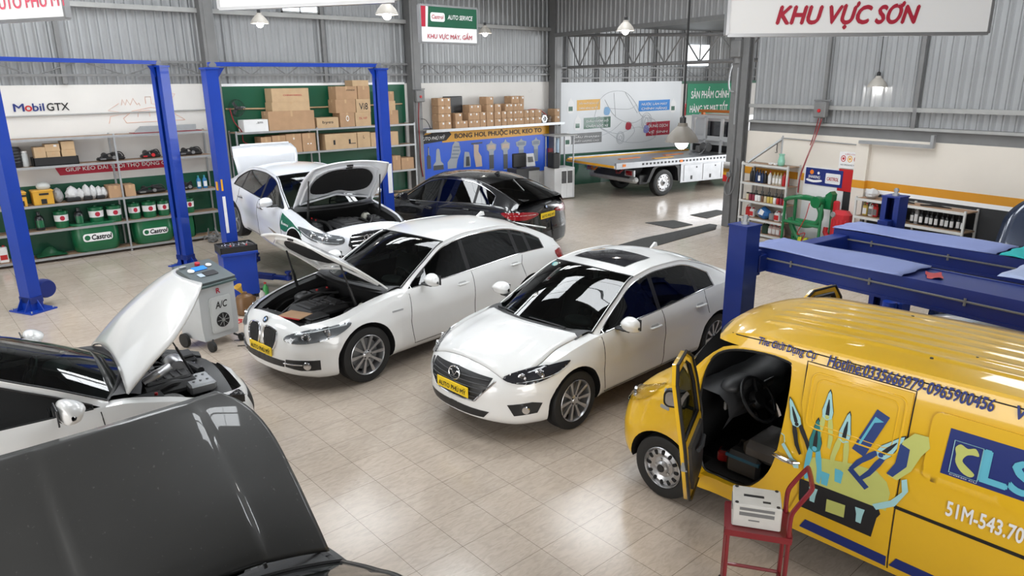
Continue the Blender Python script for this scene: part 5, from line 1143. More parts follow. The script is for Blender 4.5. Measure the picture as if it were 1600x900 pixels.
def cover(label, P, z, m, name='protective_sheet', cat='sheet', lift_=.0, gr=None):
    """limp sheet draped over a runway: P = (x0,x1,y0,y1) in lift coordinates"""
    x0, x1, y0, y1 = P; b = MB(); rows = []; r = random.Random(len(label))
    for i in range(13):
        t = i / 12; y = y0 + (y1 - y0) * t; rows.append([(x0 + (x1 - x0) * k / 8 + .012 * math.sin(t * 9 + k), y + .015 * math.sin(k * 1.7), z + .010 + .012 * math.sin(t * 6.3 + k * .4) * (1 if 0 < k < 8 else .5) + lift_ * (k / 8) * t) for k in range(9)])
    b.grid(rows); o = b.obj(name, m, None, loc=root.location, rot=RT_, label=label, cat=cat, group=gr, angle=60); sm = o.modifiers.new('thickness', 'SOLIDIFY'); sm.thickness = .004; sm.offset = 1; return o
cover('pale blue cover sheet on the nearer runway of the four-post lift', (.30, .95, .13, -1.62), 1.66, m_sheetblue)
cover('pale blue cover sheet on the farther runway of the four-post lift', (WX - 1.26, WX - .62, .13, -1.78), 1.66, m_sheetblue)
cover('turquoise cloth on the farther runway at the right picture edge', (WX - 1.28, WX - .62, -1.82, -2.35), 1.665, mat('turquoise_cloth', (.01, .42, .42), .8), 'cloth', 'cloth')
cover('crumpled pale blue film lying across between the runways at the right edge', (.95, WX - 1.22, -2.2, -3.0), 1.68, mat('pale_film', (.42, .50, .75), .35, 0, 0, .1, 6), 'plastic_film', 'film', .04)
t = thing('red_rag', 'small red rag on the nearer runway by the end of its blue sheet', 'rag', RM @ Vector((.62, -1.78, 1.652)), .4); b = MB(); b.grid([[(-.12 + .06 * i, -.07 + .035 * k, .012 + .012 * math.sin(i * 2 + k * 1.4)) for k in range(5)] for i in range(5)]); child('cloth', b, m_red, t)
# dark car at the right edge of the picture, only its raised hood in view
t = thing('car', 'black car at the right picture edge with only its raised glossy hood in view', 'car', (13.55, 2.32, 0), math.radians(180))
b = MB(); rows = []
for i in range(14):
    u = i / 13; hw2 = .74 * (1 - .55 * max(0, (u - .45) / .55) ** 2.2)
    rows.append([(1.35 - .62 * u, (k / 10 - .5) * 2 * hw2, .98 + 1.02 * u - .10 * u ** 2 + .03 * (1 - (k / 5 - 1) ** 2) - (.06 if i == 13 else 0)) for k in range(11)])
b.grid(rows); hd = child('hood', b, m_navyp, t, angle=60); sm = hd.modifiers.new('thickness', 'SOLIDIFY'); sm.thickness = .03
b = MB(); xs = [.05, .1, .3, .7, 1.2, 1.6, 2.3, 3.0, 3.4, 3.55]; hw_ = [.3, .55, .75, .84, .87, .88, .88, .87, .8, .6]; zt = [.6, .7, .74, .78, .86, .92, .95, .98, .96, .85]
b.grid([[(x, -w, .25), (x, -w * 1.02, .5), (x, -w * .96, z - .06), (x, -w * .8, z), (x, w * .8, z), (x, w * .96, z - .06), (x, w * 1.02, .5), (x, w, .25)] for x, w, z in zip(xs, hw_, zt)]); child('body', b, m_navyp, t, angle=60)
b = MB(); b.grid([[(1.4, -.72, .9), (1.4, .72, .9)], [(1.9, -.6, 1.28), (1.9, .6, 1.28)], [(2.7, -.6, 1.30), (2.7, .6, 1.30)], [(3.25, -.7, .95), (3.25, .7, .95)]])
for q in (-1, 1): b.grid([[(1.4, q * .72, .9), (1.9, q * .6, 1.28), (2.7, q * .6, 1.3), (3.25, q * .7, .95)], [(1.4, q * .8, .9), (1.9, q * .82, .92), (2.7, q * .82, .92), (3.25, q * .8, .93)]])
child('greenhouse', b, m_dkglass, t, angle=30)
for x in (.85, 2.85):
    for q in (-1, 1):
        w = link('wheel', None, t, (x, q * .88, .33), 0 if q > 0 else PI)
        for nm, me in wheel_mesh(.33, .2, 'ten'): link(nm, me, w)
# pale car parked under the four-post lift
c = Car(L=3.2, hw=.84, wb=1.75, fo=.80, r=.30, tw=.2, paint=m_silverp,
    top=[(0, .70), (.12, .75), (.4, .83), (.8, .90), (1.3, .97), (1.7, 1.0), (2.9, 1.03), (3.2, .95)], sh=[(0, .6), (.3, .7), (.9, .82), (1.3, .89), (2.5, .93), (3.2, .9)], zb=[(0, .24), (.35, .17), (2.8, .2), (3.2, .3)],
    hood=(.2, 1.26), hoodw=[(.2, .74), (.6, .82), (1.5, .80)], cabin=(1.36, 2.8),
    rail=[(1.33, .72, .92, .035, -.25), (1.6, .655, 1.08, .05, -.22), (1.85, .60, 1.2, .055, -.13), (2.05, .585, 1.24, .055, -.04), (2.25, .58, 1.23, .055, .03), (2.45, .59, 1.18, .05, .06), (2.65, .63, 1.1, .04, .08), (2.84, .67, 1.0, .03, .08)], hi=2, ri=5, doors=[1.38, 2.2], keys=[.2, 1.26, 1.36, 1.38, 2.2, 2.8])
r_ = c.build('car', 'pale blue car standing under the four-post lift behind the yellow van', 'car', (8.85, 3.05, 0), math.radians(-91))
c.put_hood(0); c.wheels(style='ten'); c.greenhouse(g_wind, g_dark, [2.18], 2.6, framew=[(0, .05), (2.3, .05), (2.7, .11), (5, .2)]); c.cabin_fit()
c.lamp('front', [(.28, .50, .63), (.36, .60, .69), (.60, .74, .745), (.9, .84, .77), (.62, .80, .65), (.40, .69, .59)], m_dkglass, [((.5, .73, .68), .05)], 'headlight')
b = MB(); c.pat(b, 'front', [(.0, -.5, .60), (0, 0, .63), (0, .5, .60), (.0, .40, .42), (0, 0, .40), (0, -.40, .42)], .004); child('grille', b, m_plast, r_)
t = thing('storage_box', 'cream storage box with a slot handle under the four-post lift, behind the van roof', 'box', (7.87, 1.72, 0), math.radians(-40))
b = MB(); b.bb(-.24, .24, -.2, .2, 0, 1.2, .015); child('box_body', b, mat('cream_plastic', (.46, .43, .38), .5), t); b = MB(); b.bb(-.09, .09, -.206, -.198, 1.08, 1.13, .003); b.bb(-.15, -.13, -.206, -.198, 1.0, 1.02); child('slot_handle', b, m_plast, t)
# ------------------------------------------------------------------ workshop machines on the floor
t = thing('ac_service_machine', 'grey and white air-conditioning service machine on wheels marked A/C', 'machine', (3.10, 10.08, 0), math.radians(17))
b = MB(); P = [(-.27, .12), (.27, .12), (.29, .3), (.285, .86), (.27, .90), (-.27, .90), (-.285, .86), (-.29, .3)]
b.prism(P, -.26, .50, Matrix(((1, 0, 0, 0), (0, 0, 1, 0), (0, 1, 0, 0), (0, 0, 0, 1)))); child('cabinet', b, mat('machine_grey', (.50, .52, .53), .45, 0, 0, .05), t)
b = MB(); b.prism([(-.28, .90), (-.30, .96), (.24, 1.13), (.27, 1.13), (.27, .90)], -.285, .57, Matrix(((0, 0, 1, 0), (1, 0, 0, -.02), (0, 1, 0, 0), (0, 0, 0, 1)))); hd = child('top_console', b, mat('machine_slate', (.10, .12, .125), .45, 0, 0, .05), t)
b = MB(); b.bb(-.292, .292, -.335, -.25, .885, .925, .01); child('front_rim', b, mat('machine_teal', (.06, .10, .095), .4), t)
sl = math.atan2(.17, .54); cp = plane_fn((0, -.05, 1.052), (1, 0, 0), (0, math.cos(sl), math.sin(sl)))
def onp(name, P, m, h=.006, par=hd, mi=None): b = MB(); b.prism(P, 0, h, Matrix(((1, 0, 0, 0), (0, math.cos(sl), -math.sin(sl), -.05), (0, math.sin(sl), math.cos(sl), 1.052), (0, 0, 0, 1)))); return child(name, b, m, par)
onp('screen', rrect(.20, .10, .01, 3, -.02, .09), mat('blue_screen', (.03, .22, .75), .2, emit=.3)); onp('gauge', circ(.045, 20, -.17, .06), m_paper, .014); onp('gauge', circ(.04, 20, .15, .12), m_paper, .014); onp('emergency_button', circ(.035, 16, .02, .19), m_red, .035); onp('tool_tray', rrect(.2, .12, .02, 3, .03, -.08), m_plast, .004); onp('label_panel', rrect(.08, .09, .01, 3, -.12, -.09), mat('pale_label', (.45, .55, .65), .4), .003); onp('hose_clip', rrect(.1, .03, .012, 3, -.2, .2), m_steel, .02)
b = MB(); b.prism(rrect(.34, .52, .04, 4, 0, 0), 0, .015, Matrix.Translation((.02, -.262, .46)) @ Matrix.Rotation(PI / 2, 4, 'X')); b.prism(rrect(.30, .47, .03, 4, 0, 0), 0, .02, Matrix.Translation((.02, -.262, .46)) @ Matrix.Rotation(PI / 2, 4, 'X'), mi=0); pn = child('front_panel', b, mat('machine_pale', (.58, .60, .60), .4, 0, 0, .03), t)
Fp = plane_fn((0, -.285, 0), (1, 0, 0), (0, 0, 1))
b = MB(); text(b, 'A/C', .19, .095, lambda u, v: Fp(.03 + u, .55 + v), .2, .03); child('lettering', b, m_ink, pn, recalc=False)
b = MB(); text(b, 'R', .06, .07, lambda u, v: (.02 + u, -.264, .76 + v), 0, .03); child('logo_letter', b, m_rink, t, recalc=False)
b = MB(); b.bb(-.03, .10, -.264, -.26, .70, .712); child('maker_line', b, m_ink, t)
b = MB(); M = Matrix.Translation((.03, -.284, .37)) @ Matrix.Rotation(PI / 2, 4, 'X'); b.lathe([(0, .002), (.095, .002), (.10, .008), (.105, 0)], M, 26); fan = child('fan_grille', b, m_ink, pn)
b = MB()
for k in range(8): b.box(M @ Vector((.05 * math.cos(k * PI / 4), .05 * math.sin(k * PI / 4), .008)), (.082, .008, .006), 0, (M @ Matrix.Rotation(k * PI / 4, 4, 'Z')).to_3x3())
b.lathe([(0, .014), (.022, .014), (.022, .0)], M, 14); child('grille_spokes', b, m_steel, fan)
for x, y, r in ((.33, .12, .10), (-.33, .12, .10), (.26, -.33, .055), (-.26, -.38, .075)):
    b = MB(); M = Matrix.Translation((x, y, r)) @ Matrix.Rotation(PI / 2, 4, 'Y'); b.lathe([(0, -.03), (r * .6, -.03), (r, -.024), (r, .024), (r * .6, .03), (0, .03)], M, 20); b.cyl((x, y, r), (x * .7, y * .8, r + .06), .014, n=8); child('caster', b, m_rub, t)
b = MB(); b.tube(cr([(.15, -.3, .02), (.35, -.42, .008), (.55, -.25, .008), (.40, -.5, .008), (.2, -.62, .008), (.05, -.5, .008)], 6, False), .006, 6); child('hose', b, m_plast, t)
# blue tool trolley
t = thing('tool_trolley', 'blue steel tool trolley with loaded black top tray behind the A/C machine', 'tool trolley', (4.27, 12.05, 0), math.radians(-8))
b = MB(); b.bb(-.24, .30, -.22, .2, .06, .78, .008); b.bb(-.27, .33, -.27, .22, .78, .83, .006); child('cabinet', b, m_blue, t)
b = MB(); b.bb(-.27, .33, -.26, -.24, .80, .93); b.bb(-.27, .33, .2, .22, .80, .93); b.bb(-.27, -.25, -.26, .22, .80, .93); b.bb(.31, .33, -.26, .22, .80, .93); b.bb(-.26, .32, -.25, .21, .89, .91); child('top_tray', b, m_plast, t)
for x in (-.2, .26):
    for y in (-.18, .16):
        b = MB(); b.cyl((x, y - .02, .035), (x, y + .02, .035), .035, n=14); child('caster', b, m_rub, t)
TR = t.matrix_basis; r = random.Random(4)
for i in range(11):
    x = -.19 + .045 * i; L_ = r.uniform(.12, .24)
    s_ = thing('hand_tool', 'steel hand tool in the trolley tray, %s from the left' % ORD[i], 'hand tool', TR @ Vector((x, -.02 + r.uniform(-.05, .05), .911)), math.radians(-8 + r.uniform(-25, 25)), 'tools in the trolley tray')
    b = MB(); b.box((0, 0, .012), (.016, L_, .012), .004); b.cyl((0, L_ / 2, .0), (0, L_ / 2, .022), .016, n=8); child('shank', b, m_chrome, s_)
    if i % 3 == 0: b = MB(); b.box((0, -L_ / 2 - .03, .014), (.028, .09, .026), .009); child('grip', b, m_red if i % 2 else m_plast, s_)
t = thing('oil_jug', 'brown stained oil jug with a yellow funnel in front of the tool trolley', 'oil jug', (3.98, 11.02, 0), .3)
b = MB(); b.lathe([(.0, 0), (.13, 0), (.15, .02), (.15, .24), (.12, .30), (.05, .33), (.04, .36), (0, .36)], None, 22); child('jug', b, mat('oily_plastic', (.17, .085, .03), .4, 0, 0, .3, 6), t)
b = MB(); b.lathe([(.015, 0), (.02, .06), (.06, .14), (.065, .14), (.03, .05), (.02, 0)], Matrix.Translation((-.04, 0, .36)) @ Matrix.Rotation(-.5, 4, 'Y'), 16); child('funnel', b, mat('dull_yellow', (.6, .38, .05), .5), t)
b = MB(); b.tube([(.14, 0, .26), (.2, 0, .22), (.19, 0, .12), (.15, 0, .08)], .014, 8); child('handle', b, mat('oily_plastic', (.2, .1, .03), .4), t)
for k_, (p, col, lb) in enumerate((((4.42, 11.42), (.55, .53, .5), 'small white bottle on the floor beside the blue tool trolley'), ((4.62, 11.75), (.05, .3, .08), 'green spray can on the floor right of the tool trolley'))):
    t = thing('bottle', lb, 'bottle', (*p, 0)); b = MB(); b.lathe([(0, 0), (.045, 0), (.048, .02), (.048, .16), (.02, .20), (.018, .22), (0, .22)], None, 16); child('bottle_body', b, mat('floor_bottle_%d' % k_, col, .4), t); b = MB(); b.lathe([(0, .22), (.022, .22), (.022, .25), (0, .25)], None, 12); child('cap', b, m_red if k_ else m_plast, t)
t = MB(); t.tube(cr([(3.45, 10.75, .01), (3.6, 10.85, .01), (3.75, 10.7, .01), (3.7, 10.55, .03), (3.55, 10.62, .01), (3.68, 10.8, .02), (3.8, 10.72, .01)], 6, False), .009, 6).obj('air_hose', m_red, None, label='coil of red air hose on the floor by the brown oil jug', cat='hose')
# red trolley with the white instrument
t = thing('service_cart', 'dark red tube-frame cart with a high push handle beside the yellow van', 'cart', (4.02, 2.08, 0), math.radians(-58))
w, d_ = .19, .15; T = .016; z = .64
for x in (-w, w):
    for y in (-d_, d_): b = MB(); b.tube([(x, y, .05), (x, y, z)], T, 8); child('leg', b, m_redd, t); b = MB(); b.cyl((x, y - .012, .028), (x, y + .012, .028), .028, n=12); child('caster', b, m_rub, t)
b = MB(); b.bb(-w - .02, w + .02, -d_ - .02, d_ + .02, z, z + .012); b.bb(-w - .02, w + .02, -d_ - .025, -d_ - .015, z - .03, z + .015); b.bb(-w - .02, w + .02, d_ + .015, d_ + .025, z - .03, z + .015); b.bb(-w - .025, -w - .015, -d_, d_, z - .03, z + .015); b.bb(w + .015, w + .025, -d_, d_, z - .03, z + .015); child('tray', b, m_redd, t)
b = MB()
for a, e in (((-w, -d_), (w, -d_)), ((w, -d_), (w, d_)), ((w, d_), (-w, d_)), ((-w, d_), (-w, -d_))): b.cyl((*a, .16), (*e, .16), T * .8, n=8)
child('lower_rail', b, m_redd, t)
b = MB(); b.tube(cr([(w, -d_, z), (w, -d_, z + .16), (w + .03, -d_, z + .24), (w + .10, -d_ + .01, z + .36), (w + .11, -d_ + .05, z + .385), (w + .11, d_ - .05, z + .385), (w + .10, d_ - .01, z + .36), (w + .03, d_, z + .24), (w, d_, z + .16), (w, d_, z)], 4, False), T, 8); child('push_handle', b, m_redd, t)
CM = t.matrix_basis
t2 = thing('test_instrument', 'white boxy instrument with grey slots resting on the dark red cart', 'instrument', CM @ Vector((-.015, 0, z + .015)), math.radians(-58))
b = MB(); b.box((0, 0, .085), (.31, .24, .17), .008); child('case', b, mat('instrument_white', (.62, .60, .56), .5, 0, 0, .08, 12), t2)
b = MB(); b.bb(-.11, .11, -.123, -.118, .09, .115); b.bb(-.11, .11, -.123, -.118, .13, .15); b.bb(-.05, .02, -.123, -.118, .055, .063); b.bb(-.155 - .004, -.15, -.08, .08, .1, .14); b.bb(.15, .159, -.08, .06, .06, .075); b.bb(.15, .159, -.06, .03, .09, .13); child('slot_panel', b, m_gsteel, t2)
for x in (-.13, .13):
    for y in (-.1, .1): b = MB(); b.cyl((x, y, .165), (x, y, .175), .012, n=8); child('screw', b, m_plast, t2)
for q_ in (((-.02, .0, .171), (.13, .025, .003)), ((.06, -.06, .171), (.05, .02, .003))): b = MB(); b.box(*q_); child('label_strip', b, m_plast, t2)
# floor drain plates
m_mat = mat('floor_grating', (.055, .054, .052), .75, 0, 0, .3, 20, .5)
def floormat(label, P, h=.012):
    b = MB(); b.prism(P, 0, h); n = 14
    o = b.obj('floor_mat', m_mat, None, label=label, cat='floor mat', group='floor mats by the gate'); return o
floormat('long dark ribbed mat running across the floor to the gate post', [(11.9, 10.1), (12.1, 9.45), (13.6, 9.55), (15.1, 9.62), (15.6, 9.9), (15.6, 10.12), (14.0, 10.15), (13.0, 10.2)])
floormat('square dark mat beyond the long mat', [(14.55, 11.35), (14.45, 10.4), (15.2, 10.35), (15.35, 11.05)])
floormat('small dark mat nearest the gate post base', [(16.3, 11.2), (16.2, 10.6), (17.4, 10.7), (17.5, 11.15)])
# ------------------------------------------------------------------ hanging lamps
m_bulb = mat('bulb_glow', (1, .98, .95), .4, emit=BULB, noise=0); m_shade = mat('lamp_shade_enamel', (.40, .37, .33), .45, 0, 0, .05); m_shade2 = mat('lamp_shade_brown', (.20, .18, .155), .45, 0, 0, .05)
for (x, y, z, lb) in ((6.94, 4.94, 2.85, 'big brown pendant lamp hanging in front of the tow truck'), (6.77, 10.78, 4.62, 'pendant lamp below the blank white hanging board, right end'), (6.64, 15.6, 4.78, 'pendant lamp near the back wall above the left lift posts'), (13.56, 16.5, 4.86, 'small pendant lamp right of the green and red hanging sign'), (12.43, 10.43, 4.55, 'pendant lamp hanging before the wall above the gate'), (15.1, 6.2, 3.36, 'pendant lamp before the right siding below the big hanging sign')):
    t = thing('pendant_lamp', lb, 'lamp', (x, y, z), 0, 'pendant lamps'); big = z < 3
    b = MB(); b.lathe([(.19, 0), (.185, .02), (.15, .085), (.10, .14), (.06, .175), (.052, .21), (.0, .215), (.0, .20), (.045, .20), (.05, .17), (.09, .135), (.14, .08), (.178, .015), (.185, 0)], None, 30, caps=False); child('shade', b, m_shade2 if big else m_shade, t)
    b = MB(); b.ball((0, 0, .0), (.075, .075, .085)); child('bulb', b, m_bulb, t)
    b = MB(); b.lathe([(0, .20), (.035, .20), (.035, .27), (.015, .29), (0, .29)], None, 14); b.tube([(0, 0, .28), (.01, .005, 1.6), (.05, .02, 6.98 - z)], .008 if not big else .012, 6); child('cord', b, m_plast, t)
    if big: b = MB(); b.box((.02, 0, .34), (.03, .02, .10), .006); b.box((.035, .01, .40), (.03, .03, .05), .006); child('red_tag', b, m_red, t)
# ------------------------------------------------------------------ hanging signs
def hang_sign(label, A, B, z0, z1, top=6.9, name='hanging_sign'):
    A, B = Vector((*A, 0)), Vector((*B, 0)); d = B - A; w = d.length; t = thing(name, label, 'sign', (A.x, A.y, z0), math.atan2(d.y, d.x)); h = z1 - z0
    b = MB(); b.bb(0, w, 0, .06, 0, h); child('board', b, m_wink, t); b = MB(); 
    for a, c, e, f in ((0, w, -.02, .015), (0, w, h - .015, h + .02), (-.02, .015, 0, h), (w - .015, w + .02, 0, h)): b.bb(a, c, -.008, .07, e, f)
    child('edge_frame', b, m_alu, t); b = MB()
    for x in (.15, w - .15): b.cyl((x, .03, h), (x, .03, top - z0), .008, n=6)
    child('hanger', b, m_gsteel, t)
    return t, w, h, plane_fn((0, -.006, 0), (1, 0, 0), (0, 0, 1))
def put(t, name, P, m, off=.0): b = MB(); b.add([(q[0], -.004 - off, q[1]) for q in P], [tuple(range(len(P)))]); return child(name, b, m, t, recalc=False)
def lett(t, s, x, z, w, h, m, shear=0, bold=.02, off=.004): b = MB(); text(b, s, w, h, lambda u, v: (x + u, -.004 - off, z + v), shear, bold); return child('lettering', b, m, t, recalc=False, weld=0)
t, w, h, f = hang_sign('big white hanging sign at top right reading KHU VUC SON in red', (7.28, 4.66), (9.62, 2.82), 4.0, 4.78)
lett(t, 'KHU VỰC SƠN', w * .45, .06, w * .54, .27, m_rink, .25, .05); put(t, 'green_band', [(.30, h), (.22, .36), (w - .1, .36), (w - .1, h)], m_green); put(t, 'red_tab', [(0, h), (0, .36), (.16, .36), (.20, h)], m_rink)
t, w, h, f = hang_sign('small white and green hanging sign in the middle naming the engine area', (8.1, 11.75), (9.48, 11.78), 4.27, 4.93)
put(t, 'green_band', [(.16, .28), (w, .28), (w, h), (.19, h)], m_green); put(t, 'red_tab', [(0, .28), (.11, .28), (.13, h), (0, h)], m_rink)
p = put(t, 'logo_patch', rrect(.34, .16, .04, 3, .40, .46), m_wink, .003); lett(p, 'Castrol', .40, .43, .28, .07, m_rink, .2, .02, .006); lett(t, 'AUTO SERVICE', .95, .43, .62, .08, m_wink, .2, .02); lett(t, 'KHU VỰC MÁY, GẦM', .69, .05, 1.1, .15, m_rink, .1, .02)
t, w, h, f = hang_sign('white hanging sign cut by the top left corner with pale red lettering', (1.0, 11.77), (1.95, 10.02), 4.3, 5.0)
lett(t, 'AUTO PHÚ MỸ', w - .55, .13, 1.25, .19, mat('faded_red_ink', (.70, .10, .16), .5), 0, .02)
hang_sign('blank lower edge of a white hanging board along the top of the picture', (3.3, 8.85), (4.48, 6.96), 4.38, 5.1)
# ------------------------------------------------------------------ writing on the boards
def wallthing(name, label, cat, loc, rz=0, group=None): return thing(name, label, cat, loc, rz, group)
t = wallthing('oil_brand_lettering', 'blue, red and black oil brand lettering on the white board at far left', 'lettering', (2.25, BY - .004, 3.06))
for s_, x, w, m in (('M', .10, .18, m_navy), ('o', .265, .12, m_red), ('bil', .44, .20, m_navy), ('GTX', .79, .40, m_ink)): lett(t, s_, x, 0, w, .15 if s_ in ('M', 'bil', 'GTX') else .11, m, 0, .022)
t = wallthing('wall_banner', 'dark red slanted banner with white lettering between the left shelves', 'banner', (2.75, BY - .012, 1.72))
put(t, 'red_panel', [(.10, 0), (2.5, .0), (2.5, .24), (0, .24)], m_rink); lett(t, 'GIÚP KÉO DÀI TUỔI THỌ ĐỘNG CƠ', 1.27, .05, 2.1, .15, m_wink, 0, .01, .006)
t = wallthing('wall_sketch', 'faint orange line drawing of a car on the white board', 'drawing', (3.95, BY - .006, 2.75))
b = MB()
for P in ([(.35, .0), (.3, .1), (.5, .25), (.9, .32), (1.2, .28), (1.45, .12), (1.6, .02), (.35, 0)], [(0, .0), (.05, .15), (.4, .2), (.02, .28), (.25, .42)], [(.3, .38), (.33, .5), (.38, .38), (.42, .5), (.48, .38), (.55, .52), (.62, .38), (.66, .42), (.68, .36)], [(.8, .4), (.8, .55), (.92, .55), (.92, .4), (1.0, .38), (1.3, .42), (1.45, .6), (1.2, .66)], [(.6, .12), (.62, .24), (.85, .26), (.85, .12)]): b.tube([(x, 0, z) for x, z in P], .005, 5)
child('line_work', b, mat('orange_ink', (.75, .38, .25), .6), t)
# blue board of air-spring repairs
t = wallthing('display_board', 'blue display board with yellow banner and pictured air springs under the box shelf', 'board', (11.95, BY - .03, 0))
b = MB(); b.bb(0, 5.42, 0, .025, .61, 2.24); child('blue_panel', b, mat('royal_blue', (.005, .09, .62), .4, 0, 0, .03), t)
put(t, 'yellow_banner', [(.9, 1.80), (5.42, 1.83), (5.42, 2.2), (.9, 2.2)], m_gold, .001); lett(t, 'BONG HOI, PHUỘC HOI, KEO TO', 3.2, 1.865, 3.65, .22, m_ink, 0, .03, .006)
lp = put(t, 'logo_panel', [(0, 1.78), (1.05, 1.86), (1.25, 2.03), (1.05, 2.24), (0, 2.24)], m_ink, .006); lett(lp, 'AUTO PHÚ MỸ', .55, 1.90, .9, .13, m_wink, .2, .02, .012)
put(lp, 'car_swoosh', [q[:2] for q in cr([(.2, 2.06, 0), (.35, 2.13, 0), (.6, 2.16, 0), (1.0, 2.11, 0), (.6, 2.12, 0), (.4, 2.07, 0)], 3)], m_gold, .012)
ms = [mat('print_grey', (.35, .38, .42), .5), mat('print_tan', (.55, .43, .34), .5), mat('print_dark', (.05, .055, .06), .5), mat('print_steel', (.20, .24, .30), .5)]
def strutpic(x, z0, z1, w, kind):
    h = z1 - z0; P = lambda L: [(x + a * w / 2, z0 + e * h) for a, e in L]
    if kind == 0: a = put(t, 'pictured_spring', P([(-.3, 0), (.4, .05), (.5, .55), (.15, .65), (.1, 1), (-.1, 1), (-.15, .65), (-.4, .6)]), ms[1], .003); put(a, 'pictured_rod', P([(.0, .1), (.25, .1), (.25, .5), (0, .5)]), ms[0], .006)
    elif kind == 1: a = put(t, 'pictured_spring', P([(-.6, 0), (.6, 0), (.6, .55), (.25, .62), (.15, 1), (-.15, 1), (-.25, .62), (-.6, .55)]), ms[2], .003); put(a, 'pictured_rod', P([(-.12, .62), (.12, .62), (.1, .95), (-.1, .95)]), ms[0], .006)
    elif kind == 2: a = put(t, 'pictured_spring', P([(-1, 0), (1, 0), (1, .25), (.5, .4), (.3, .95), (0, 1), (-.3, .95), (-.5, .4), (-1, .25)]), ms[0], .003); put(a, 'pictured_bellow', P([(-1, 0), (1, 0), (.95, .22), (-.95, .22)]), ms[2], .006)
    elif kind == 3: 
        a = put(t, 'pictured_spring', P([(-1, .0), (.3, .0), (.5, .3), (1, .6), (.8, .95), (.2, 1), (-.2, .85), (-.5, .4), (-1, .25)]), ms[0], .003)
        for k in range(4): put(a, 'pictured_coil', P([(-.5 + .14 * k, .38 + .13 * k), (.55 + .13 * k, .36 + .13 * k), (.58 + .13 * k, .42 + .13 * k), (-.45 + .14 * k, .44 + .13 * k)]), ms[3], .006)
    elif kind == 4: a = put(t, 'pictured_spring', P([(-.7, 0), (.9, 0), (.9, .45), (.6, .85), (-.4, .9), (-.6, .5)]), ms[0], .003); put(a, 'pictured_sleeve', P([(-.2, .05), (.7, .05), (.6, .6), (-.1, .6)]), ms[2], .006)
    elif kind == 5: a = put(t, 'pictured_spring', P([(-.3, 0), (.8, .0), (.7, .4), (.2, .6), (.3, .88), (-.6, .9), (-.6, .45)]), ms[1], .003); put(a, 'pictured_bracket', P([(-1, .9), (.9, .92), (.9, .97), (-1, .96)]), ms[2], .006)
    else:
        a = put(t, 'pictured_spring', P([(-.35, 0), (.35, 0), (.38, .62), (.7, .68), (.8, .85), (.25, .9), (0, 1), (-.25, .9), (-.8, .85), (-.7, .68), (-.38, .62)]), ms[0], .003); put(a, 'pictured_body', P([(-.35, .02), (.35, .02), (.35, .5), (-.35, .5)]), ms[2] if kind == 6 else ms[3], .006); put(a, 'pictured_top', P([(-.6, .70), (.6, .70), (.5, .84), (-.5, .84)]), ms[1] if kind == 6 else ms[3], .006)
for x0, x1, z0, z1, k in ((11.99, 12.15, 1.13, 1.72, 0), (12.22, 12.45, 1.06, 1.71, 1), (12.49, 12.87, 1.0, 1.64, 2), (13.02, 13.53, 1.0, 1.81, 3), (13.58, 13.93, 1.0, 1.53, 4), (13.96, 14.42, .97, 1.75, 5), (14.5, 15.03, .84, 1.76, 6), (15.11, 15.61, .79, 1.77, 6), (15.75, 16.35, 1.0, 1.75, 7), (16.47, 16.97, .95, 1.75, 7)): strutpic((x0 + x1) / 2 - 11.95, z0, z1, x1 - x0, k)
# mural in the annex and the green banner
t = wallthing('mural_banner', 'large pale mural of a see-through car with coloured captions behind the tow truck', 'banner', an(.2, .02), ANR)
b = MB(); b.bb(0, 5.6, 0, .015, 1.1, 3.5); child('sheet', b, mat('mural_sheet', (.76, .78, .80), .5, 0, 0, .04, 1), t)
for x, z, w, h, m, tx in ((.80, 2.55, 1.0, .36, mat('caption_amber', (.75, .42, .08), .5), ('DẦU NHỚT ĐỘNG CƠ', 'CHÍNH HÃNG GIÁ TỐT')), (1.1, 1.92, 1.18, .38, m_green, ('DẦU HỘP SỐ', 'CHĂM SÓC XE')), (.55, 1.42, 1.35, .36, m_gsteel, ('DẦU PHANH', 'CHẤT LƯỢNG CAO')), (3.55, 2.45, 1.5, .38, mat('caption_blue', (.01, .22, .65), .5), ('NƯỚC LÀM MÁT', 'CHÍNH HÃNG')), (3.95, 1.55, 1.15, .5, m_rink, ('DUNG DỊCH', 'VỆ SINH'))):
    p = put(t, 'caption', [(x, z), (x + w, z + .02), (x + w, z + h + .02), (x, z + h)], m, .002)
    for i, s_ in enumerate(tx): lett(p, s_, x + w / 2, z + h * (.56 - .42 * i), w * .82, h * .27, m_wink, .1, .01, .006)
for x, z in ((.42, 2.5), (.72, 1.92), (.30, 1.38), (5.1, 2.4)):
    a = put(t, 'pictured_bottle', [q[:2] for q in cr([(x, z, 0), (x + .24, z, 0), (x + .26, z + .3, 0), (x + .16, z + .42, 0), (x + .13, z + .5, 0), (x + .08, z + .42, 0), (x, z + .3, 0)], 3)], m_wink, .003); put(a, 'pictured_label', [(x + .03, z + .05), (x + .2, z + .05), (x + .2, z + .2), (x + .03, z + .2)], m_green, .006)
b = MB(); LW = [[(1.55, 2.25), (1.75, 2.85), (2.2, 3.15), (2.9, 3.15), (3.4, 2.75), (3.7, 2.3), (4.3, 2.15), (4.5, 1.85), (4.4, 1.5), (3.8, 1.35), (2.9, 1.4), (2.2, 1.75), (1.7, 2.0), (1.55, 2.25)], [(2.0, 2.9), (2.5, 2.3), (3.3, 2.05), (3.9, 2.3)], [(2.5, 2.3), (2.4, 3.12)], [(2.9, 3.15), (3.5, 2.4)], [(1.7, 2.0), (2.6, 1.7), (3.6, 1.9), (4.4, 1.5)], [(1.1, 1.5), (2.2, 1.75), (2.8, 2.1)], [(3.0, 1.4), (3.4, 1.75), (3.2, 2.05)], [(2.2, 2.6), (3.1, 2.55), (3.45, 2.7)]]
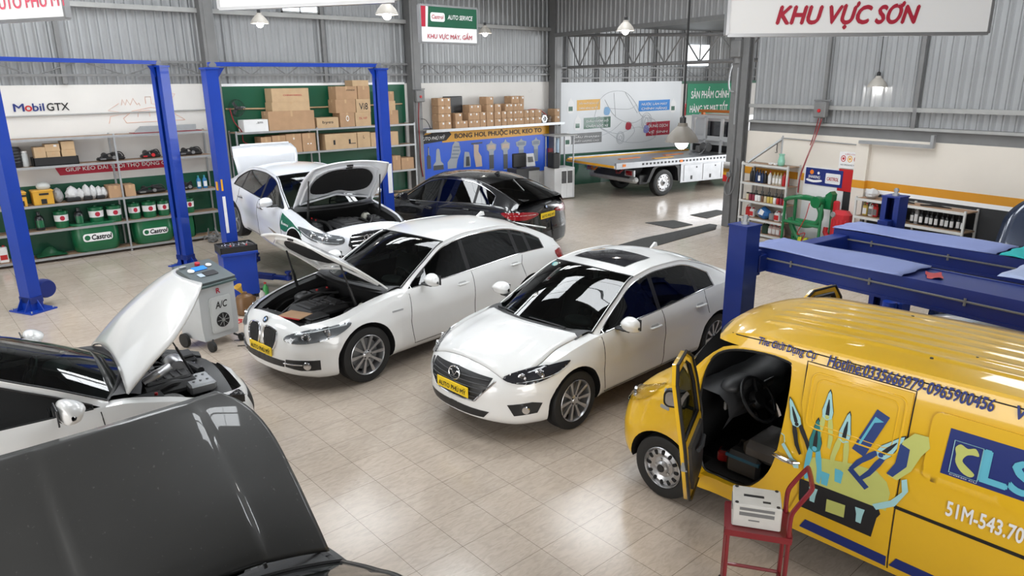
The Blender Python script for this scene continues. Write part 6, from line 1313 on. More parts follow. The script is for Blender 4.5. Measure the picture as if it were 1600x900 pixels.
for P in LW: b.tube([(q[0], -.006, q[1]) for q in cr([(p[0], p[1], 0) for p in P], 4, False)], .007, 4)
for x, z, r in ((2.75, 1.55, .22), (3.95, 2.1, .30), (1.75, 2.15, .18)):
    for k in (1, .75, .35): b.tube([(x + .8 * r * k * math.cos(a * PI / 10), -.006, z + r * k * math.sin(a * PI / 10)) for a in range(20)], .008, 4, closed=True)
child('line_drawing', b, mat('line_grey', (.50, .52, .55), .6), t)
for x, z, m in ((3.95, 1.8, mat('violet_print', (.25, .26, .6), .5)), (2.1, 2.5, mat('sky_print', (.2, .4, .65), .5)), (3.1, 1.95, m_rink)): put(t, 'pictured_part', [q[:2] for q in cr([(x - .12, z - .1, 0), (x + .1, z - .12, 0), (x + .14, z + .1, 0), (x - .08, z + .14, 0)], 3)], m, .004)
t = wallthing('green_banner', 'green wall banner with white lettering above the tow truck cab', 'banner', an(6.1, .03), ANR); put(t, 'sheet', [(0, 2.25), (2.6, 2.25), (2.6, 3.4), (0, 3.4)], mat('banner_green', (.005, .25, .12), .5)); lett(t, 'SẢN PHẨM CHÍNH', 1.2, 2.86, 2.0, .42, m_wink, 0, .03); lett(t, 'HÀNG XE M&T TỐT', 1.17, 2.34, 2.0, .40, m_wink, 0, .03)
# ------------------------------------------------------------------ racks
def rack(label, loc, rz, W_, D, levels, ups, board=m_ply, frame=m_steel, group=None, ht=None, name='shelf_rack'):
    t = thing(name, label, 'rack', loc, rz, group); ht = ht or levels[-1] + .03
    for x in ups:
        for y in (0, D - .035): b = MB(); b.bb(x - .018, x + .018, y, y + .035, 0, ht); child('upright', b, frame, t)
    for z in levels:
        s_ = MB(); s_.bb(-.01, W_ + .01, .03, D - .03, z - .02, z); o = child('shelf', s_, board, t); b = MB(); b.bb(-.02, W_ + .02, -.006, .03, z - .045, z + .002); b.bb(-.02, W_ + .02, D - .03, D, z - .045, z + .002); child('edge_rail', b, frame, o)
    return t
FY = 17.27
rack('long steel shelf rack at far left holding green oil buckets and drums', (1.98, FY, 0), 0, 3.92, .48, [.10, .67, 1.20, 1.98, 2.53], [0, 1.90, 3.92])
rack('short end of a steel rack cut by the left picture edge', (.45, FY, 0), 0, 1.48, .48, [.10, .67, 1.20], [0, 1.48])
rack('steel shelf rack against the green wall holding big cardboard boxes', (6.5, FY, 0), 0, 5.05, .48, [.55, 1.18, 1.88, 2.44], [0, 2.08, 5.05])
def cbox(x0, x1, z0, z1, label, y=FY + .04, d=.40, m=m_card, group='cardboard boxes on the racks', mark=None, sticker=False, z=None, rz=0):
    w = x1 - x0; h = z1 - z0; t = thing('cardboard_box', label, 'box', ((x0 + x1) / 2, y + d / 2, z0), rz, group)
    b = MB(); b.bb(-w / 2, w / 2, -d / 2, d / 2, 0, h, .004); child('carton', b, m, t); b = MB(); b.bb(-w / 2 - .001, w / 2 + .001, -.025, .025, h * .8, h + .001); b.bb(-.025, .025, -d / 2 - .0015, d / 2, h * .72, h + .0015); child('tape', b, m_tape, t)
    if mark: b = MB(); text(b, mark[0], w * mark[1], h * mark[2], lambda u, v: (u + w * mark[3], -d / 2 - .003, h * mark[4] + v), 0, .01); child('print', b, mark[5], t, recalc=False)
    if sticker:
        for sx in ((-.3, .22) if w > .3 else (.18,)): b = MB(); b.bb(w * sx - .022, w * sx + .03, -d / 2 - .003, -d / 2 - .001, h * .62, h * .88); child('sticker', b, m_paper, t)
    return t
GB = 'boxes on the rack against the green wall'
z0 = 2.44
for (x0, x1, a, e, lb, mk, m) in ((7.34, 8.55, 0, .46, 'largest cardboard box, bottom of the stack left on the green-wall rack', None, m_card), (7.46, 8.45, .46, .67, 'flat box in the middle of the stack of three on the green-wall rack', None, m_card2), (7.48, 8.45, .67, 1.0, 'box with red print on top of the stack of three', ('CHINH HANG', .5, .12, .05, .45, m_rink), m_card2), (8.61, 9.22, 0, .26, 'box with black scrawl and a white lid on the green-wall rack', ('byes', .5, .35, 0, .35, m_ink), m_card2), (9.27, 9.70, 0, .36, 'bottom left box of the right-hand stack, with a paper label', ('O', .2, .4, 0, .4, m_wink), m_card), (9.72, 10.19, 0, .36, 'bottom right box of the right-hand stack, with red print', ('DL 107', .5, .15, 0, .5, m_rink), m_card2), (9.17, 9.75, .36, .70, 'middle left box of the right-hand stack', None, m_card), (9.77, 10.20, .36, .70, 'middle right box of the right-hand stack with bold black symbols', ('Vi8', .6, .5, 0, .2, m_ink), m_card2), (9.20, 9.82, .70, 1.03, 'upper left box of the right-hand stack with a printed label', ('HONDA', .4, .12, .2, .65, m_ink), m_card), (9.84, 10.20, .70, 1.03, 'upper right box of the right-hand stack', None, m_card), (9.70, 10.18, 1.03, 1.18, 'flat box at the very top of the right-hand stack', None, m_card2), (10.62, 11.06, 0, .38, 'bottom box right of the blue lift post', None, m_card), (10.73, 10.98, .38, .63, 'middle box right of the blue lift post', None, m_card2), (10.77, 10.95, .63, .88, 'top box right of the blue lift post', None, m_card)):
    cbox(x0, x1, z0 + a, z0 + e, lb, mark=mk, m=m, group=GB)
t = thing('white_box', 'white box with black writing at the left end of the green-wall rack top', 'box', (7.06, FY + .22, z0), 0); b = MB(); b.bb(-.34, .26, -.18, .18, 0, .28, .005); child('carton', b, m_paper, t); b = MB(); text(b, '.zm', .16, .04, lambda u, v: (u + .05, -.183, .19 + v)); child('print', b, m_ink, t, recalc=False)
for i, (x0, x1, h, mk) in enumerate(((7.10, 7.36, .42, None), (7.38, 7.73, .44, None), (7.74, 8.15, .46, ('o', .1, .1, 0, .7, m_wink)), (8.17, 8.54, .46, ('- -', .3, .05, 0, .4, m_wink)), (8.80, 9.72, .40, ('1  L', .7, .3, .1, .3, m_ink)), (9.74, 10.13, .40, ('L', .1, .2, 0, .6, m_ink)), (10.15, 11.02, .37, None))):
    cbox(x0, x1, 1.88, 1.88 + h, ORD[i] + ' box from the left on the second shelf of the green-wall rack', mark=mk, m=m_card2 if i > 3 else m_card, group=GB)
for i, (x0, x1, h) in enumerate(((10.80, 11.06, .40), (11.08, 11.50, .32))): cbox(x0, x1, 1.18, 1.18 + h, ('left' if not i else 'right') + ' box of two on the third shelf at the right end of the green-wall rack', group=GB)
# shelf of spare-part boxes above the blue board
sh_ = thing('wall_shelf', 'long grey wall shelf above the blue display board', 'shelf', (11.98, FY + .02, 2.22)); b = MB(); b.bb(0, 5.6, 0, .5, -.03, 0); child('board', b, m_pale, sh_); b = MB(); b.bb(-.02, 5.62, -.01, .02, -.07, .01); child('edge_rail', b, m_steel, sh_); b = MB()
for x in (.02, 5.55): b.prism([(.48, -.03), (.05, -.03), (.48, -.35)], x - .01, .02, Matrix(((0, 0, 1, 0), (1, 0, 0, 0), (0, 1, 0, 0), (0, 0, 0, 1))))
child('bracket', b, m_gsteel, sh_)
GS = 'small part boxes on the shelf above the blue board'; zb = 2.222; rh = .222
stacks = [('first stack', [(12.44, 12.66, 4), (12.665, 12.885, 4)]), ('second stack', [(13.04, 13.50, 1), (13.05, 13.30, 1, 1)]), ('third stack', [(13.54, 13.97, 2), (13.98, 14.21, 2), (13.57, 14.03, 1, 2)]), ('fourth stack from the left', [(14.24, 14.52, 4)]), ('fifth stack', [(14.56, 14.82, 3)]), ('sixth stack', [(14.85, 15.05, 2)]), ('seventh stack', [(15.07, 15.315, 2), (15.0, 15.32, 1, 2), (15.26, 15.6, 1, 3)]), ('eighth stack', [(15.325, 15.78, 3), (15.615, 15.79, 1, 3)]), ('ninth stack', [(15.795, 16.01, 2)]), ('tenth stack', [(16.025, 16.255, 2)]), ('eleventh stack', [(16.27, 16.56, 2)]), ('last stack at right', [(17.17, 17.40, 2)])]
for nm, cols in stacks:
    for ci, q in enumerate(cols):
        for k in range(q[2]):
            lv = k + (q[3] if len(q) > 3 else 0); pos = '' if len(cols) == 1 else (' left' if ci == 0 else ' right' if ci == 1 else ' crosswise')
            cbox(q[0], q[1], zb + lv * rh, zb + lv * rh + rh - .004, 'small parts box, %s row up%s, %s on the long shelf' % (ORD[lv], pos, nm), FY + .05 + .01 * (lv % 2), .34, group=GS, sticker=True)
t = thing('equipment_case', 'large black case standing behind the parts boxes on the long shelf', 'case', (13.26, FY + .44, zb)); b = MB(); b.bb(-.36, .34, -.03, .05, 0, .92, .02); child('shell', b, m_plast, t); b = MB(); b.bb(-.3, .28, -.036, -.028, .5, .86, .01); child('lid_panel', b, m_plast2, t)
t = thing('gasket_roll', 'hexagonal metal gasket standing among the boxes at the right of the long shelf', 'gasket', (16.74, FY + .16, zb)); b = MB(); M = Matrix.Translation((0, 0, .135)) @ Matrix.Rotation(PI / 2, 4, 'X'); b.lathe([(.08, -.06), (.14, -.06), (.14, .06), (.08, .06), (.08, -.06)], M, 6, caps=False); b.lathe([(.03, -.03), (.06, -.03), (.06, .03), (.03, .03), (.03, -.03)], M, 12, caps=False); child('rings', b, m_steel, t)
t = thing('brown_part', 'brown cast part standing before the last box stack on the long shelf', 'part', (16.98, FY + .2, zb)); b = MB(); b.box((0, 0, .12), (.16, .2, .24), .03); b.cyl((0, -.1, .16), (0, -.13, .16), .05, n=14); child('casting', b, mat('brown_cast', (.13, .09, .06), .6), t); b = MB(); b.tube(cr([(-.05, 0, .24), (-.3, .1, .42), (-.7, .15, .44), (-1.1, .15, .36)], 5, False), .012, 6); child('red_hose', b, m_red, t)
# ------------------------------------------------------------------ left rack goods
m_gbuck = mat('bucket_green', (.006, .12, .045), .35, 0, .3, .05); m_lab = m_paper; m_dkbot = mat('bottle_black', (.012, .014, .016), .3, 0, .2, .05)
def bucket(x, z, r_, h, label, group, y=FY + .22):
    t = thing('oil_bucket', label, 'bucket', (x, y, z), 0, group); b = MB(); b.lathe([(0, 0), (r_ * .9, 0), (r_ * .92, .01), (r_, h * .86), (r_ * 1.05, h * .87), (r_ * 1.05, h * .92), (r_ * .9, h * .96), (0, h * .97)], None, 22); child('pail', b, m_gbuck, t)
    b = MB(); b.lathe([(r_ * .955, h * .38), (r_ * 1.0, h * .74)], None, 22, caps=False); lb = child('white_label', b, m_lab, t); b = MB(); b.grid([[(r_ * 1.012 * math.sin(a), -r_ * 1.012 * math.cos(a), h * .56 + dz * math.sqrt(max(0, 1 - (a / .36) ** 2))) for a in [(-.36 + .09 * i) for i in range(9)]] for dz in (-.05, .05)]); child('red_badge', b, m_rink, lb, recalc=False); b = MB(); b.lathe([(0, h * .97), (r_ * .28, h * .97), (r_ * .28, h * 1.02), (0, h * 1.03)], None, 12); child('cap', b, m_gbuck, t); return t
for i, (x, r_, h) in enumerate(((2.68, .135, .37), (3.34, .145, .38), (3.69, .145, .37), (4.10, .12, .37), (4.41, .145, .37), (4.71, .12, .36), (5.27, .12, .35))): bucket(x, .672, r_, h, 'green oil bucket with white label, %s from the left on the oil shelf' % ORD[i], 'green oil buckets')
def bottle(name, label, loc, r_, h, m, capm, group=None, lab=None, rz=0, cat='bottle', flat=1.):
    t = thing(name, label, cat, loc, rz, group); b = MB(); b.lathe([(0, 0), (r_ * .95, 0), (r_, h * .03), (r_, h * .62), (r_ * .8, h * .74), (r_ * .38, h * .82), (r_ * .34, h * .88), (0, h * .88)], Matrix.Diagonal((1, flat, 1, 1)), 16); child('bottle_body', b, m, t)
    b = MB(); b.lathe([(0, h * .88), (r_ * .42, h * .88), (r_ * .40, h), (0, h)], Matrix.Diagonal((1, flat, 1, 1)), 12); child('cap', b, capm, t)
    if lab: b = MB(); a = [(-.9 + .2 * i) for i in range(10)]; b.grid([[(r_ * 1.015 * math.sin(q), -r_ * flat * 1.02 * math.cos(q), z) for q in a] for z in (h * .15, h * .55)]); child('paper_label', b, lab, t, recalc=False)
    return t
bottle('oil_bottle', 'dark bottle with green foot, leftmost on the oil shelf', (2.28, FY + .2, .672), .085, .38, m_dkbot, m_dkbot, lab=m_gbuck); bottle('oil_bottle', 'dark bottle with green foot between two green buckets on the oil shelf', (3.0, FY + .2, .672), .09, .38, m_dkbot, m_dkbot, lab=m_gbuck)
def drum(x, w, h, z, label, txt, d=.46):
    t = thing('oil_drum_display', label, 'drum', (x, FY + .26, z)); b = MB(); P = rrect(w, d, .2, 6)
    for i, (zz, s_) in enumerate(((0, .9), (.05, .93), (.4, 1.0), (.8, .99), (.95, 1.02), (1, 1.0))): pass
    rows = [[(px * s_, py * s_ - .03 * math.sin(zz * PI), zz * h) for px, py in P] for zz, s_ in ((0, .88), (.04, .93), (.3, .98), (.62, 1.0), (.9, .98), (.95, 1.02), (1, 1.0))]; b.grid(rows, closeu=True); b.f.append(tuple(range(6 * len(P), 7 * len(P)))); b.mi.append(0); child('shell', b, m_gbuck, t)
    if txt: y = -d / 2 - .035; b = MB(); text(b, txt, w * .42, h * .17, lambda u, v: (u + w * .08, y, h * .42 + v), .15, .05); lo = child('lettering', b, m_ink, t, recalc=False); b = MB(); b.add([(p[0], y + .002, p[1]) for p in [q for q in rrect(w * .62, h * .27, .06, 4, .0, h * .5)]], [tuple(range(20))]); child('white_badge', b, m_wink, t, recalc=False); b = MB(); b.add([(p[0], y - .001, p[1]) for p in circ(h * .09, 16, -w * .22, h * .5)], [tuple(range(16))]); child('round_mark', b, m_gbuck, t, recalc=False)
    return t
drum(3.26, .92, .62, .102, 'big green oil drum with white brand badge at the bottom of the left rack', 'Castrol'); drum(4.42, .86, .54, .102, 'second wide green drum with white script, right of the upright', 'Castrol'); drum(5.22, .26, .5, .102, 'narrow green drum at the right end of the bottom shelf', None, .3)
t = thing('green_tarp', 'crumpled green plastic heap on the bottom shelf left of the big drum', 'plastic heap', (2.38, FY + .22, .102)); b = MB(); rr = random.Random(3); b.grid([[(.28 * (i / 6 - 1) * 1, .18 * (k / 4 - 1), .02 + .16 * math.exp(-((i / 6 - 1) ** 2 + (k / 4 - 1) ** 2) * 2.5) * rr.uniform(.6, 1.2)) for k in range(9)] for i in range(13)]); child('folds', b, mat('dark_green_film', (.01, .07, .03), .35), t)
t = thing('red_white_can', 'red and white can at the far left picture edge on the low shelf', 'can', (1.55, FY + .2, .102)); b = MB(); b.box((0, 0, .16), (.16, .12, .32), .012); child('can_body', b, m_paper, t); b = MB(); b.bb(-.06, .06, -.064, -.06, .06, .16); child('red_label', b, m_red, t); b = MB(); b.cyl((.03, 0, .32), (.03, 0, .35), .025, n=12); child('cap', b, m_red, t)
# goods on the 1.20 shelf
z = 1.202
for x, w, lb, bag in ((2.02, .20, 'yellow plastic crate at the left end of the crate shelf, cut by the lift post', 0), (2.41, .36, 'yellow plastic crate with a clear bag on top', 1)):
    t = thing('yellow_crate', lb, 'crate', (x, FY + .2, z)); b = MB(); b.bb(-w / 2, w / 2, -.16, .16, 0, .30, .01); b.bb(-w / 2 - .01, w / 2 + .01, -.17, .17, .27, .29); child('crate_body', b, mat('crate_yellow', (.62, .33, .03), .5), t); b = MB(); b.bb(-.05, .05, -.173, -.165, .02, .12); b.bb(-.07, .1, -.173, -.165, .2, .24); child('slot', b, m_plast, t)
    if bag: b = MB(); b.ball((.05, 0, .36), (.13, .1, .09)); child('clear_bag', b, mat('clear_film', (.5, .52, .5), .25), t)
def lump(name, label, cat, x, zz, w, h, m, seed, group=None, base=None, y=FY + .2):
    t = thing(name, label, cat, (x, y, zz), 0, group); r = random.Random(seed); b = MB(); rows = []
    for i in range(8):
        a = i / 7; rad = (math.sin(a * PI * .93 + .2)) ** .6; rows.append([(w / 2 * rad * math.cos(k * PI / 7) * r.uniform(.85, 1.1), .13 * rad * math.sin(k * PI / 7) * r.uniform(.85, 1.1), h * a) for k in range(14)])
    b.grid(rows, closeu=True); b.f.append(tuple(range(7 * 14, 8 * 14))); b.mi.append(0); child('wrapped_body', b, m, t, angle=25)
    if base: b = MB(); b.bb(-w / 2, w / 2, -.14, .14, 0, h * .3, .02); child('black_tray', b, base, t)
    return t
m_bag = mat('white_bag', (.58, .58, .58), .4, 0, 0, .1, 10); m_gbag = mat('grey_bag', (.28, .28, .28), .4, 0, 0, .15, 10); G = 'bagged parts on the crate shelf'
lump('bagged_part', 'greyish bagged part right of the yellow crates', 'bag', 2.69, z, .22, .31, m_gbag, 1, G); lump('bagged_part', 'white bagged part with a black foot, left of the heap of white bags', 'bag', 2.95, z, .26, .32, m_bag, 2, G, m_plast)
for i, (x, h) in enumerate(((3.10, .26), (3.22, .33), (3.34, .30), (3.46, .27), (3.55, .24))): lump('bagged_part', 'white bagged part, %s from the left in the heap on black trays' % ORD[i], 'bag', x, z, .17, h, m_bag, 5 + i, G, m_plast if i % 2 else None)
cbox(3.62, 3.90, z, z + .26, 'open carton with plastic inside, left of the rack upright on the crate shelf', group='cartons on the left rack'); cbox(3.94, 4.15, z, z + .25, 'small carton right of the rack upright on the crate shelf', group='cartons on the left rack')
def tool(label, x, zz, w, seed, y=FY + .2, red=False, name='dark_machine_part'):
    t = thing(name, label, 'machine part', (x, y, zz), 0); r = random.Random(seed); b = MB(); b.box((0, 0, .05), (w, .16, .07), .03); b.cyl((-w * .2, -.05, .10), (-w * .2, .08, .12), .06, n=14); b.box((w * .2, 0, .12), (w * .4, .12, .10), .035, Matrix.Rotation(.25, 3, 'Y')); b.tube(cr([(-w * .5, 0, .03), (-w * .3, -.05, .12), (0, -.06, .16), (w * .35, 0, .18), (w * .5, .04, .08)], 5, False), .012, 6); child('housing', b, m_plast, t)
    b = MB(); b.cyl((w * .1, -.085, .07), (w * .1, -.06, .07), .04, n=14); b.box((-w * .3, -.08, .05), (w * .2, .02, .03), .005); child('red_grip' if red else 'metal_fitting', b, m_red if red else m_gsteel, t); return t
tool('black pump part lying right of the small carton on the crate shelf', 4.50, z, .62, 1); tool('small dark green part left of the blue spray bottles', 5.31, z, .22, 2)
for i, x in enumerate((5.56, 5.70)): bottle('spray_bottle', 'blue spray bottle, %s of two at the right end of the crate shelf' % ('left' if not i else 'right'), (x, FY + .2, z), .05, .30, mat('bottle_cyan', (.02, .18, .42), .3), mat('cap_teal', (.02, .3, .3), .4), 'blue spray bottles', m_paper)
# goods on the 1.98 shelf and top
z = 1.982
t = thing('speaker_box', 'black ribbed canister at the left end of the upper shelf', 'canister', (2.06, FY + .22, z)); b = MB(); b.lathe([(0, 0), (.13, 0), (.14, .05), (.14, .36), (.12, .40), (0, .41)], None, 20)
for k in range(5): b.lathe([(.141, .08 + .06 * k), (.148, .1 + .06 * k), (.141, .12 + .06 * k)], None, 20, caps=False)
child('shell', b, m_plast, t)
t = thing('clear_jar', 'clear plastic jar beside the black canister on the upper shelf', 'jar', (2.24, FY + .2, z)); b = MB(); b.lathe([(0, 0), (.06, 0), (.065, .02), (.065, .24), (.05, .28), (0, .28)], None, 16); child('jar_body', b, mat('frosted_plastic', (.5, .52, .52), .25), t); b = MB(); b.lathe([(0, .28), (.055, .28), (.055, .31), (0, .31)], None, 16); child('lid', b, m_paper, t)
t = thing('black_tray', 'low black tray carrying cartons on the upper shelf', 'tray', (2.76, FY + .2, z)); b = MB(); b.bb(-.40, .40, -.18, .18, 0, .015); b.bb(-.40, .40, -.18, -.165, 0, .17); b.bb(-.40, .40, .165, .18, 0, .17); b.bb(-.40, -.385, -.18, .18, 0, .17); b.bb(.385, .40, -.18, .18, 0, .17); child('tray_body', b, m_plast, t)
G2 = 'cartons in the black tray'
for x0, x1, a, e, lb in ((2.40, 2.60, .016, .38, 'open carton at the left in the black tray'), (2.61, 2.85, .016, .28, 'lower middle carton in the black tray'), (2.60, 2.86, .282, .43, 'upper middle carton with a white label in the black tray'), (2.88, 3.13, .016, .30, 'lower right carton in the black tray'), (2.89, 3.13, .302, .47, 'upper right carton in the black tray')): cbox(x0, x1, z + a, z + e, lb, FY + .06, .26, group=G2, m=m_card2, sticker='white' in lb)
tool('black power tool lying left of the upright on the upper shelf', 3.80, z, .55, 4); tool('red and black clamp tool right of the upright on the upper shelf', 4.60, z, .42, 5, red=True, name='clamp_tool'); tool('black bracket part at the right end of the upper shelf', 5.45, z, .55, 6)
t = thing('metal_profiles', 'bundle of grey metal profiles with a red strip on the top shelf', 'metal bundle', (5.0, FY + .22, 2.532)); b = MB()
for i in range(5): b.bb(-.66 + .04 * i, .62 + .02 * i, -.12 + .05 * i, -.08 + .05 * i, .02 + .012 * i, .06 + .02 * i)
child('profiles', b, m_steel, t); b = MB(); b.bb(-.72, .74, -.15, .16, 0, .018); child('red_strip', b, m_redd, t)
t = thing('scrap_heap', 'tangle of dark scrap metal on the floor by the right end of the left rack', 'scrap', (5.75, 16.9, 0)); b = MB(); rr = random.Random(8)
for i in range(9): p = Vector((rr.uniform(-.3, .3), rr.uniform(-.2, .2), .03)); b.tube([p, p + Vector((rr.uniform(-.2, .2), rr.uniform(-.15, .15), rr.uniform(.08, .3))), p + Vector((rr.uniform(-.3, .3), rr.uniform(-.2, .2), .03))], .016, 6)
b.cyl((.1, -.1, 0), (.1, -.1, .12), .10, n=16); b.box((-.2, .05, .05), (.2, .16, .1), .02, Matrix.Rotation(.4, 3, 'Z')); child('metal_parts', b, m_gsteel, t)
# switch boxes, hoses on the wall
def jbox(label, loc, rz, s_=1.):
    t = thing('switch_box', label, 'switch box', loc, rz, 'grey switch boxes'); b = MB(); b.box((0, -.07, 0), (.26 * s_, .13, .30 * s_), .02); b.box((0, -.04, .17 * s_), (.38 * s_, .03, .03), .006); child('case', b, m_gsteel, t); b = MB(); b.lathe([(0, .02), (.032, .02), (.04, 0)], Matrix.Translation((.0, -.136, -.02)) @ Matrix.Rotation(PI / 2, 4, 'X'), 14); child('red_knob', b, m_red, t); return t
jbox('grey switch box on the steel column right of the green wall', (11.86, BY - .32, 3.18), 0, 1.1); jbox('grey switch box on the right wall girt above the blue posters', rw(2.08, .07, 2.9), RWR, 1.1)
def hose(label, P, r_, m, name='wall_hose'): return MB().tube(cr(P, 6, False), r_, 6).obj(name, m, None, label=label, cat='hose')
hose('red hose hanging down the column from the left switch box', [(11.82, BY - .40, 3.0), (11.80, BY - .38, 2.5), (11.82, BY - .36, 1.9), (11.84, BY - .34, 1.3), (11.9, BY - .34, .9)], .018, m_redd); hose('thin black cable sagging from the left switch box to the logo panel', [(11.9, BY - .38, 2.55), (12.1, BY - .3, 2.5), (12.3, BY - .2, 2.3), (12.45, BY - .1, 2.0)], .010, m_plast)
hose('red hose hanging beside the lift post at the left of the green wall', [(6.5, BY - .3, 3.0), (6.55, BY - .34, 2.7), (6.7, BY - .36, 2.45), (6.75, BY - .3, 2.2), (7.0, BY - .36, 2.1)], .014, m_redd)
hose('pale pipe running along the green wall behind the boxes', [(6.5, BY - .03, 2.98), (8.5, BY - .03, 2.95), (11.5, BY - .03, 2.97)], .02, m_card2, 'wall_pipe'); hose('thin pale pipe running along the white board at left', [(1.0, BY - .03, 2.96), (3.6, BY - .03, 2.97), (6.1, BY - .03, 2.98)], .016, m_pale, 'wall_pipe')
t = thing('wall_fan', 'small black wall fan beside the lift post on the green wall', 'fan', (6.72, BY - .1, 3.0)); b = MB()
for k in range(8): b.tube([(.2 * math.cos(a * PI / 8) * math.cos(k * PI / 8), -.06 * math.sin(k * PI / 8) - .05, .2 * math.sin(a * PI / 8)) for a in range(16)], .004, 4, closed=True)
child('cage', b, m_plast, t); b = MB(); b.ball((0, -.05, 0), .05)
for k in range(3): b.box((.09 * math.cos(k * 2.09), -.05, .09 * math.sin(k * 2.09)), (.14, .01, .07), .003, Matrix.Rotation(-k * 2.09, 3, 'Y'))
child('blades', b, m_plast2, t); b = MB(); b.tube([(.0, .0, 0), (.14, -.05, .02), (.2, -.08, .0)], .02, 8); child('bracket', b, m_gsteel, t)
# ------------------------------------------------------------------ test stand and gas analyser by the blue board
t = thing('analyser_cabinet', 'white cabinet with dark doors below a steel stand at the corner of the blue board', 'cabinet', (15.95, 15.75, 0), math.radians(-12))
b = MB(); b.bb(-.45, .30, -.25, .35, .04, .98, .01); child('cabinet_body', b, mat('cabinet_white', (.62, .62, .62), .45, 0, 0, .05), t)
for x in (-.10, .12): b = MB(); b.bb(x - .09, x + .09, -.262, -.25, .5, .88, .006); child('door_window', b, m_dkglass, t); b = MB(); b.bb(x - .1, x + .1, -.256, -.25, .06, .92, .004); child('door', b, m_paper, t)
b = MB()
for x in (-.42, .27):
    for y in (-.2, .3): b.cyl((x, y, .98), (x, y, 1.95), .022, n=8)
child('stand_tube', b, m_steel, t); b = MB(); b.bb(-.5, .36, -.3, .38, 1.93, 1.97, .01); child('stand_top', b, m_pale, t); b = MB(); b.bb(-.5, -.28, -.28, .1, .98, 1.45, .02); child('black_panel', b, m_plast, t); b = MB(); b.cyl((-.12, .1, .98), (-.12, .1, 1.85), .05, n=12); child('gauge_tube', b, mat('tube_blue', (.45, .6, .75), .3), t); b = MB(); b.bb(-.36, -.22, .2, .3, .98, 1.55); child('red_cylinder', b, m_redd, t)
t = thing('diagnostic_console', 'grey console with a black monitor and tilted paper pad before the blue board', 'console', (14.95, 16.45, 0), math.radians(-6))
b = MB(); b.bb(-.45, .45, -.25, .25, 0, .98, .01); child('desk', b, m_plast2, t); b = MB(); b.bb(.02, .43, -.262, -.25, .1, .9, .01); pn = child('grey_door', b, m_pale, t); b = MB(); b.lathe([(0, .01), (.07, .01), (.07, 0)], Matrix.Translation((.22, -.262, .5)) @ Matrix.Rotation(PI / 2, 4, 'X'), 14); child('orange_badge', b, m_orange, pn)
b = MB(); b.box((-.16, .0, 1.22), (.50, .10, .42), .02); b.box((-.16, .02, 1.0), (.12, .1, .06), .01); child('monitor', b, m_plast, t); b = MB(); b.box((.26, .0, 1.2), (.34, .02, .40), .006, Matrix.Rotation(-.25, 3, 'X')); pd = child('paper_pad', b, m_paper, t); b = MB(); b.box((.26, -.02, 1.22), (.2, .012, .16), .003, Matrix.Rotation(-.25, 3, 'X')); child('printed_block', b, m_gsteel, pd)
# ------------------------------------------------------------------ right wall racks and goods
def rwt(name, label, cat, t, off, z, group=None, dr=0.): return thing(name, label, cat, rw(t, off, z), RWR + dr, group)
rack('tall grey shelf rack of oil bottles by the gate post on the right', rw(.36, .47), RWR, 1.28, .42, [.07, .40, .80, 1.22, 1.66], [0, 1.28], frame=mat('rack_pale', (.58, .58, .56), .5))
t = rwt('steel_bracket', 'slanted grey steel wall bracket above the rack by the gate post', 'bracket', .55, .0, 0); b = MB(); b.cyl((.0, -.5, 1.68), (.52, -.04, 2.22), .03, n=4); b.cyl((.52, -.02, 1.68), (.52, -.02, 2.3), .026, n=4); b.cyl((.5, -.04, 2.25), (2.4, -.04, 2.22), .012, n=6); child('brace', b, m_steel, t); b = MB(); b.tube([(.45, -.1, 2.15), (.45, -.1, 1.98), (.48, -.12, 1.92), (.43, -.12, 1.92)], .010, 6); child('hook', b, m_plast, t)
mb = [m_dkbot, mat('bottle_navy', (.01, .03, .10), .3), mat('bottle_clear', (.5, .47, .38), .25), m_red, m_paper, mat('bottle_brown', (.16, .08, .04), .35), mat('bottle_yellow', (.6, .45, .1), .4), mat('jar_cream', (.6, .52, .35), .4), mat('jar_wine', (.25, .02, .05), .4)]
def rbot(i, tt, z, r_, h, m, cap, row, lab=None, n=0, off=.30): bottle('oil_bottle', '%s bottle from the left on the %s of the rack by the gate post' % (ORD[i], row), rw(tt, off, z), r_, h, m, cap, 'bottles on the tall rack', lab, RWR)
for i, (tt, m, cap, h) in enumerate(((.52, m_dkbot, m_plast, .32), (.60, m_dkbot, m_plast, .34), (.68, mb[1], m_plast, .30), (.76, mb[1], m_plast, .30), (.84, mb[1], m_plast, .28), (.92, m_dkbot, m_paper, .28), (1.05, m_paper, m_red, .30), (1.17, mb[2], mb[6], .28), (1.26, mb[2], mb[6], .28), (1.35, mb[2], mb[6], .28), (1.44, m_red, m_red, .30), (1.53, m_red, m_paper, .28))): rbot(i, tt, 1.222, .042, h, m, cap, 'upper shelf', m_paper if i in (3, 7, 8, 9) else None)
for i in range(13): 
    m = [mb[7], mb[8], mb[8], m_paper, m_paper, mb[5], mb[7], mb[6], mb[6], m_paper, m_red, mb[8], m_red][i]
    t = thing('paint_jar', '%s small jar from the left on the middle shelf of the tall rack' % ORD[i], 'jar', rw(.48 + .088 * i, .34, .802), RWR, 'jars on the tall rack'); b = MB(); b.lathe([(0, 0), (.036, 0), (.038, .01), (.038, .12), (.03, .14), (0, .14)], None, 14); child('jar_body', b, m, t); b = MB(); b.lathe([(0, .14), (.033, .14), (.033, .17), (0, .17)], None, 12); child('lid', b, m_dkbot, t)
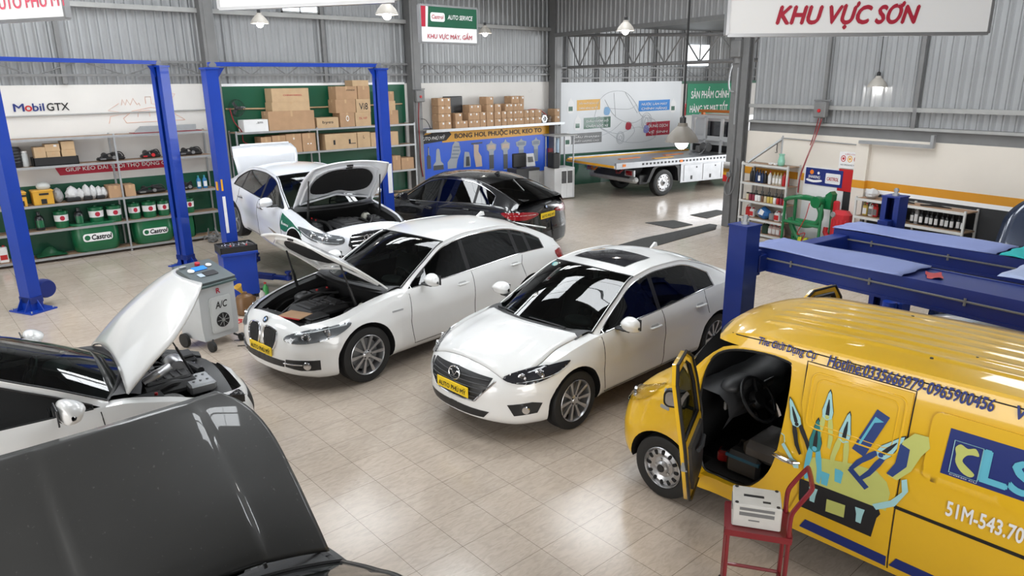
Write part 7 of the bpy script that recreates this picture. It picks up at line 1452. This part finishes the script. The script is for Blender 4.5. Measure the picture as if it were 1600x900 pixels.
for i, tt in enumerate((.62, .80, 1.0, 1.2, 1.35)):
    t = thing('spray_gun', '%s dark spray gun hanging above the jars on the tall rack' % ORD[i], 'spray gun', rw(tt, .22, 1.0), RWR, 'spray guns on the tall rack'); b = MB(); b.cyl((0, 0, 0), (0, 0, .17), .010, n=6); b.box((0, 0, .0), (.07, .04, .05), .012); b.lathe([(0, -.08), (.03, -.08), (.03, -.01), (0, 0)], None, 12); child('gun_body', b, m_gsteel, t)
def jug(label, tt, z, w, h, m, capm, off=.3, lab=None, name='jug'):
    t = thing(name, label, 'jug', rw(tt, off, z), RWR); b = MB(); b.box((0, 0, h * .42), (w, w * .7, h * .84), .02); b.cyl((w * .2, 0, h * .82), (w * .2, 0, h * .9), w * .16, n=12); b.tube([(-w * .35, 0, h * .8), (-w * .3, 0, h * .98), (.0, 0, h * 1.0), (w * .1, 0, h * .88)], .010, 6); child('jug_body', b, m, t); b = MB(); b.cyl((w * .2, 0, h * .9), (w * .2, 0, h), w * .19, n=12); child('cap', b, capm, t)
    if lab: b = MB(); b.bb(-w * .4, w * .4, -w * .35 - .004, -w * .35, h * .15, h * .6); child('paper_label', b, lab, t)
jug('red jug at the left of the third shelf of the tall rack', .50, .402, .12, .26, m_red, m_paper); jug('white jug with red label beside the red jug on the tall rack', .63, .402, .13, .22, m_paper, m_red, lab=m_red); lump('grey_bag', 'small grey bag behind the blue bag on the tall rack', 'bag', 0, 0, .2, .22, m_gbag, 31).location = rw(.80, .2, .402)
t = thing('blue_bag', 'blue and white plastic bag slumped on the third shelf of the tall rack', 'bag', rw(.98, .3, .402), RWR); b = MB(); rr = random.Random(12)
b.grid([[(.19 * math.cos(k * PI / 7) * (math.sin(i / 7 * PI * .9 + .25)) * rr.uniform(.85, 1.1), .12 * math.sin(k * PI / 7) * math.sin(i / 7 * PI * .9 + .25) * rr.uniform(.85, 1.1), .30 * i / 7) for k in range(14)] for i in range(8)], closeu=True); child('bag_body', b, mat('bag_blue', (.03, .16, .45), .4, 0, 0, .1, 8), t, angle=25); b = MB(); b.add([(-.08, -.125, .12), (.05, -.128, .1), (.09, -.12, .2), (-.02, -.115, .25)], [(0, 1, 2, 3)]); child('white_print', b, m_paper, t, recalc=False)
jug('grey container right of the blue bag on the tall rack', 1.20, .402, .13, .20, m_gbag, m_plast); jug('red tub with white front on the tall rack', 1.36, .402, .15, .24, m_paper, m_red, lab=m_red); jug('white jug at the right end of the third shelf of the tall rack', 1.53, .402, .11, .26, m_paper, m_paper, lab=m_gsteel)
jug('dark green canister on the bottom shelf of the tall rack', 1.06, .072, .16, .26, mat('canister_green', (.02, .05, .03), .5), m_plast)
for i, tt in enumerate((1.20, 1.31, 1.42, 1.53)): jug('%s white and red tin from the left on the bottom shelf of the tall rack' % ORD[i], tt, .072, .105, .24, mat('tin_pink', (.6, .45, .43), .45), m_red, lab=m_paper if i < 3 else m_red, name='tin')
t = rwt('green_glass_jar', 'pale green glass jar on top of the tall rack', 'jar', 1.32, .30, 1.662); b = MB(); b.lathe([(0, 0), (.055, 0), (.075, .03), (.08, .10), (.06, .19), (.055, .22), (.07, .26), (.064, .26), (.05, .22), (0, .2)], None, 20); child('glass', b, mat('green_glass', (.25, .55, .42), .12, 0, .5, .05), t)
for i in range(4): t = rwt('white_fitting', '%s small white fitting from the left on top of the tall rack' % ORD[i], 'fitting', 1.0 + .07 * i, .28 + .03 * (i % 2), 1.662, 'white fittings on the tall rack'); b = MB(); b.cyl((0, -.03, .022), (0, .03, .022), .022, n=12); b.box((0, 0, .022), (.05, .02, .02), .004); child('fitting_body', b, m_paper, t)
# white panel with the two posters, green stand, red unit, safety sign
t = rwt('backing_board', 'white board on the wall carrying two blue posters behind the green stand', 'panel', 1.75, .035, 0); b = MB(); b.bb(0, 1.0, 0, .03, .12, 1.68); child('board', b, m_paper, t)
for i, (x, lb) in enumerate(((.04, 'navy poster with white lettering, left of the pair above the green stand'), (.50, 'navy poster with a white box and red lettering, right of the pair'))):
    q = rwt('poster', lb, 'poster', 1.75 + x, .042, 1.30, 'navy posters'); put(q, 'sheet', [(0, 0), (.46, 0), (.46, .36), (0, .36)], m_navy)
    if i: p = put(q, 'white_box', rrect(.36, .22, .02, 3, .23, .17), m_paper, .003); lett(p, 'CASTROL', .23, .13, .28, .07, m_red, .2, .02, .007)
    else: put(q, 'swoosh', [q_[:2] for q_ in cr([(.04, .08, 0), (.22, .05, 0), (.42, .08, 0), (.40, .12, 0), (.22, .10, 0), (.06, .12, 0)], 3)], m_wink, .003); lett(q, 'SHARING', .23, .14, .30, .06, m_wink, .2, .02, .004); put(q, 'logo_dot', circ(.05, 14, .16, .27), m_orange, .003); put(q, 'logo_dot', circ(.03, 12, .33, .26), m_wink, .003)
t = rwt('strut_compressor', 'green cast spring compressor stand with yellow jaws and a red hose by the wall', 'machine', 1.72, .62, 0)
b = MB()
for x in (.05, .98): b.tube([(x, 0, .02), (x, .02, 1.0)], .03, 8); b.tube([(x, .38, .02), (x, .36, 1.06)], .035, 8); b.tube([(x, -.06, .03), (x, .44, .03)], .035, 8)
b.tube([(.05, .02, .52), (.98, .02, .52)], .035, 8); b.tube([(.05, .38, .06), (.98, .38, .06)], .04, 8); b.tube(cr([(.05, 0, .98), (.2, 0, 1.05), (.5, .1, 1.10), (.72, .2, 1.06), (.98, .3, 1.12)], 4, False), .045, 8); child('frame', b, m_greenm, t)
b = MB(); b.tube(cr([(.78, .1, 1.0), (.92, .08, .82), (.88, .06, .60), (.62, .05, .50), (.34, .05, .52)], 5, False), [.06] * 21, 10); b.lathe([(0, -.08), (.12, -.08), (.13, 0), (.12, .08), (0, .08)], Matrix.Translation((.80, .1, 1.02)) @ Matrix.Rotation(PI / 2, 4, 'X'), 18); b.box((.50, .1, 1.08), (.42, .14, .10), .03); child('swing_yoke', b, m_greenm, t)
b = MB(); b.tube(cr([(.15, .1, .6), (.25, .12, .34), (.45, .14, .14), (.8, .2, .10)], 5, False), .06, 10); b.box((.52, .15, .56), (.5, .12, .08), .03); b.prism([(.86, 1.0), (1.04, 1.0), (1.06, 1.32), (1.0, 1.38), (.9, 1.3)], .2, .16, Matrix(((1, 0, 0, 0), (0, 0, 1, 0), (0, 1, 0, -.12), (0, 0, 0, 1)))); child('pedestal', b, m_greenm, t)
for x in (.50, .64): b = MB(); b.prism([(x, .04), (x + .07, .04), (x + .12, .26), (x + .03, .24)], -.06, .04, Matrix(((1, 0, 0, 0), (0, 0, 1, 0), (0, 1, 0, 0), (0, 0, 0, 1)))); child('yellow_jaw', b, mat('jaw_yellow', (.55, .55, .03), .4), t)
b = MB(); b.tube(cr([(.70, -.02, 1.0), (.66, -.05, .7), (.6, -.06, .55), (.5, -.06, .3), (.7, -.08, .36), (.62, -.06, .16)], 6, False), .010, 6); child('red_hose', b, m_red, t); b = MB(); b.bb(.1, .95, -.1, .3, .0, .03); child('foot_plate', b, m_gsteel, t)
t = rwt('red_service_unit', 'red ribbed service unit with a round gauge left of the low bottle rack', 'machine', 2.86, .40, 0); b = MB(); b.box((.12, .1, .52), (.40, .26, .74), .08)
for k in range(5): b.box((-.02 + .08 * k, -.03, .46), (.03, .03, .50), .01)
b.box((-.04, .1, .92), (.12, .12, .30), .03); child('housing', b, mat('unit_red', (.55, .02, .03), .4, 0, .3, .06), t); b = MB(); b.lathe([(0, .02), (.05, .02), (.06, 0)], Matrix.Translation((.0, -.04, .80)) @ Matrix.Rotation(PI / 2, 4, 'X'), 16); child('gauge', b, m_steel, t); b = MB(); b.tube([(-.1, -.02, .32), (-.16, -.02, .40), (-.16, 0, .50)], .05, 8); child('red_pipe', b, mat('unit_red', (.5, .02, .03), .4), t)
for x in (-.02, .25): b = MB(); b.cyl((x, .1, 0), (x, .1, .16), .04, n=10); child('leg', b, m_plast, t)
t = rwt('red_board', 'plain red board on the wall below the white safety sign', 'board', 2.60, .04, 1.24); b = MB(); b.bb(0, .40, 0, .02, 0, .46); child('panel', b, m_red, t)
t = rwt('safety_sign', 'white safety sign with red symbols high on the right wall', 'sign', 2.58, .05, 1.72); b = MB(); b.bb(0, .50, 0, .015, 0, .34); child('plate', b, m_paper, t)
for x, m in ((.10, m_red), (.25, m_gold), (.40, m_red)): b = MB(); b.tube([(x + .05 * math.cos(a * PI / 8), -.004, .20 + .06 * math.sin(a * PI / 8)) for a in range(16)], .008, 5, closed=True); b.add([(x + .026 * math.cos(a * PI / 4), -.003, .20 + .03 * math.sin(a * PI / 4)) for a in range(8)], [tuple(range(8))]); child('symbol', b, m, t)
lett(t, 'CẤM LỬA', .25, .285, .24, .03, m_rink, 0, .01); lett(t, 'NO SMOKING AREA', .25, .06, .40, .03, m_ink, 0, .005)
MB().tube(cr([rw(2.03, .12, 2.72), rw(1.98, .14, 2.4), rw(1.95, .2, 2.15)], 5, False), .012, 6).obj('red_cable', m_redd, None, label='short red cable hanging from the switch box on the right wall', cat='cable'); MB().tube(cr([rw(2.12, .14, 2.72), rw(2.05, .2, 2.3), rw(1.98, .3, 1.9), rw(1.95, .42, 1.5), rw(1.96, .46, 1.15)], 5, False), .016, 6).obj('red_cable', m_redd, None, label='long red air line hanging from the switch box down to the green stand', cat='cable')
# low rack with black bottles
r0 = 3.36
rack('low white-framed rack of black bottles under the orange stripe', rw(r0, .48), RWR, 2.12, .44, [.44, .86, 1.22], [0, .98, 2.12], frame=mat('rack_white', (.60, .60, .58), .5))
for i in range(5): bottle('black_bottle', '%s small dark bottle behind the blue post on the low rack' % ORD[i], rw(r0 + .50 + .095 * i, .26, .862), .034, .26, m_dkbot, m_dkbot, 'dark bottles on the low rack', None, RWR)
for i in range(11): bottle('black_bottle', '%s black bottle with white label, counted from the left, on the low rack' % ORD[i], rw(r0 + 1.08 + .095 * i, .30 - .03 * (i % 3 == 0), .862), .040, .28 if i != 1 else .34, m_dkbot if i != 1 else m_gbag, m_dkbot, 'labelled bottles on the low rack', m_paper, RWR)
for i, (tt, m, cm_) in enumerate(((.12, mb[6], m_red), (.24, m_paper, m_red), (.34, m_red, m_red))): jug(('yellow and red', 'white', 'red')[i] + ' oil jug at the left end of the low rack', r0 + tt, .862, .10, .26, m, cm_, lab=m_paper if i == 0 else m_gsteel)
for i, (tt, m) in enumerate(((.12, m_paper), (.28, m_red), (1.08, m_paper), (1.24, m_dkbot), (1.5, m_plast2), (1.75, m_gbag))): jug('%s container from the left on the bottom shelf of the low rack' % ORD[i], r0 + tt, .442, .12, .22, m, m_plast, .3)
lump('white_cloth_bundle', 'crumpled white cloth bundle on top of the low rack', 'cloth', 0, 0, .34, .20, m_bag, 41).location = rw(r0 + .22, .3, 1.222)
for i, (tt, L_) in enumerate(((.92, .34), (1.5, .55))): t = thing('wiper_arm', ('short' if not i else 'long') + ' black wiper arm lying on top of the low rack', 'wiper', rw(r0 + tt, .3, 1.222), RWR + .12); b = MB(); b.tube([(-L_ / 2, 0, .012), (0, .02, .03), (L_ / 2, -.01, .012)], [.012, .02, .008], 6); child('arm', b, m_plast, t); b = MB(); b.box((0, .05, .012), (L_ * .8, .012, .02), .003); child('blade', b, m_rub, t)
# bin and paint pail
t = thing('drum_bin', 'black drum with a dark lid near the right picture edge', 'bin', rw(5.85, .40, 0), RWR); b = MB(); b.lathe([(0, 0), (.26, 0), (.30, .05), (.33, .62), (.30, .64)], None, 26); child('drum_body', b, m_plast, t); b = MB(); b.lathe([(.34, .62), (.35, .66), (.30, .70), (0, .71)], None, 26); child('lid', b, m_plast2, t); b = MB(); b.tube(cr([(-.34, -.06, .66), (-.36, -.1, .74), (-.2, -.2, .76), (-.1, -.26, .70)], 4, False), .010, 6); child('wire_handle', b, m_steel, t)
t = thing('paint_pail', 'small green pail with a yellow lid in front of the black drum', 'pail', rw(5.80, .85, 0), RWR); b = MB(); b.lathe([(0, 0), (.13, 0), (.15, .50), (0, .5)], None, 20); child('pail_body', b, m_greenm, t); b = MB(); b.lathe([(.155, .49), (.155, .52), (.13, .55), (0, .56)], None, 20); child('lid', b, mat('pale_yellow', (.6, .52, .2), .5), t); b = MB(); b.lathe([(.142, .2), (.147, .38)], None, 20, caps=False); child('band_label', b, m_paper, t)
# gate gear on the post
t = rwt('gate_motor', 'grey gate motor box with a chain guide high on the gate post', 'motor', -.3, .16, 0); b = MB(); b.box((0, 0, 4.22), (.30, .26, .40), .03); b.cyl((0, 0, 3.9), (0, 0, 4.05), .09, n=16); child('gear_case', b, m_gsteel, t); b = MB(); b.tube(cr([(-.14, -.02, 3.9), (-.2, -.04, 3.6), (-.16, -.04, 3.3), (.0, -.05, 3.25)], 5, False), .02, 6); b.bb(.06, .10, -.06, -.02, 2.5, 3.8); child('guide_rod', b, m_steel, t)
t = rwt('cable_bundle', 'grey hose loop hanging low on the gate post', 'hose', -.22, .2, 0); b = MB(); b.tube(cr([(0, 0, 1.55), (-.05, -.04, 1.2), (-.12, -.06, .95), (0, -.08, .8), (.16, -.06, .95), (.2, -.04, 1.4), (.14, 0, 1.7)], 6, False), .018, 6); b.box((-.04, -.02, 1.3), (.12, .1, .12), .02); child('loop', b, m_gsteel, t)
b = MB(); 
for i in range(3): b.bb(-.46, -.26, -.215, -.205, 1.12 + .16 * i, 1.28 + .16 * i, mi=i % 3)
b.obj('warning_stripe_panel', [m_red, m_gold, m_paper], None, loc=rw(0), rot=RWR, label='red, yellow and white warning stripes on the gate post', cat='panel')
# ------------------------------------------------------------------ tow truck in the annex
tr = thing('tow_truck', 'white flatbed tow truck with a silver bed parked beyond the gate', 'truck', (17.25, 15.2, 0), ANR)
m_bed = mat('bed_aluminium', (.42, .43, .45), .35, .7, 0, .12, 5)
b = MB(); b.bb(-.5, 4.75, -1.25, 1.25, 1.02, 1.09); b.bb(-.5, 4.75, -1.27, -1.19, .98, 1.16); b.bb(-.5, 4.75, 1.19, 1.27, .98, 1.16); b.bb(-.56, -.48, -1.25, 1.25, 1.0, 1.09); bed = child('flat_bed', b, m_bed, tr)
b = MB(); b.bb(-.57, 4.75, 1.16, 1.2, 1.09, 1.13); b.bb(-.58, -.56, -1.25, 1.25, 1.02, 1.09); child('yellow_edge', b, m_gold, bed)
for i, (x, y, m) in enumerate(((1.2, .2, m_orange), (2.2, -.3, m_gold), (3.2, .3, m_orange), (1.6, -.7, m_steel), (4.2, .1, m_steel))): b = MB(); b.box((x, y, 1.10), (.9, .14, .02), .004, Matrix.Rotation(.1, 3, 'Z')); child('bed_marking', b, m, bed)
b = MB()
for i in range(26): b.bb(.5 + .15 * i, .58 + .15 * i, -1.275, -1.268, 1.05, 1.11)
child('side_slots', b, m_plast, bed)
for x in (-.2, 2.1, 4.6): b = MB(); b.bb(x - .06, x + .06, -1.285, -1.268, 1.04, 1.12, .005); child('side_marker', b, m_orange, bed)
b = MB(); b.bb(2.15, 4.75, 1.18, 1.22, .38, .97); child('side_locker', b, m_bed, tr); b = MB(); b.bb(2.15, 4.75, -1.22, -1.18, .38, .97); bx = child('side_locker', b, m_bed, tr)
for x in (2.62, 3.45, 4.28): b = MB(); b.bb(x - .34, x + .34, -1.232, -1.22, .42, .93, .006); dr = child('locker_door', b, m_silverp if 0 else m_bed, bx); b = MB(); b.bb(x - .05, x + .03, -1.24, -1.23, .46, .58, .004); b.cyl((x + .2, -1.24, .84), (x + .2, -1.23, .84), .025, n=10); child('latch', b, m_plast, dr)
b = MB(); b.bb(.3, 6.4, -.55, -.42, .62, .86); b.bb(.3, 6.4, .42, .55, .62, .86); b.bb(.3, .42, -.9, .9, .6, .8); b.bb(2.0, 2.14, -1.15, 1.15, .5, 1.0); child('chassis', b, m_plast, tr)
b = MB(); b.bb(.28, .5, -1.18, 1.18, .48, .66, .06); child('rear_bumper', b, m_pale, tr)
for y in (-1.0, 1.0): b = MB(); b.bb(.22, .29, y - .22, y + .22, .70, .90, .01); o = child('tail_light_frame', b, m_steel, tr); b = MB(); b.bb(.205, .225, y - .15, y + .15, .73, .87, .01); child('tail_light', b, m_tail, o)
b = MB(); b.prism([(.75, .5), (.98, .92), (1.15, 1.0), (2.0, 1.0), (2.1, .92), (2.12, .45), (2.06, .45), (2.0, .85), (1.9, .94), (1.2, .94), (1.08, .88), (.85, .48)], -1.22, .45, Matrix(((1, 0, 0, 0), (0, 0, 1, 0), (0, 1, 0, 0), (0, 0, 0, 1)))); b.bb(.55, .9, -1.1, -.7, .42, .72, .02); child('mudguard', b, m_plast, tr)
for x in (1.52, 5.5):
    for y in (-1.0, 1.0):
        w = link('wheel', None, tr, (x, y * 1.14, .42), 0 if y > 0 else PI)
        for nm, me in wheel_mesh(.42, .26, 'steel'): link(nm, me, w)
b = MB(); P = [(x - 1.1, z) for x, z in [(6.0, .55), (6.0, 2.15), (6.15, 2.38), (7.05, 2.38), (7.4, 2.2), (7.78, 1.5), (7.85, .9), (7.85, .5)]]
b.prism(P, -1.05, 2.1, Matrix(((1, 0, 0, 0), (0, 0, 1, 0), (0, 1, 0, 0), (0, 0, 0, 1)))); cab = child('cab', b, mat('truck_white', (.74, .75, .76), .35, 0, .6, .03), tr)
b = MB(); b.bb(4.885, 4.898, -.6, .6, 1.6, 2.15); child('rear_window', b, m_dkglass, cab); b = MB()
for q in (-1, 1): b.add([(5.25, q * 1.056, 1.5), (6.4, q * 1.056, 1.5), (6.1, q * 1.056, 2.1), (5.3, q * 1.056, 2.15)], [(0, 1, 2, 3)])
child('side_window', b, m_dkglass, cab)
b = MB()
for y in (-1.0, -.38, .38, 1.0): b.bb(4.70, 4.78, y - .05, y + .05, 1.09, 2.32)
b.bb(4.70, 4.78, -1.05, 1.05, 2.26, 2.36); b.bb(4.70, 4.78, -1.05, 1.05, 1.5, 1.56)
for y in (-.7, 0, .7):
    b.bb(4.73, 4.75, y - .28, y + .28, 1.56, 1.66)
child('headboard', b, mat('truck_white', (.74, .75, .76), .35), tr); b = MB(); b.bb(4.73, 4.745, -.95, .95, 1.12, 1.36); child('mesh_panel', b, m_plast, tr)
b = MB(); b.bb(4.85, 5.05, -.9, .9, 2.44, 2.53, .02); b.bb(4.9, 5.0, -.8, -.7, 2.36, 2.45); b.bb(4.9, 5.0, .7, .8, 2.36, 2.45); child('beacon_bar', b, m_orange, tr)
b = MB(); b.lathe([(0, -.16), (.14, -.16), (.16, -.12), (.10, -.1), (.10, .1), (.16, .12), (.14, .16), (0, .16)], Matrix.Translation((4.4, 0, 1.3)) @ Matrix.Rotation(PI / 2, 4, 'X'), 18); b.box((4.4, .25, 1.22), (.3, .2, .24), .03); b.tube(cr([(4.4, -.1, 1.4), (4.1, -.2, 1.2), (3.7, -.4, 1.12)], 5, False), .02, 6); child('winch', b, m_gsteel, tr)
for i, y in enumerate((-.7, .55)): b = MB(); b.tube([(.1, y - .2, .95), (.0, y - .1, .8), (.05, y + .1, .78), (.1, y + .2, .95)], .03, 8); child('tow_hook', b, m_orange if i else m_redd, tr)
